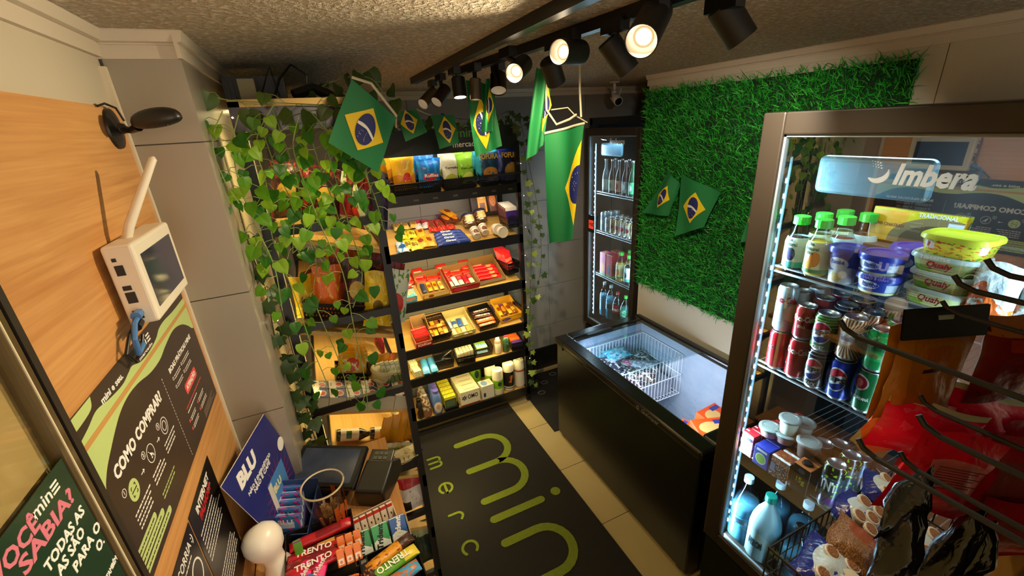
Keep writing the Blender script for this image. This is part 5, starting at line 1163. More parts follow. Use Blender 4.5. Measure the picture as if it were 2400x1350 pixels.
def ring(y, z, r_, w_, m, par, x=PX, n=24):
    g = G(); g.M = MX(((0, 0, 1, x), (1, 0, 0, 0), (0, 1, 0, 0), (0, 0, 0, 1)))
    for i in range(n):
        a, b = 2*pi*i/n, 2*pi*(i+1)/n; g.prism([(y+r_*cos(a), z+r_*sin(a)), (y+(r_-w_)*cos(a), z+(r_-w_)*sin(a)), (y+(r_-w_)*cos(b), z+(r_-w_)*sin(b)), (y+r_*cos(b), z+r_*sin(b))][::-1], 0, .0003)
    g.ob('icon', m, par)
dec([(.732+.018*cos(a*pi/12), 1.592+.018*sin(a*pi/12)) for a in range(24)], PGR, ps, PX, 'icon')
for c_ in ((-1, -1), (1, -1), (1, 1), (-1, 1)):
    y, z = .732+.009*c_[0], 1.592+.009*c_[1]; dec([(y, z), (y-.005*c_[0], z), (y-.005*c_[0], z-.0015*c_[1]), (y-.0015*c_[0], z-.0015*c_[1]), (y-.0015*c_[0], z-.005*c_[1]), (y, z-.005*c_[1])], BRW, ps, PX+.0004, 'icon')
dec([(.722, 1.591), (.742, 1.591), (.742, 1.593), (.722, 1.593)], BRW, ps, PX+.0004, 'icon')
for y in (.821, .905): ring(y, 1.594, .017, .0014, WHT, ps)
for y in (.706, .796, .880): ring(y, 1.609, .007, .001, WHT, ps)
for n_, y in (('1', .706), ('2', .796), ('3', .880)): txt(n_, .007, WHT, ps, PW(y, 1.609, PX))
dec([(.812, 1.602), (.815, 1.602), (.819, 1.589), (.829, 1.589), (.831, 1.599), (.817, 1.599), (.820, 1.5905), (.828, 1.5905), (.8295, 1.5975), (.8185, 1.5975)][:4], WHT, ps, PX, 'icon')
ring(.820, 1.586, .002, .002, WHT, ps, n=8); ring(.828, 1.586, .002, .002, WHT, ps, n=8); ring(.905, 1.594, .010, .0015, WHT, ps)
for y in (.774, .862):
    dec([(y-.007, 1.5912), (y+.004, 1.5912), (y+.004, 1.5928), (y-.007, 1.5928)], WHT, ps, PX, 'icon'); dec([(y+.008, 1.592), (y+.002, 1.5965), (y+.0035, 1.592), (y+.002, 1.5875)], WHT, ps, PX, 'icon')
def lines(y0, z0, n, L_, dz, par, m=WHT, x=PX, h=.0026, jag=.3):
    g = G(); g.M = MX(((0, 0, 1, x), (1, 0, 0, 0), (0, 1, 0, 0), (0, 0, 0, 1)))
    for i in range(n):
        l_ = L_*(1-jag*R.random()); y = y0
        while y < y0+l_:
            w_ = R.uniform(.004, .011); g.prism([(y, z0-dz*i), (y+w_, z0-dz*i), (y+w_, z0-dz*i+h), (y, z0-dz*i+h)], 0, .0003); y += w_+.0022
    g.ob('small_print', m, par)
lines(.705, 1.560, 4, .075, .0085, ps); lines(.795, 1.560, 3, .065, .0085, ps); lines(.875, 1.566, 3, .07, .0085, ps); lines(.80, 1.515, 2, .08, .008, ps, m=PGR)
for y, z in ((1.03, 1.632), (1.10, 1.632), (1.03, 1.612), (1.10, 1.612)): ring(y-.006, z, .004, .001, WHT, ps, n=10); lines(y+.003, z, 2, .055, .0055, ps, h=.0018)
lines(1.03, 1.548, 1, .16, .006, ps, m=mat('poster_red', '#e2504c')); lines(1.03, 1.538, 1, .1, .006, ps)
for y, z in ((1.03, 1.522), (1.11, 1.522), (1.03, 1.502), (1.11, 1.502)): ring(y-.006, z, .004, .004, mat('poster_red', '#e2504c'), ps, n=10); lines(y+.003, z, 2, .06, .0055, ps, h=.0018)
lines(1.12, 1.482, 5, .11, .004, ps, m=mat('poster_faint', '#8a7a6a', .5), h=.0016)
for i in range(26): dec([(.9705, 1.47+.0075*i), (.9717, 1.47+.0075*i), (.9717, 1.474+.0075*i), (.9705, 1.474+.0075*i)], WHT, ps, PX, 'small_print') if i % 1 == 0 else None
for z, y1, s_ in ((1.516, .757, ''), (1.499, .783, ''), (1.481, .808, '')): dec(rrect(.664, z-.007, y1, z+.007, .006), PGR, ps, PX); lines(.672, z-.001, 1, y1-.69, .005, ps, m=BRW, x=PX+.0004, h=.0024, jag=0)
# two black notices below
p2_ = tag(G().box(0, 0, 0, 1, 1, 1).ob('wall_notice', mat('notice_black', '#1b1713', .3)), 'black internet notice on the oak wall behind the blue sign', 'notice')
p2_.data = G().bb(-.3537, .851, 1.08, -.3525, 1.045, 1.408).mesh('wall_notice', mat('notice_black', '#1b1713'))
txt('INTERNET', .017, WHT, p2_, PW(.948, 1.383, -.3524), wid=.115, bold=.05); txt('FALHOU?', .017, mat('notice_red', '#c81f24', .4), p2_, PW(.946, 1.361, -.3524), wid=.10, bold=.05, shear=.1)
lines(.868, 1.338, 7, .165, .012, p2_, x=-.3524, h=.003); lines(.87, 1.20, 6, .16, .012, p2_, x=-.3524, h=.003); txt('min', .012, mat('notice_grey', '#9a938a', .5), p2_, PW(.99, 1.365, -.3524))
p3_ = tag(G().bb(-.3537, .60, 1.08, -.3525, .845, 1.404).ob('wall_notice', mat('notice_black', '#1b1713')), 'black notice with a pale ring next to the glass pane, partly out of view', 'notice')
txt('OCORRIA :)', .018, WHT, p3_, PW(.775, 1.378, -.3524), wid=.12); lines(.74, 1.358, 1, .08, .01, p3_, x=-.3524, h=.003); ring(.80, 1.315, .030, .004, WHT, p3_, x=-.3524)
# poster on the glass
p4_ = tag(G().bb(-.3365, .35, 1.42, -.3355, .598, 1.7585).ob('glass_poster', mat('poster_green_black', '#1d1c16', .2, noise=('#1c4630', 3, .9))), 'dark green poster with pink heading stuck on the glass pane', 'poster')
PK2 = mat('poster_pink', '#d8788a', .4)
txt('min', .016, WHT, p4_, PW(.540, 1.742, -.3354), wid=.035, al='CENTER')
for i in range(3): dec([(.560, 1.735+.005*i), (.574, 1.735+.005*i), (.574, 1.7375+.005*i), (.560, 1.7375+.005*i)], WHT, p4_, -.3354, 'logo')
for s_, h, y, z, m_, al in (('VOCÊ', .019, .486, 1.735, PK2, .078), ('SABIA?', .019, .532, 1.715, PK2, .108), ('TODAS AS', .013, .545, 1.687, WHT, .088), ('AS SÃO', .013, .542, 1.669, WHT, .062), ('PARA O', .013, .566, 1.649, WHT, .068), ('O.', .013, .585, 1.630, WHT, .018), ('TAMBÉM', .007, .583, 1.590, WHT, .032)):
    txt(s_, h, m_, p4_, PW(y, z, -.3354), wid=al, bold=.04)
# leaning acrylic sign
S0 = V((-.285, 1.10, 1.004)); SU = V((.07, .262, 0)); SW = V((-.045, -.12, .355)); SN = SU.cross(SW).normalized()
def SM(u, v, off=.0025):
    M = MX.Identity(4); x = SU.normalized(); y = (SW-x*SW.dot(x)).normalized(); n = x.cross(y); p = S0+SU*u+SW*v+n*off
    for i, c in enumerate((x, y, n)):
        for j in range(3): M[j][i] = c[j]
    M.translation = p; return M
g = G(); sg_n = SM(0, 0, 0).to_3x3().col[2]
a = [g.pt(p) for p in (S0, S0+SU, S0+SU+SW, S0+SW)]; b = [g.pt(p+sg_n*.002) for p in (S0, S0+SU, S0+SU+SW, S0+SW)]
g.face(b, 0); g.face(a[::-1], 0)
for i in range(4): g.face((a[i], a[(i+1) % 4], b[(i+1) % 4], b[i]), 1)
bl = tag(g.ob('counter_sign', [mat('sign_royal_blue', '#242a72', .3), WHT]), 'royal blue acrylic sign leaning against the wall over the counter', 'sign')
txt('BLU', .042, WHT, bl, SM(.33, .85), wid=.10, bold=.08); txt('NÃO É ENERGÉTICO', .011, WHT, bl, SM(.42, .70), wid=.15, bold=.04); txt('NÃO É CAFÉ', .013, WHT, bl, SM(.42, .655), wid=.11, bold=.04)
def sdec(u, v, w_, h, m, nm='print', k=0, poly=None):
    g = G(); g.M = SM(u, v, .0022+.0003*k); g.prism(poly or [(-w_/2, -h/2), (w_/2, -h/2), (w_/2, h/2), (-w_/2, h/2)], 0, .0003); return g.ob(nm, m, bl)
MAG = mat('sign_magenta', '#8a2060', .4); LBL = mat('sign_light_blue', '#4a86c8', .35)
for i in range(22):
    a_ = rad(i*360/22); c_, s_ = cos(a_), sin(a_); sdec(.52, .36, 0, 0, MAG, k=0, poly=[(.045*c_-.004*s_, .045*s_+.004*c_), (.045*c_+.004*s_, .045*s_-.004*c_), (.098*c_, .098*s_)])
g = sdec(.50, .36, .115, .125, LBL, k=1); sdec(.33, .36, .022, .115, mat('sign_pale_box', '#d8cfc4', .5), k=2); txt('BLU', .022, mat('sign_pale_yellow', '#e8e2a8', .5), bl, SM(.50, .42, .0032), bold=.05)
lines_ = G(); lines_.M = SM(.5, .3, .0032)
for i in range(4): lines_.prism([(-.04, -.008*i), (.03-.006*(i % 2), -.008*i), (.03-.006*(i % 2), -.008*i+.003), (-.04, -.008*i+.003)], 0, .0003)
lines_.ob('small_print', WHT, bl)
sdec(.93, .63, 0, 0, WHT, poly=[(.021*cos(i*pi/10), .021*sin(i*pi/10)) for i in range(20)], k=1); sdec(.55, .12, 0, 0, LBL, poly=[(.02*cos(i*pi/10), .02*sin(i*pi/10)) for i in range(20)], k=1)
sdec(.86, .08, .05, .05, mat('sign_pink_square', '#c8286a', .4), k=1); sdec(.32, .94, .0, .0, WHT, poly=[(0, 0), (.0001, 0), (.0001, .0001)])
# wall tablet with antenna
tb_ = empty('wall_tablet', (-.354, 1.03, 1.87), 'white wall mounted touchscreen with a white stick antenna', 'tablet'); O = T((.354, -1.03, -1.87))
WPL = mat('cream_white_plastic', '#e6ddc8', .35)
bevel(G().bb(-.345, .915, 1.800, -.300, 1.140, 1.945).ob('housing', WPL, tb_, O), .006, 3)
G().bb(-.301, .935, 1.822, -.2990, 1.118, 1.922).ob('screen', mat('dark_touchscreen', '#23232e', .12, noise=('#4a4a66', 14, .8)), tb_, O)
bevel(G().bb(-.353, .95, 1.815, -.344, 1.11, 1.93).ob('wall_bracket', BLKP, tb_, O), .003)
for z, h, w_ in ((1.918, .006, .006), (1.893, .018, .012), (1.866, .008, .012), (1.842, .020, .014), (1.812, .016, .014)):
    G().bb(-.334, .9135, z, -.334+w_, .9155, z+h).ob('port', BLKP, tb_, O)
g = G(); g.M = O; g.tube([(-.33, .985, 1.935), (-.318, .992, 1.965), (-.264, 1.045, 2.075)], [.0075, .008, .0065], 12); g.tube([(-.264, 1.045, 2.075), (-.262, 1.047, 2.079)], [.0065, .002], 12); smooth_by(g.ob('antenna', WPL, tb_))
g = G(); g.M = O; g.tube([(-.326, .914, 1.82), (-.326, .885, 1.815), (-.330, .872, 1.79), (-.335, .88, 1.76), (-.335, .91, 1.765)], .0045, 8); g.tube([(-.326, .914, 1.822), (-.326, .898, 1.822)], .008, 8); g.ob('network_cable', mat('blue_cable', '#4a78b0', .4), tb_)
g = G(); g.M = O; g.tube([(-.33, .915, 1.81), (-.335, .875, 1.80), (-.34, .85, 1.775), (-.34, .87, 1.75), (-.34, .91, 1.757), (-.338, .93, 1.775)], .003, 8); g.tube([(-.33, .914, 1.806), (-.33, .895, 1.803)], .008, 8); g.ob('power_cable', BLKP, tb_)
# black webcam on its wall disc
wc = empty('webcam', (-.352, 1.19, 2.14), 'black webcam on a round wall foot above the tablet', 'webcam'); O = T((.352, -1.19, -2.14))
g = G(); g.M = O @ T((-.352, 1.205, 2.135)) @ RY(90); g.lathe([(0, 0), (.040, 0), (.039, .004), (.012, .011), (.009, .020), (0, .021)], 28); smooth_by(g.ob('wall_foot', mat('soft_black', '#1f1a16', .4), wc))
g = G(); g.M = O; g.tube([(-.336, 1.20, 2.135), (-.320, 1.185, 2.130), (-.300, 1.165, 2.136)], [.008, .006, .009], 10); g.ob('joint', mat('soft_black', '#1f1a16'), wc, None, True)
g = G(); g.M = O @ T((-.262, 1.150, 2.146)) @ RZ(-12) @ RY(-7); n = 14
def el(u, v):
    a, b = 2*pi*u, pi*(v-.5); p = .7; return (.046*sin(b), .020*cos(b)**p*cos(a), (.024 if sin(a) > 0 else .014)*cos(b)**p*sin(a))
g.grid(el, 20, 12); smooth_by(g.ob('camera_head', mat('soft_black', '#1f1a16'), wc), 80)
g = G(); g.M = O @ T((-.245, 1.142, 2.136)) @ RX(180); g.lathe([(0, .001), (.004, .001), (.004, -.002), (0, -.002)], 12); g.ob('lens', mat('lens_black', '#0a0a0a', .05), wc)
g = G(); g.M = O; g.tube([(-.350, 1.155, 2.176), (-.345, 1.18, 2.182), (-.338, 1.21, 2.175), (-.333, 1.215, 2.15)], .0022, 6); g.ob('cable', BLKP, wc)
# white bullet camera near the far corner
sc_ = empty('security_camera', (2.0, 2.62, 2.33), 'white security camera with two small antennas under the ceiling beyond the grass wall', 'camera'); O = T((-2.0, -2.62, -2.33))
WP2 = mat('camera_white', '#c9c2ba', .35)
g = G(); g.M = O @ T((2.0, 2.62, 2.33)) @ RX(180); g.lathe([(0, 0), (.033, 0), (.033, .006), (.010, .010), (.009, .05), (.018, .06), (.018, .07), (0, .07)], 20); smooth_by(g.ob('ceiling_mount', WP2, sc_))
g = G(); g.M = O @ T((2.0, 2.60, 2.225)) @ RX(118) @ RY(-12); g.lathe([(0, -.04), (.026, -.04), (.031, -.03), (.031, .045), (.027, .052), (.026, .046), (0, .046)], 24); smooth_by(g.ob('camera_body', WP2, sc_), 35)
g = G(); g.M = O @ T((2.0, 2.60, 2.225)) @ RX(118) @ RY(-12); g.lathe([(0, .0465), (.024, .0465), (.024, .049), (0, .050)], 24); g.ob('lens', mat('lens_black', '#0a0a0a'), sc_)
for sx in (-1, 1):
    g = G(); g.M = O; g.tube([(2.0+sx*.032, 2.61, 2.235), (2.0+sx*.052, 2.61, 2.29)], .005, 8); g.ob('antenna', WP2 if sx > 0 else DGREY, sc_)

# ================================================================ on the counter
CT = 1.0
pt_ = empty('touch_terminal', T((-.135, 1.275, CT)) @ RZ(-30), 'black touchscreen payment terminal with a glossy screen on the counter', 'payment terminal')
TM = mat('terminal_black', '#141312', .25)
g = G(); g.bb(-.07, -.05, 0, .07, .07, .05); bevel(g.ob('base', TM, pt_), .01)
Mx = T((0, -.062, .068)) @ RX(20)
bevel(G().bb(-.115, -.012, -.016, .115, .132, .006).ob('screen_body', TM, pt_, Mx), .006, 3)
G().bb(-.097, .004, .006, .097, .118, .0068).ob('screen', mat('lit_blue_screen', '#181c28', .12, em=.05, ec='#5a6a8a', noise=('#4a5260', 20, .8)), pt_, Mx)
cr = empty('card_reader', T((.004, 1.19, CT)) @ RZ(-30), 'chunky black card reader with a small keypad beside the touchscreen', 'card reader')
g = G(); g.prism([(-.075, 0), (.085, 0), (.085, .05), (.03, .09), (-.075, .062)], -.045, .050); o = g.ob('body', mat('charcoal_plastic', '#24211e', .3), cr, RZ(90) @ RX(90) @ RZ(0)); bevel(o, .008, 3)
Mk = T((.0, .035, .082)) @ RX(18)
bevel(G().bb(-.040, -.045, -.006, .040, .040, .004).ob('keypad_plate', mat('dark_key_plate', '#2f2d28', .3), cr, Mk), .003)
for i in range(4):
    for j in range(3): G().box(-.022+.0165*j+.005, -.032+.0165*i+.006, .004, .012, .011, .003).ob('key', mat('grey_key', '#5b5850', .4), cr, Mk)
G().bb(-.030, -.040, .004, .030, .032, .0045).ob('keypad_inlay', mat('olive_inlay', '#3a3a2c', .3), cr, Mk)
# clear cup of wooden stirrers
cp_ = empty('clear_cup', (-.145, 1.10, CT), 'clear plastic cup with orange print holding paper wrapped sticks', 'cup')
CG = glass('cup_clear', '#e9e2d4', 1.45, .05, 1.5)
g = G(); g.lathe([(0, .002), (.040, .002), (.056, .165), (.059, .166), (.059, .172), (.055, .172)], 32); smooth_by(g.ob('cup_wall', CG, cp_), 50)
g = G(); g.M = T((0, 0, .169)); g.tube([(.057*cos(2*pi*i/28), .057*sin(2*pi*i/28), 0) for i in range(29)], .0028, 6); g.ob('rim', mat('milky_rim', '#d8cdb0', .2), cp_, None, True)
g = G()
for i in range(7):
    a0_ = rad(-70+i*22); a1_ = a0_+rad(14); g.face([g.pt((r_*cos(a), r_*sin(a), z)) for r_, a, z in ((.0465+.0008, a0_, .04+.008*(i % 2)), (.0465+.0008, a1_, .045), (.0525+.0008, a1_, .115-.01*(i % 3)), (.0515+.0008, a0_, .11))])
g.ob('printed_logo', mat('cup_orange', '#b8541c', .4), cp_)
txt('Delícia', .016, mat('cup_orange', '#b8541c'), cp_, RZ(38) @ FR(0, -.0512, .08) @ RZ(70), bend=.3)
for i in range(26):
    a = R.uniform(0, 6.28); r_ = R.uniform(0, .024); g = G(); tx, ty = R.uniform(-.018, .018), R.uniform(-.018, .018)
    z1 = R.uniform(.05, .095); g.M = T((r_*cos(a), r_*sin(a), .006)); g.prism([(-.003, -.001), (.003, -.001), (.003, .001), (-.003, .001)], 0, z1)
    g.v = [(x+tx*(z-.006)/.1, y+ty*(z-.006)/.1, z) for x, y, z in g.v]; g.ob('stick', mat('paper_stick', '#9a7448', .7) if i % 3 else mat('pale_stick', '#c8b08a', .7), cp_)
# blue counter display
P_BB = pk('print_blu_box', '#16254a', ('n', 10, .62, '#2a4a8a')); bd = tray(T((-.235, 1.135, CT)) @ RZ(-22), .11, .12, .055, [P_BB, mat('blue_card_inside', '#2a4478', .6)], 'dark blue counter display box beside the leaning sign', back=.085)
P_BC2 = pk('print_blu_packet', '#3a7ab8', ('s', 2, 1.5, .25, '#c83a90'), ('r', .2, .6, .8, .8, '#c8d8e8'), ('n', 8, .64, '#1a3a78'))
for i in range(5): carton(T((-.262+.002*i, 1.095+.021*i, CT+.006)) @ RZ(-22) @ RX(-10), .082, .014, .095+.006*i, [P_BC2], 'light blue and magenta packet, %s from the front of the counter display' % ORD[i], text=(('BLU', .014, WHT, 0, .8, .5),) if i < 2 else (), group='blue packets in the counter display')
# white dome device
g = G(); g.lathe([(0, 0), (.040, 0), (.038, .03), (.026, .06), (.028, .08), (.042, .100), (.048, .125), (.044, .148), (.030, .163), (.012, .170), (0, .171)], 32)
tag(smooth_by(g.ob('white_speaker', mat('warm_white_gloss', '#efe6d6', .3), None, T((-.275, 1.005, CT)) @ RX(-8) @ RY(-12)), 80), 'rounded white table device with a narrow waist at the counter edge', 'device')
# black basket of red wafers
basket(T((-.172, .965, CT)) @ RZ(2), .175, .235, .06, 'dark counter basket filled with red wafer bars and orange packs', solid=True)
TRD = pk('print_trento_red', '#c01824', ('r', .2, .2, .8, .6, '#8a101c'), bump=.2)
bars(T((-.17, 1.045, CT+.035)) @ RZ(98), 1, .034, .17, .026, TRD, 'long glossy red wafer bar lying across the rear of the counter basket', cat='wafer')
bars(T((-.185, 1.015, CT+.02)) @ RZ(92), 1, .034, .15, .026, pk('print_dark_choc_bar', '#4a1a14', ('n', 8, .55, '#a83a1a'), ('r', .3, .2, .7, .5, '#d8a04a')), 'brown chocolate wafer bar under the long red one', cat='wafer')
for i in range(3): bars(T((-.19, .985-.022*i, CT+.045+.004*i)) @ RZ(86+4*i), 1, .032, .135, .022, [TRD, pk('print_maroon_bar', '#7a1a20', ('n', 7, .6, '#c83a20')), TRD][i], ['red wafer bar with white lettering', 'maroon wafer bar below the lettered one', 'red wafer bar in the front of the counter basket'][i], cat='wafer', tex=('TRENTO', .018, WHT, -90, .09) if i != 1 else None)
for i in range(2): bars(T((-.215+.035*i, .915, CT+.05)) @ RZ(-12), 1, .035, .10, .025, pk('print_pink_gum', '#d81a5a', ('r', .1, .3, .9, .6, '#e84a80'), bump=.2), ['bright pink gum packet', 'bright pink gum packet beside the blue one'][i]+' in the counter basket', cat='gum', tex=('Trident', .014, WHT, 70))
for i in range(2): bars(T((-.24+.03*i, .875, CT+.055)) @ RZ(-14), 1, .032, .08, .024, [pk('print_plum_candy', '#7a2a6a', ('n', 7, .6, '#b84a90'), bump=.3), pk('print_sky_candy', '#2a78c8', ('e', .5, .5, .4, .2, '#5aa8e8'), bump=.2)][i], ['plum coloured candy packet at the basket corner', 'sky blue candy packet in the front of the counter basket'][i], cat='candy')
carton(T((-.225, .985, CT+.02)) @ RX(-10) @ RZ(10), .02, .012, .085, [pk('print_lime_tip', '#5a9a2c', ('r', 0, 0, 1, .4, '#7a3a7a'))], 'narrow lime green and plum stick packet standing at the basket side', name='stick_packet', cat='candy')
for r_ in range(2):
    for i in range(3): carton(T((-.122+.021*i-.004*r_, .955-.04*r_, CT+.05)) @ RX(-30) @ RZ(4), .019, .014, .042, [pk('print_orange_mint', '#e8761c', ('r', .15, .15, .85, .5, '#f4e4d0'), ('e', .5, .3, .18, .09, '#e8761c'))], 'orange mint pack, %s of the %s row in the counter basket' % (ORD[i], ['upper', 'lower'][r_]), cat='mints', name='mint_pack', group='orange mint packs')
bars(T((-.125, .86, CT+.045)) @ RZ(80), 1, .03, .07, .022, pk('print_chili_candy', '#c82a1c', ('n', 8, .56, '#e8a83a'), bump=.2), 'red and yellow candy packet at the near rim of the counter basket', cat='candy')
# cream tray of small chocolate bars
kd = tray(T((-.028, 1.035, CT)) @ RZ(8), .12, .075, .028, [pk('print_cream_tray', '#d8c8b0', ('r', .1, .3, .6, .6, '#d8c8b0')), mat('cream_inside', '#c8b498', .7)], 'cream display tray of small white chocolate bars on the counter', back=.02, text=(('Kinder', .012, mat('brand_black', '#2c1a14', .5), -.2, .5, .35), ('chocolate', .008, RED, .18, .45, .3)))
for i in range(6): carton(T((-.078+.0195*i, 1.032+.0027*i, CT+.006)) @ RZ(8) @ RX(-22), .0165, .012, .05, [pk('print_small_white_bar', '#ead8c4', ('r', 0, .78, 1, 1, '#c83020'), ('e', .5, .4, .12, .08, '#3a2418'))], 'small white chocolate bar, %s in the cream counter tray' % ORD[i], cat='chocolate', name='chocolate_bar', group='small white chocolate bars')
# gum rack and second basket
tray(T((-.020, .955, CT)) @ RZ(3), .155, .075, .03, [mat('grey_gum_tray', '#7d7a70', .5), mat('grey_gum_inside', '#8a867a', .6)], 'grey tray of gum packs in front of the cream tray', back=.025)
for i, (c_, l_) in enumerate((('#1c8a48', 'green'), ('#1c9a50', 'emerald green'), ('#1c58a8', 'blue'))):
    o = carton(T((-.070+.050*i, .953+.002*i, CT+.012)) @ RZ(3) @ RX(-38), .045, .016, .062, [pk('print_gum_%d' % i, c_, ('w', .3, .12, 4, '#dfe8e0'), ('e', .3, .8, .4, .2, c_))], '%s gum pack standing in the grey tray' % l_, cat='gum', name='gum_pack')
    txt('Trident', .015, BLK if i < 2 else WHT, o, FR(-.002, -.0085, .030) @ RZ(78), bold=.05)
basket(T((.0, .845, CT)) @ RZ(3), .125, .15, .05, 'second dark counter basket with green and orange wafer bars', solid=True)
TG = pk('print_trento_green', '#5a9a1c', ('r', .1, .0, .9, .3, '#e0c83a'), bump=.2); TO_ = pk('print_nut_bar', '#d8901c', ('r', 0, 0, 1, .3, '#3a2014'), ('n', 7, .6, '#8a3a18'), bump=.2)
bars(T((-.005, .885, CT+.052)) @ RZ(112), 1, .034, .13, .024, TO_, 'orange and black nut bar resting across the second basket', cat='candy bar')
bars(T((-.005, .850, CT+.048)) @ RZ(108), 1, .036, .135, .024, TG, 'green wafer bar with white lettering in the second basket', cat='wafer', tex=('TRENTO', .020, WHT, 90, .085))
bars(T((-.005, .812, CT+.042)) @ RZ(106), 1, .036, .125, .024, pk('print_blue_nut', '#3a9ac8', ('n', 6, .5, '#b8683a'), bump=.2), 'light blue and brown nut bar at the near end of the second basket', cat='candy bar')
bars(T((-.055, .825, CT+.045)) @ RZ(20), 1, .035, .09, .03, pk('print_choc_knob', '#3a1a10', ('n', 8, .58, '#b87a4a'), bump=.3), 'dark chocolate nut packet under the green wafer bar', cat='candy')
# ================================================================ inside the large cooler (fronts look to -x)
SH1, SH2, SH3, BOT = 1.671, 1.349, .996, .545
def K(x, y, z, rz=0): return T((x, y, z)) @ RZ(-90+rz)
TEAL = mat('bright_green_cap', '#3cc83a', .4)
P_GR = pk('print_grape_label', '#d8ead8', ('e', .5, .45, .06, .22, '#3a3468'), ('r', 0, 0, 1, .2, '#4ab8a0')); P_ORJ = pk('print_orange_label', '#e8e6b8', ('e', .53, .45, .07, .25, '#f08a1c'), ('e', .47, .25, .05, .15, '#f4a030'), ('r', 0, 0, 1, .12, '#3a8a4a'))
GRAPE = mat('grape_juice', '#2a1420', .25); ORJ = mat('orange_juice', '#f0c038', .3); RJ = mat('red_juice', '#b84a3a', .3); GJ = mat('green_juice', '#5a6a1c', .3)
JT = (('The', .009, mat('label_green_text', '#2a5a44', .5), .090, .018, -16), ('Natural', .010, mat('label_green_text', '#2a5a44'), .078, .034, -8), ('One', .009, mat('label_green_text', '#2a5a44'), .066, .018, -14))
for r_ in range(3):
    for c_ in range(2):
        k_ = (r_, c_); liq = [GRAPE, ORJ][c_] if r_ == 0 else [RJ, GJ, ORJ, RJ][(r_+c_*2) % 4]
        bottle(K(1.195+.075*r_, .722-.058*c_-.012*r_, SH1, 6), juice_prof(.030, .135), liq, TEAL, [P_GR, P_ORJ][c_] if r_ == 0 else [P_ORJ, P_GR][c_], (.012, .096), '%s juice bottle with green cap, %s' % ([['purple grape', 'orange'], ['red', 'green'], ['yellow', 'dark red']][r_][c_], ['at the front of the top cooler shelf', 'second from the glass on the top cooler shelf', 'third from the glass on the top cooler shelf'][r_]), group='green capped juice bottles', capr=.020, caph=.017, text=JT if r_ == 0 else ())
P_IT = pk('print_itambe', '#e4e2d4', ('r', 0, .28, 1, 1, '#1c3a9c'), ('w', .45, .08, 12.56, '#e0e2dc'), ('e', .5, .62, .12, .2, '#e8eaf0'), ('e', .5, .2, .08, .14, '#e8c878')); P_IT2 = pk('print_itambe_low', '#1c3a9c', ('e', .45, .6, .12, .28, '#e8eaf0'), ('r', .62, .2, .78, .7, '#b8c4d0'), ('r', 0, 0, 1, .16, '#d8d890'))
NVL = mat('royal_blue_lid', '#20309c', .3)
tub(K(1.20, .600, SH1), .027, .035, .085, P_IT, NVL, 'tall blue and white cream cheese tub with royal blue lid', 'tub', 'cheese_tub', text=(('Itambé', .010, BLU, 0, .68, .032),), dome=.004)
for i in range(2): tub(K(1.205, .518+.006*i, SH1+.047*i), .038, .044, .038, P_IT2, NVL, ['low blue cream cheese tub, lower of the two stacked', 'low blue cream cheese tub, upper of the two stacked'][i], 'tub', 'cheese_tub', group='low cream cheese tubs', text=(('Itambé', .012, BLU, .0, .6, .036),))
for i in range(3): tub(K(1.30, .59-.085*i, SH1+.03*(i % 2)), .038, .044, .06, P_IT2, NVL, 'royal blue lidded tub, %s in the second row of the top cooler shelf' % ORD[i], 'tub', 'cheese_tub', group='blue lidded tubs in the second row')
P_QY = pk('print_margarine_light', '#d8dc96', ('r', 0, 0, .35, .4, '#7ab828'), ('n', 5, .62, '#c8d83a'), ('r', .25, .3, .62, .8, '#dce0a8')); P_QY2 = pk('print_margarine_yellow', '#d8dc3c', ('n', 8, .58, '#d83a20'), ('n', 6, .62, '#2f8a2c'), ('r', .02, .35, .22, .85, '#e8e8e0'))
def rectub(M, w_, d, h, m, lid, label, text=(), lh=.008, grp='margarine tubs stacked at the front of the cooler'):
    t = empty('margarine_tub', M, label, 'tub', grp)
    def ringp(a, b, z, n=32):
        out = []
        for i in range(n):
            q = 2*pi*i/n-pi*.75; c_, s_ = cos(q), sin(q); p = 4.0; f_ = (abs(c_)**p+abs(s_)**p)**(-1/p); out.append((a*c_*f_, b*s_*f_, z))
        return out
    g = G(); n = 32
    rs_ = [[g.pt(p) for p in ringp(w_/2*k_, d/2*k_, z)] for k_, z in ((.86, 0), (.88, .003), (1, h))]
    g.face(rs_[0][::-1])
    for a, b, va, vb in ((rs_[0], rs_[1], 0, .05), (rs_[1], rs_[2], .05, 1)):
        for i in range(n):
            j = (i+1) % n; fr_ = i < n/4+1; u0 = (i/(n/4)) if fr_ else .5; g.face((a[i], a[j], b[j], b[i]), 0, [(i/8 % 1, va), (i/8 % 1+.125, va), (i/8 % 1+.125, vb), (i/8 % 1, vb)])
    smooth_by(g.ob('tub_body', m, t), 50)
    g = G(); ls = [[g.pt(p) for p in ringp(w_/2*k_, d/2*k_, z)] for k_, z in ((1.0, h-.002), (1.07, h-.002), (1.07, h+lh*.5), (1.03, h+lh), (.90, h+lh), (.87, h+lh*.4))]
    for a, b in zip(ls[:-1], ls[1:]):
        for i in range(n): g.face((a[i], a[(i+1) % n], b[(i+1) % n], b[i]))
    g.face(ls[-1]); smooth_by(g.ob('lid', lid, t), 40)
    for s_, hh, col, x, z, wd in text: txt(s_, hh, col, t, T((x, -d/2*.955-.0012, z*h)) @ RX(84), wid=wd, bold=.04, shear=.15)
    return t
QR_ = mat('margarine_red', '#a8182c', .4); LCL = mat('translucent_lid', '#c4cfc4', .3); YLD = mat('yellow_lid', '#e0e03c', .35)
for i in range(3): rectub(K(1.23, .412+.010*(1 if i == 2 else 0)-.004*i, SH1+.0385*i, -2), .112, .09, .030, P_QY, LCL, ['pale green margarine tub at the base of the stack', 'pale green margarine tub second in the stack', 'pale green margarine tub third in the stack, under the yellow one'][i], text=(('Qualy', .014, QR_, 0, .58, .044),))
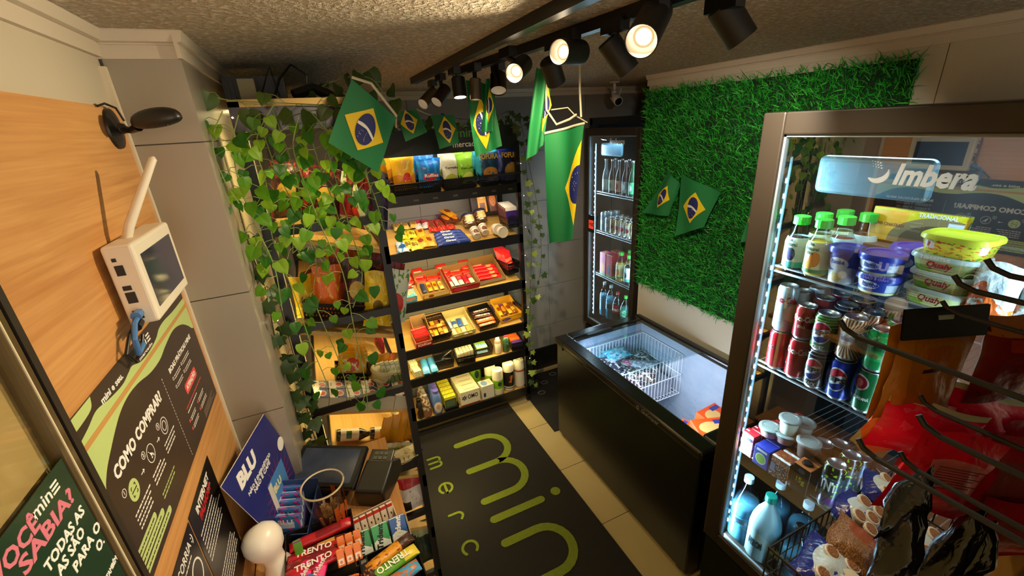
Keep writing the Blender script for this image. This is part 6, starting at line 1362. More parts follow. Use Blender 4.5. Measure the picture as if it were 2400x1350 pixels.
rectub(K(1.225, .405, SH1+.116, -2), .112, .09, .036, P_QY2, YLD, 'yellow margarine tub with flowers on top of the stack', text=(('Qualy', .012, QR_, -.034, .68, .036),))
P_YB = pk('print_yellow_snack_box', '#d8c81c', ('r', 0, 0, .42, .92, '#eca81c'), ('e', .8, .1, .55, .75, '#8a7448'), ('r', .84, .2, 1, .75, '#d0d8dc'), ('e', .78, .12, .4, .5, '#5a4a30'))
o = carton(T((1.365, .545, SH1+.085)) @ RZ(-90) @ RX(-8), .19, .03, .085, [P_YB], 'yellow and orange frozen snack box standing behind the margarine tubs', text=(('TRADICIONAL', .010, WHT, .22, .88, .40), ('DO CHATEAU', .008, mat('box_brown_text', '#8a4a10', .5), -.26, .50, .32)))
carton(T((1.36, .54, SH1)) @ RZ(-90), .17, .09, .08, [mat('plain_brown_pack', '#5a4a38', .6)], 'plain brown pack under the yellow snack box')
P_OF = pk('print_orange_film', '#d8e4e8', ('w', .5, .2, 5, '#e86a28'), ('n', 5, .55, '#f0efe8'), bump=.4)
bag(K(1.20, .325, SH1, 0), .075, .12, .05, P_OF, 'clear and orange film pack of bread beside the margarine tubs', 'pack', 'film_pack', seed=2)
bag(K(1.22, .255, SH1, 0), .09, .10, .06, pk('print_clear_tray', '#b8d4d8', ('n', 5, .5, '#e8f0f0'), ('n', 9, .6, '#8aa87a'), bump=.4), 'clear film pack with green contents at the near end of the top cooler shelf', 'pack', 'film_pack', seed=4)
# cans
CK = lambda n, c, *l: pk('print_can_'+n, c, *l, r=.25, m=.25)
C_CL = CK('light_cola', '#b8c8cc'); C_RD = CK('red_cola', '#c01420'); C_RL = CK('dark_red_cola', '#a01424', ('r', 0, .0, 1, .28, '#9a1020'))
def pe(n, base, *l): return CK(n, base, ('e', .5, .52, .155, .34, '#e8e8e8'), ('e', .5, .52, .145, .315, '#c81c34'), *l)
# globe emblem: red top, white wave, blue bottom built from stacked ellipses
def globe(n, base, st=()):
    k_ = pk('print_can_'+n, base, *st, ('e', .5, .54, .152, .31, '#e8ece8'), ('e', .5, .54, .143, .29, '#c41a30'), r=.25, m=.2)
    return k_
def globecan(M, base_m, label, r_=.0315, h=.122, sub=None, subc=WHT):
    o = can(M, base_m, label, r_, h)
    rr = r_+.0003
    def patch(f0_, f1_, m, nm, off):   # region of the disc between two height functions of s in -1..1
        g = G(); cw, chh, zc = .9*r_*.98, h*.29, h*.54; n = 20; lo, hi = [], []
        for i in range(n+1):
            s_ = -1+2*i/n; lim = math.sqrt(max(0, 1-s_*s_)); a = max(-lim, min(lim, f0_(s_))); b = max(-lim, min(lim, f1_(s_)))
            th = s_*cw/rr; lo.append(g.pt(((rr+off)*sin(th), -(rr+off)*cos(th), zc+a*chh))); hi.append(g.pt(((rr+off)*sin(th), -(rr+off)*cos(th), zc+b*chh)))
        for i in range(n): g.face((lo[i], lo[i+1], hi[i+1], hi[i]))
        g.ob(nm, m, o, None, True)
    big_ = 1.07
    patch(lambda s_: -2, lambda s_: 2, mat('can_white', '#e9ebea', .3), 'emblem', 0)
    patch(lambda s_: .28+.14*sin(s_*2.5), lambda s_: math.sqrt(max(0, .80-s_*s_)), mat('can_red', '#c41a30', .3), 'emblem', .0004)
    patch(lambda s_: -math.sqrt(max(0, .80-s_*s_)), lambda s_: -.38+.14*sin(s_*2.5), mat('can_blue', '#1c2f84', .3), 'emblem', .0004)
    txt('PEPSI', .014, mat('can_black_text', '#11131c', .4), o, FR(0, -rr-.0006, h*.525), wid=.05, bend=rr, bold=.05)
    if sub: txt(sub, .010, subc, o, FR(0, -r_-.0004, h*.15), wid=.030, bend=r_, bold=.03)
    return o
C_LM = CK('lime_pepsi', '#3a6a3c', ('r', 0, .78, 1, .81, '#b8d84a'), ('r', 0, .85, 1, .87, '#b8d84a'), ('r', 0, .70, 1, .72, '#b8d84a'), ('r', 0, .92, 1, .94, '#8ab83a'), ('r', 0, .1, 1, .12, '#8ab83a')); C_BKP = CK('black_pepsi', '#11141a', ('r', 0, .9, 1, .92, '#8a98a8'), ('r', 0, .82, 1, .83, '#8a98a8'), ('r', 0, .05, 1, .06, '#8a98a8')); C_BLP = CK('blue_pepsi', '#1c3ab0')
C_TB = CK('tubaina', '#e0c8a0', ('ray', .5, .55, 56, '#8a4a1c'), ('e', .5, .55, .10, .16, '#d8dcd4')); C_SP = CK('green_sprite', '#149a4c', ('r', 0, .3, 1, .42, '#2cb868')); C_GU = CK('green_guarana', '#156a38', ('e', .44, .72, .12, .18, '#d8c8c0'), ('e', .44, .72, .10, .15, '#a01c2c'), ('e', .44, .72, .05, .08, '#c85a50'))
RDM = mat('cola_dark_red', '#a8182a', .3)
ys = [.722, .661, .604, .541, .478]
xk = 1.195
can(K(xk, ys[0], SH2, 8), C_RD, 'red cola can, bottom of the stack nearest the far door post', .0265, .128, text=(('Coca-Cola', .018, mat('dark_print_red', '#7a0f18', .4), .62, .060, 10),))
can(K(xk, ys[0], SH2+.128, 8), C_CL, 'silver grey light cola can on top of the end stack', .0265, .145, text=(('Coca-Cola', .020, RDM, .72, .066, 10),))
can(K(xk, ys[1], SH2, 8), C_RD, 'red cola can with white script, bottom of the second stack', .0265, .128, text=(('Coca-Cola', .020, WHT, .72, .066, 10),))
can(K(xk, ys[1], SH2+.128, 8), C_RL, 'crimson cola can on top of the second stack', .0265, .105, text=(('Coca-Cola', .017, WHT, .65, .060, 10), ('ZERO', .007, WHT, .42, .02, 6)))
globecan(K(xk, ys[2], SH2, 6), C_BKP, 'black cola can with round emblem, bottom of the third stack', .0285, .118, 'BLACK'); globecan(K(xk, ys[2], SH2+.118, 6), C_LM, 'lime striped cola can with round emblem on top of the black one', .0300, .112, 'TWIST')
globecan(K(xk, ys[3], SH2, 4), C_BLP, 'bright blue cola can with round emblem under the striped soda', .0285, .122, None); can(K(xk, ys[3], SH2+.122, 4), C_TB, 'cream soda can with brown sun rays and a blue script', .0290, .122, text=(('Tubaína', .014, mat('steel_blue_text', '#3a5a84', .4), .55, .046, 2),))
can(K(xk, ys[4], SH2, 2), C_GU, 'dark green can with red fruit emblem, bottom of the fifth stack', .0275, .122, text=(('GUARANÁ', .008, WHT, .36, .035, 0),)); can(K(xk, ys[4], SH2+.122, 2), C_SP, 'bright green lemon soda can on top of the fifth stack', .0275, .115, text=(('Sprite', .016, mat('sprite_dark', '#0c4a28', .4), .6, .044, 0), ('ZERO', .008, mat('sprite_dark', '#0c4a28'), .40, .024, 0)))
for r_ in (1, 2):
    for c_ in range(5):
        mm = [C_CL, C_RL, C_BKP, C_TB, C_SP][c_]
        for lv in range(2): can(K(xk+.064*r_, ys[c_]-.006*r_, SH2+.122*lv), mm if lv else [C_RD, C_RD, C_BKP, C_BLP, C_GU][c_], '%s can, %s level, %s row from the cooler glass' % (['cola', 'red cola', 'dark cola', 'soda', 'green'][c_], ['lower', 'upper'][lv], ORD[r_]), .0285, .122, group='cans in the rear rows, column %d' % c_)
for i in range(3):
    can(K(xk+.02, .405-.06*i, SH2), CK('pink_green', '#c85a78', ('r', 0, .1, 1, .22, '#3a9a5a'), ('r', 0, .6, 1, .9, '#8a8478')), 'tall energy drink can with white letters, %s past the green cans' % ORD[i], .027, .158, text=(('TNT', .030, WHT, .58, .048, 0),), group='tall energy cans')
# third shelf: milk drinks, desserts, energy cans
P_PI = pk('print_pink_carton', '#e87a78', ('e', .5, .5, .22, .2, '#c8b04a'), ('r', .1, .72, .9, .84, '#4a4a9a'), ('e', .5, .52, .1, .1, '#e8d8a0')); P_RS = pk('print_red_strip', '#a81c24', ('r', 0, .4, .3, .6, '#e8c8b8'))
for i in range(7): carton(K(1.185+.036*i, .748-.004*i, SH3-.004), .044, .033, .088, [P_PI, P_RS, P_RS], 'pink front milk drink carton, %s of the file by the cooler wall' % ORD[i], side=1, top=2, text=(('NESCAU', .010, BLU, 0, .76, .8),) if i == 0 else (), group='pink fronted cartons')
P_BC3 = pk('print_blue_green_carton', '#1c34a8', ('e', .5, .42, .35, .28, '#d8e0c8'), ('e', .5, .42, .3, .23, '#8ab83a'), ('r', .15, .78, .85, .9, '#dfe6ea'))
for i in range(3): carton(K(1.185+.05*i, .690, SH3-.004), .052, .045, .075, [P_BC3, mat('carton_blue_side', '#1c2c88', .4)], 'blue carton with green fruit, %s of its file' % ORD[i], side=1, top=1, group='blue cartons with green fruit')
P_CH = pk('print_choc_carton', '#4a2018', ('r', 0, .72, 1, 1, '#c8743a'), ('n', 12, .55, '#d8c8c0'), ('e', .1, .45, .18, .2, '#8a98c8')); P_CT = pk('print_choc_top', '#6a2c18', ('r', 0, .0, 1, .2, '#e0dcd4'), ('n', 10, .58, '#d87a3a'))
for i in range(4): carton(K(1.185+.047*i, .628-.004*i, SH3-.004), .058, .044, .078, [P_CH, P_CT, P_CT], 'chocolate milk carton with a speckled brown front, %s of its file' % ORD[i], side=1, top=2, group='chocolate milk cartons')
P_BK = pk('print_black_carton', '#17120f', ('e', .5, .82, .2, .09, '#5a6a78'), ('r', .2, .45, .8, .68, '#17120f'), ('r', .25, .1, .75, .2, '#3a3430')); P_BT = pk('print_black_top', '#b8622c', ('e', .5, .5, .3, .3, '#1c1410'))
for i in range(2):
    o = carton(K(1.19+.052*i, .566, SH3-.004), .050, .048, .100, [P_BK, mat('carton_dark_side', '#1c1512', .4), P_BT], ['black protein drink carton with a copper top', 'black protein drink carton behind the front one'][i], side=1, top=2, text=(('15g', .018, mat('lime_text', '#c8d83a', .4), .0, .48, .5),) if i == 0 else ())
    g = G(); g.M = T((0, 0, .100)); g.lathe([(0, 0), (.012, 0), (.012, .008), (0, .009)], 16); g.ob('cap', BLKP, o)
C_NT = CK('energy_black', '#3a4a58', ('r', 0, .75, 1, 1, '#1c1c1c'), ('n', 14, .60, '#a8d83a'), ('r', 0, .12, 1, .28, '#4a2a8a'), ('r', 0, .0, 1, .1, '#3a8a6a'))
for i in range(2): can(K(1.195+.07*i, .498, SH3, 0), C_NT, ['tall energy can with big silver letters next to the black carton', 'tall energy can behind the front one'][i], .027, .155, text=(('TNT', .034, WHT, .55, .046, 6),) if i == 0 else ())
for i in range(3): can(K(1.33+.0*i, .56-.062*i, SH3), CK('dark_can', '#20242a', ('e', .5, .7, .3, .2, '#3a5a78')), 'dark grey can, %s in the rear row of the third cooler shelf' % ORD[i], .028, .122, group='dark cans on the third cooler shelf')
can(K(1.29, .585, SH3), CK('skyblue_can', '#2a3a4a', ('e', .4, .6, .2, .5, '#4ab0e0')), 'dark can with a sky blue patch behind the cartons', .030, .122)
CUPW = mat('dessert_white', '#d8e0cc', .4); CUPB = mat('dessert_brown', '#6a5248', .4); CUPP = mat('dessert_pink', '#c89a90', .4)
LDC = mat('clear_cup_lid', '#6a726c', .12, noise=('#a8aca4', 30, .8))
for x, y, z, r_, h, m, l_ in ((1.22, .712, SH3+.088, .030, .030, CUPP, 'pink dessert cup lying flat on the pink cartons'), (1.235, .668, SH3+.088, .030, .030, CUPP, 'pink dessert cup under the tall white one'), (1.24, .668, SH3+.124, .028, .050, CUPW, 'tall white dessert cup on top of the pink one'),
                           (1.30, .655, SH3+.10, .028, .045, CUPW, 'white dessert cup further back on the cartons'), (1.235, .598, SH3+.083, .030, .055, CUPB, 'brown chocolate dessert cup on the speckled cartons')):
    tub(T((x, y, z)), r_*.8, r_, h, m, LDC, l_, 'dessert cup', 'dessert_cup', lip=.004, lidh=.005)
# bottom: big bottles
WTR = glass('pale_blue_plastic', '#bfe4f0', 1.45, .04, 1.8); MILKY = mat('cloudy_blue_white', '#a9cfd6', .35, trans=.0)
P_WL = pk('print_water_label', '#3ab8d8', ('r', .3, .15, .8, .75, '#16344a'), ('r', 0, .85, 1, 1, '#2a8ac0')); WM = mat('water_tint', '#7fb4c8', .08, noise=('#b8dce8', 12, .9))
bottle(K(1.225, .752, BOT, 0), pet_prof(.050, .300), WM, mat('pale_cap', '#c8dfe8', .4), P_WL, (.125, .165), 'large ribbed water bottle with a turquoise label at the cooler bottom', capr=.016, caph=.018, body=WTR)
bottle(K(1.215, .660, BOT, 0), pet_prof(.050, .300, False), MILKY, mat('teal_cap', '#149a84', .35), None, (0, 0), 'large cloudy coconut water bottle with a teal cap', capr=.018, caph=.020, body=MILKY, text=())
t = tag(G().box(0, 0, 0, .001, .001, .001).ob('x', WHT), 'x', 'x'); bpy.data.objects.remove(t)
for x, y, r_ in ((1.33, .70, .048), (1.33, .60, .048), (1.22, .555, .046), (1.25, .445, .046)):
    bottle(K(x, y, BOT), pet_prof(r_, .27), mat('pale_grey_liquid', '#7d98a0', .2) if y > .5 else mat('pale_green_liquid', '#8ab8a0', .2), mat('pale_cap', '#c8dfe8') if x > 1.3 else BLKP, None, (0, 0), 'pale bottle %s' % {(1.33, .70): 'behind the ribbed water bottle', (1.33, .60): 'behind the cloudy coconut water', (1.22, .555): 'with black cap beside the cloudy coconut water', (1.25, .445): 'with black cap near the wire basket'}[(x, y)], capr=.016, body=WTR, group=None)
cw_ = [o for o in sc.objects if o.get('label', '').startswith('large cloudy')][0]
txt('H2O!', .030, mat('bottle_navy_text', '#1c3a4a', .4), cw_, RZ(4) @ FR(0, -.0512, .125), wid=.05, bend=.051, bold=.05)
# ================================================================ inside the recess cooler
def KR_(x, y, z): return T((x, y, z)) @ RZ(-90)
BP = [(0, 0), (.027, 0), (.029, .006), (.029, .12), (.022, .155), (.012, .19), (.012, .235), (.013, .24)]
BG = mat('brown_bottle_glass', '#3a1e10', .12); GG = mat('green_bottle_glass', '#1c4a2c', .12); CGs = mat('clear_bottle_glass', '#6a7a80', .1)
labs = [('#b8ccd4', 'pale blue'), ('#c8c8b0', 'cream'), ('#d8b0a0', 'pink and cream'), ('#8a9a9a', 'grey'), ('#4ab07a', 'green'), ('#a0c8b8', 'mint')]
yy = [2.775, 2.695, 2.615, 2.54, 2.465, 2.39]
for i, (c_, l_) in enumerate(labs):
    lm = pk('print_beer_%d' % i, c_, ('e', .5, .5, .1, .3, ['#e8e8e0', '#5a8a4a', '#b83a30', '#d8d8d0', '#e8e8e0', '#e8f0e8'][i]))
    for r_ in range(2): bottle(KR_(2.065+.075*r_, yy[i]-.02*r_, 1.567), BP, None, SIL, lm, (.02, .10), 'long-neck bottle, %s label, %s row at the top of the recess cooler' % (l_, ['front', 'second'][r_]), capr=.014, caph=.006, body=[CGs, BG, BG, BG, GG, GG][i], group='long-neck bottles')
for i in range(2): can(KR_(2.07, 2.40-.062*i, 1.567+.0), pk('print_blue_beer', '#2a5ac0', ('r', .3, .3, .7, .8, '#d8e0e8'), ('e', .5, .6, .05, .1, '#c82a30'), r=.3), ['blue and white beer can beside the bottles', 'blue and white beer can at the near end of the bottle row'][i], .029, .155)
cc = [('#8ab0c8', 'pale blue'), ('#9aa8b0', 'silver blue'), ('#b8a878', 'gold'), ('#d8c8b8', 'white and gold'), ('#c0c0b8', 'white and red'), ('#d8d0c0', 'cream'), ('#c8b060', 'golden')]
for i in range(8):
    c_, l_ = cc[min(i, 6)]; m_ = pk('print_beercan_%d' % min(i, 6), c_, ('e', .5, .5, .12, .14, ['#d8e4ea', '#e8e8e8', '#8a3a2a', '#c83a30', '#c0202c', '#a83a2a', '#d8d8d0'][min(i, 6)]), ('r', 0, .85, 1, 1, '#b8a070' if i > 1 else '#c8d4da'), r=.3, m=.3)
    for r_ in range(3): can(KR_(2.065+.06*r_, 2.79-.062*i, 1.252+(.0)), m_, '%s beer can, %s from the far side, %s row, recess cooler' % (l_, ORD[i], ORD[r_]), .028, .155 if i < 1 else .122, group='beer cans in the recess cooler')
    if i > 0 and i < 1: pass
for i in range(2): carton(KR_(2.07, 2.76-.085*i, .888), .075, .065, .19, [pk('print_juice_carton_%d' % i, ['#d85a8a', '#c81c38'][i], ('e', .5, .35, .3, .2, ['#f0a03a', '#4a1a4a'][i]), ('r', 0, 0, 1, .1, '#5aa84a'))], ['pink juice carton with an orange on it in the recess cooler', 'red juice carton with dark fruit in the recess cooler'][i])
for i in range(2): carton(KR_(2.16, 2.74-.085*i, .888), .075, .065, .19, [pk('print_juice_carton_%d' % 1, '#c81c38')], ['red juice carton behind the pink one', 'red juice carton in the second row'][i])
for i, (lq, lb_, l_) in enumerate(((ORJ, P_ORJ, 'orange'), (GRAPE, P_GR, 'grape'), (GJ, pk('print_lime_label', '#d8e8a0', ('e', .5, .5, .1, .3, '#5a9a2c')), 'lime'))):
    for r_ in range(2): bottle(KR_(2.075+.09*r_, 2.57-.10*i, .888), juice_prof(.040, .215), lq, TEAL, lb_, (.03, .14), 'large %s juice bottle with green cap in the recess cooler, %s row' % (l_, ['front', 'second'][r_]), capr=.020, caph=.02)
for i, (y, lq, cp, lb_, l_) in enumerate(((2.78, WM, mat('pale_cap', '#c8dfe8'), None, 'water bottle with pale cap at the far bottom'), (2.69, WM, mat('pale_cap', '#c8dfe8'), P_WL, 'water bottle with a pale blue label'), (2.60, mat('cola_brown', '#1c0d08', .15), RED, pk('print_cola_label', '#c8202c', ('r', .3, .3, .7, .6, '#e8e0dc')), 'cola bottle with a red label'), (2.50, mat('sprite_tint', '#6aa088', .15), TEAL, pk('print_sprite_label', '#2ab07a', ('n', 8, .55, '#dff0e8')), 'green labelled lemonade bottle'), (2.41, WM, TEAL, None, 'clear bottle with green cap at the near bottom'))):
    bottle(KR_(2.08, y, .50), pet_prof(.042, .29 if i < 2 else .26), lq, cp, lb_, (.10, .17), l_+' of the recess cooler', capr=.014, body=WTR)
# ================================================================ freezer goods
FZC = [('#5ab8c8', 'turquoise'), ('#2a2a34', 'near-black'), ('#3a3040', 'dark plum'), ('#a85a78', 'pink'), ('#7a8a9a', 'grey blue'), ('#8a5ab8', 'violet'), ('#b8a88a', 'tan'), ('#4a4038', 'brown grey')]
sp = [(1.60, 2.0, .60, 0, .20, .07), (1.62, 1.96, .64, 0, .18, .06), (1.47, 1.98, .58, 1, .20, .09), (1.50, 1.93, .60, 2, .18, .08), (1.64, 1.90, .57, 3, .20, .07), (1.42, 2.0, .56, 5, .09, .06), (1.55, 1.86, .57, 1, .20, .08), (1.46, 1.82, .58, 6, .15, .08), (1.70, 1.84, .58, 4, .20, .1), (1.62, 1.79, .56, 7, .22, .1), (1.76, 1.92, .56, 7, .2, .12), (1.52, 1.76, .56, 2, .18, .1)]
for i, (x, y, z, c_, w_, d) in enumerate(sp):
    m_ = pk('print_frozen_%d' % c_, FZC[c_][0], ('n', 5, .55, '#c8d0dc'), ('n', 9, .6, '#e8e8ec' if c_ else '#2a5a9a'), bump=.4)
    bag(T((x, y, z-.02)) @ RZ(R.uniform(-30, 30)-20) @ RX(-78+R.uniform(-8, 8)), w_, .12, .045, m_, 'frosted %s ice cream pack, %s in the heap under the closed lid' % (FZC[c_][1], ORD[i]), 'frozen pack', 'frozen_pack', seed=i, group='frozen packs heaped in the freezer')
P_NG = pk('print_orange_nugget_box', '#e0501c', ('e', .4, .55, .3, .28, '#d8b06a'), ('r', .55, .7, .95, .9, '#3a3a8a'), ('r', .0, .0, .3, .2, '#e8d8c8'))
for i, (x, y, z, a, w_, d, h, l_) in enumerate(((1.50, 1.30, .50, 20, .19, .11, .055, 'orange frozen nugget box lying on top in the near half of the freezer'), (1.62, 1.22, .50, -20, .20, .14, .10, 'orange frozen box beside the nugget box'), (1.45, 1.20, .44, 60, .19, .12, .06, 'orange frozen box under the nugget box'), (1.56, 1.16, .42, 0, .22, .14, .07, 'red frozen box at the near end of the freezer'), (1.46, 1.42, .36, 40, .15, .10, .05, 'white and red frozen box deep in the freezer'), (1.70, 1.30, .46, 5, .15, .13, .14, 'tall orange frozen box against the freezer wall'))):
    carton(T((x, y, z)) @ RZ(a) @ RX(8), w_, d, h, [pk('print_orange_side', '#e8622c', ('e', .5, .5, .2, .3, '#f0c890')) if i != 4 else pk('print_white_red_box', '#d8c8d0', ('n', 5, .55, '#c83a4a')), P_NG if i != 4 else pk('print_white_red_box', '#d8c8d0'), P_NG if i != 4 else pk('print_white_red_box', '#d8c8d0')], l_, side=0, top=2)
for x, y, sx, sy in ((1.62, 1.20, .5, .2), (1.45, 1.4, .22, .2)): pass
carton(T((1.60, 1.25, .19)), .50, .34, .24, [mat('frozen_filler', '#8a4a3a', .7)], 'plain carton holding up the orange frozen boxes')
carton(T((1.60, 1.88, .425)), .46, .30, .10, [mat('frozen_filler2', '#6a7484', .7, noise=('#a8b4c4', 20, .8))], 'frosted grey carton at the bottom of the wire basket')
# ================================================================ hook rack beside the camera: wire hooks, hanging bags, wire basket
HK = mat('black_hook_wire', '#070605', .55)
G_ = []
def hook(x, z, yt, label):
    y0 = -.16
    return tag(G().tube([(x, y0, z-.004), (x, yt-.018, z), (x, yt-.006, z+.004), (x, yt, z+.011)], .0027, 8).ob('display_hook', HK), label, 'hook', 'display hooks pointing down the shop')
rk = empty('hook_rack', (.85, -.17, 1.2), 'black display rack just beside the camera carrying the hooks and basket', 'rack'); O = T((-.85, .17, -1.2))
for x in (.30, 1.08): G().bb(x-.012, -.19, .0, x+.012, -.165, 2.05).ob('upright', HK, rk, O)
G().bb(.27, -.200, .12, 1.11, -.190, 2.25).ob('rear_panel', mat('unseen_light_shield', '#1c1a18', .6), rk, O)  # unseen panel, added to keep light from behind off the hanging bags
for i in range(9): G().bb(.30, -.182, 1.15+.1*i, 1.08, -.174, 1.158+.1*i).ob('crossbar', HK, rk, O)
for x, z, yt, l_ in ((.55, 1.949, .161, 'topmost display hook, empty'), (.55, 1.928, .179, 'empty display hook just under the topmost one'), (.45, 1.889, .217, 'display hook crossing in front of the amber pouch'), (.643, 1.868, .212, 'display hook through the black pouch header'), (.45, 1.827, .139, 'display hook over the pink and red bags'), (.45, 1.773, .176, 'long display hook in front of the red bags'), (.60, 1.765, .19, 'display hook behind the red bags'), (.52, 1.735, .165, 'low display hook holding the black wrappers')): hook(x, z, yt, l_)
AMB = pk('print_amber_bag', '#8f5a08', ('r', .36, .70, .68, .84, '#8a4a14'), ('r', .36, .60, .66, .64, '#2a1a10'), ('r', 0, 0, .20, 1, '#a0680c'), bump=.2)
ab = empty('snack_pouch', (.643, .205, 1.70), 'amber peanut pouch with a black header hanging on the hook in front of the cooler', 'snack bag'); O = T((-.643, -.205, -1.70))
bm_ = link('pouch', bagmesh(.098, .142, .022, AMB, seed=5, taper=.06, wr=.25), ab, O @ T((.640, .207, 1.702)) @ RZ(-24) @ RY(2))
bm2_ = link('pouch', bagmesh(.095, .138, .022, AMB, seed=8, taper=.06, wr=.25), ab, O @ T((.655, .226, 1.705)) @ RZ(-14) @ RY(-2))
hm = G(); hm.M = O @ T((.641, .207, 1.838)) @ RZ(-22)
hm.grid(lambda u, v: ((u-.5)*.104+.006*v, -.010+.012*v, v*.034), 8, 3); hm.grid(lambda u, v: ((.5-u)*.104+.006*v, -.008+.012*v, v*.034), 8, 3); hm.ob('header', mat('black_header', '#0c0f0d', .5), ab)
G().box(0, 0, 0, .018, .0015, .006).ob('hang_hole', mat('pale_hole', '#8a9a9a', .5), ab, O @ T((.643, .204, 1.858)) @ RZ(-22))
def hang(x, y, z, w_, h, m, label, rz=0, ry=0, seed=0, t=.03, cat='snack bag', name='hanging_bag', rx=0, taper=0): return bag(T((x, y, z-h)) @ RZ(rz) @ RY(ry) @ RX(rx), w_, h, t, m, label, cat, name, 'bags hanging on the display hooks', seed=seed, wr=.22, taper=taper)
DRD = pk('print_dark_red_bag', '#6a120a', ('r', 0, .80, 1, 1, '#9a5c1a'), ('r', .2, .66, .6, .78, '#8a2a10'), ('n', 5, .62, '#4a0a06'), bump=.2)
hang(.752, .160, 1.862, .115, .125, DRD, 'dark red crisp bag hanging beside the amber pouch', rz=-22, ry=-3, seed=1, t=.03)
RDP = pk('print_crimson_bag', '#dc1230', ('n', 4, .62, '#c01028'), ('r', .18, .40, .80, .72, '#d87882'), bump=.2); RDP2 = pk('print_deep_red_bag', '#a80e1e', ('n', 5, .6, '#900c18'), ('r', .15, .35, .85, .75, '#8a3c38'), bump=.2); PNK2 = pk('print_hot_pink_bag', '#e81848', ('n', 4, .58, '#f04a6c'), ('r', 0, .9, 1, 1, '#c8dcb8'), bump=.2)
red_list = [(.592, .158, 1.745, .115, .115, RDP, 16, -24), (.70, .128, 1.722, .12, .13, RDP2, 12, -20), (.640, .195, 1.745, .13, .08, PNK2, 14, -30), (.735, .175, 1.742, .14, .08, PNK2, 16, -26), (.690, .185, 1.730, .13, .10, RDP, 12, -15), (.79, .135, 1.70, .13, .14, RDP2, 10, -22), (.70, .105, 1.640, .12, .09, RDP2, 10, -25)]
for i, (x, y, z, w_, h, m, ry, rz) in enumerate(red_list):
    hang(x, y, z, w_, h, m, ['crimson bag with a pale nutrition panel, front of the red bags', 'deep red bag with a dull text panel behind the black wrappers', 'hot pink bag top crumpled under the amber pouch', 'hot pink bag crossing the wires at the top of the red bags', 'crimson bag folded behind the pink tops', 'deep red bag at the outer end of the hooks', 'dark red bag hanging lowest above the wire basket'][i], rz=rz, ry=ry, seed=i+10, t=.025)
hang(.600, .225, 1.775, .07, .11, pk('print_pale_green_bag', '#b8d49a', ('e', .5, .35, .6, .3, '#f08a3a'), bump=.4), 'pale green bag with orange fruit peeking out behind the red bags', rz=-20, ry=34, seed=30, t=.02)
o_ = [o for o in sc.objects if o.get('label', '').startswith('crimson bag with')][0]
gl_ = G(); gl_.M = FR(.0, -.0155, .062)
for i in range(9): gl_.prism([(-.032, -.0035*i+.016), (.030-.010*(i % 3), -.0035*i+.016), (.030-.010*(i % 3), -.0035*i+.0172), (-.032, -.0035*i+.0172)], 0, .0003)
gl_.ob('small_print', mat('dark_red_text', '#7a1c24', .5), o_)
BW = pk('print_black_wrapper', '#0e0e12', ('n', 5, .70, '#34303c'), bump=.22, r=.18)
for i, (x, y, z, w_, h, rz, ry) in enumerate(((.508, .150, 1.738, .040, .10, -10, 22), (.500, .138, 1.70, .055, .12, -20, 8), (.560, .118, 1.69, .050, .13, -30, 10), (.600, .105, 1.66, .055, .12, -24, 4))):
    hang(x, y, z, w_, h, BW, 'glossy black wrapper hanging from the low hook, %s' % ['with its twisted tip up', 'darkest one beside the cookies', 'in front of the deep red bag', 'lowest of the black wrappers'][i], rz=rz, ry=ry, seed=i+40, t=.03, taper=.7)
BRC = mat('tan_card', '#7a5814', .6); bb_ = carton(T((.775, .085, 1.45)) @ RZ(-20) @ RY(22), .13, .03, .20, [BRC], 'tan cardboard pack at the near corner of the rack', cat='pack')
G().bb(-.035, -.0165, .10, .005, -.0155, .145).ob('tape', mat('brown_tape', '#5a3a10', .3), bb_)
# wire basket
wb_ = empty('wire_basket', (.8, .1, 1.30), 'black wire basket full of cookie packs hanging from the rack in front of the cooler', 'basket'); O = T((-.8, -.1, -1.30))
g = G(); g.M = O; xa, xb, ya, yb, za, zt_ = .625, 1.04, -.17, .325, 1.27, 1.352
for z, r_ in ((zt_, .003), (za, .0022), ((za+zt_)/2, .0016)): g.tube([(xa, ya, z), (xb, ya, z), (xb, yb, z), (xa, yb, z), (xa, ya, z)], r_, 6)
g.ob('rim', HK, wb_)
g = G(); g.M = O
for i in range(22): x = xa+(xb-xa)*i/21; g.tube([(x, yb, zt_), (x, yb, za), (x, ya, za)], .0016, 5)
for i in range(20): y = ya+(yb-ya)*i/19; g.tube([(xa, y, zt_), (xa, y, za), (xb, y, za), (xb, y, zt_)], .0016, 5)
g.ob('wire_grid', HK, wb_)
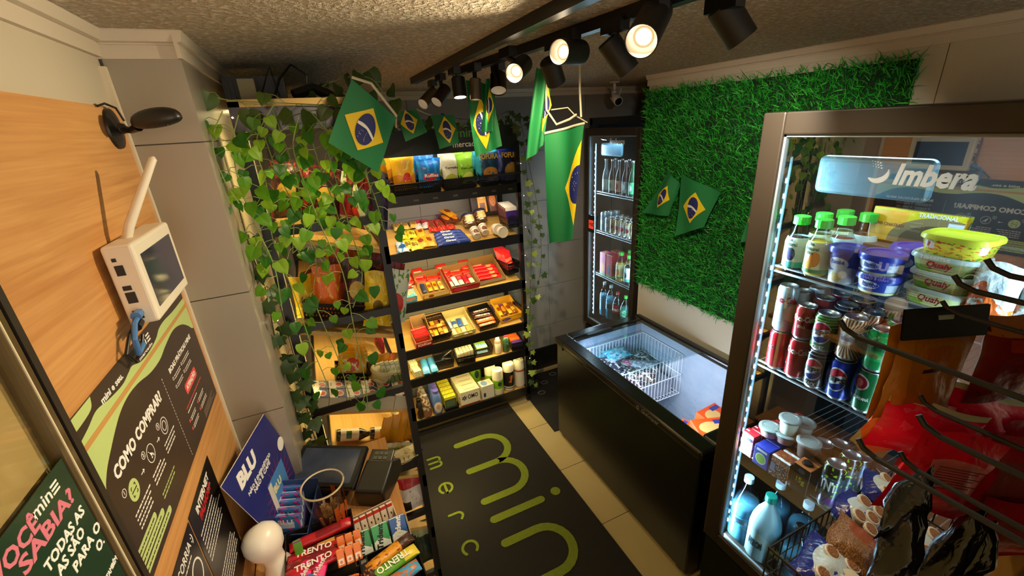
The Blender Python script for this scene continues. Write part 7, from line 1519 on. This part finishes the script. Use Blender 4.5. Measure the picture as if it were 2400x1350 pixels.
# cookie packs
CKM = pk('print_navy_cookie_pack', '#232c86', ('e', .5, .50, .43, .36, '#c4d8e0'), ('n', 4, .66, '#3a4ab0'), r=.25, bump=.4); CKB = mat('cookie_brown', '#9a6a44', .8, bump=(300, .5)); CKR = mat('cookie_ring', '#e0dcd0', .4)
def cookiepack(M, w_, h, label, seed, words=False):
    o = bag(M, w_, h, .06, CKM, label, 'cookies', 'cookie_pack', 'cookie packs in the wire basket', seed=seed)
    for cx, cz in ((-.25, .62), (.18, .70), (.0, .42), (.30, .38), (-.28, .33)):
        g = G(); g.M = FR(cx*w_, -.0285, cz*h) @ SC(1, 1.0, 1)
        for r_, m_, z_ in ((.0135, CKR, 0), (.0105, CKB, .0012)):
            gg = G(); gg.M = g.M @ T((0, 0, z_)); gg.lathe([(r_, -.004), (r_, 0), (r_*.9, .0012), (0, .0014)], 16); gg.ob('cookie_print', m_, o)
    if words:
        for q, (cx, cz) in enumerate(((.02, .25),)):
            g = G(); g.M = FR(cx*w_, -.030, cz*h); g.lathe([(.0, 0), (.021, 0), (.022, .002), (0, .003)], 20); g.ob('logo', mat('cookie_yellow_white', '#e8e2c8', .4), o)
            g = G(); g.M = FR(cx*w_, -.033, cz*h); g.lathe([(.0, 0), (.010, 0), (.010, .001), (0, .001)], 20); g.ob('logo', mat('cookie_navy', '#20265a', .4), o)
    return o
cookiepack(T((.700, .215, 1.300)) @ RZ(10) @ RX(-64), .12, .10, 'navy cookie pack with round biscuits at the basket corner, lowest in view', 1, True)
cookiepack(T((.855, .262, 1.312)) @ RZ(10) @ RX(-58), .095, .085, 'navy cookie pack in the middle of the wire basket', 2)
cookiepack(T((.955, .275, 1.318)) @ RZ(20) @ RX(-56), .085, .08, 'navy cookie pack at the far end of the wire basket beside the cooler', 3)
cookiepack(T((.79, .14, 1.29)) @ RZ(15) @ RX(-60), .11, .10, 'navy cookie pack beneath the brown granulated pack', 4)
cookiepack(T((.90, .16, 1.29)) @ RZ(5) @ RX(-60), .11, .10, 'navy cookie pack behind the black wrappers', 6)
bag(T((.785, .228, 1.322)) @ RZ(18) @ RX(-60), .10, .085, .04, pk('print_granulated', '#7a5434', ('n', 40, .52, '#a87c50'), ('e', .72, .5, .25, .34, '#9a4a24'), ('r', 0, 0, 1, .14, '#241a34'), ('n', 60, .62, '#5a3a20'), bump=.5), 'brown granulated chocolate sprinkle pack lying among the cookie packs', 'pack', 'sprinkle_pack', seed=9)
for i in range(4): bag(T((.70+.09*i, .03+.02*(i % 2), 1.29)) @ RZ(R.uniform(-30, 30)) @ RX(-70), .12, .12, .05, [CKM, P_OR, CKM, P_BLU][i], ['navy and white pack', 'dark navy pack', 'pale blue and navy pack', 'blue and red pack'][i]+' at the near side of the wire basket', 'packet', 'packet', seed=i)
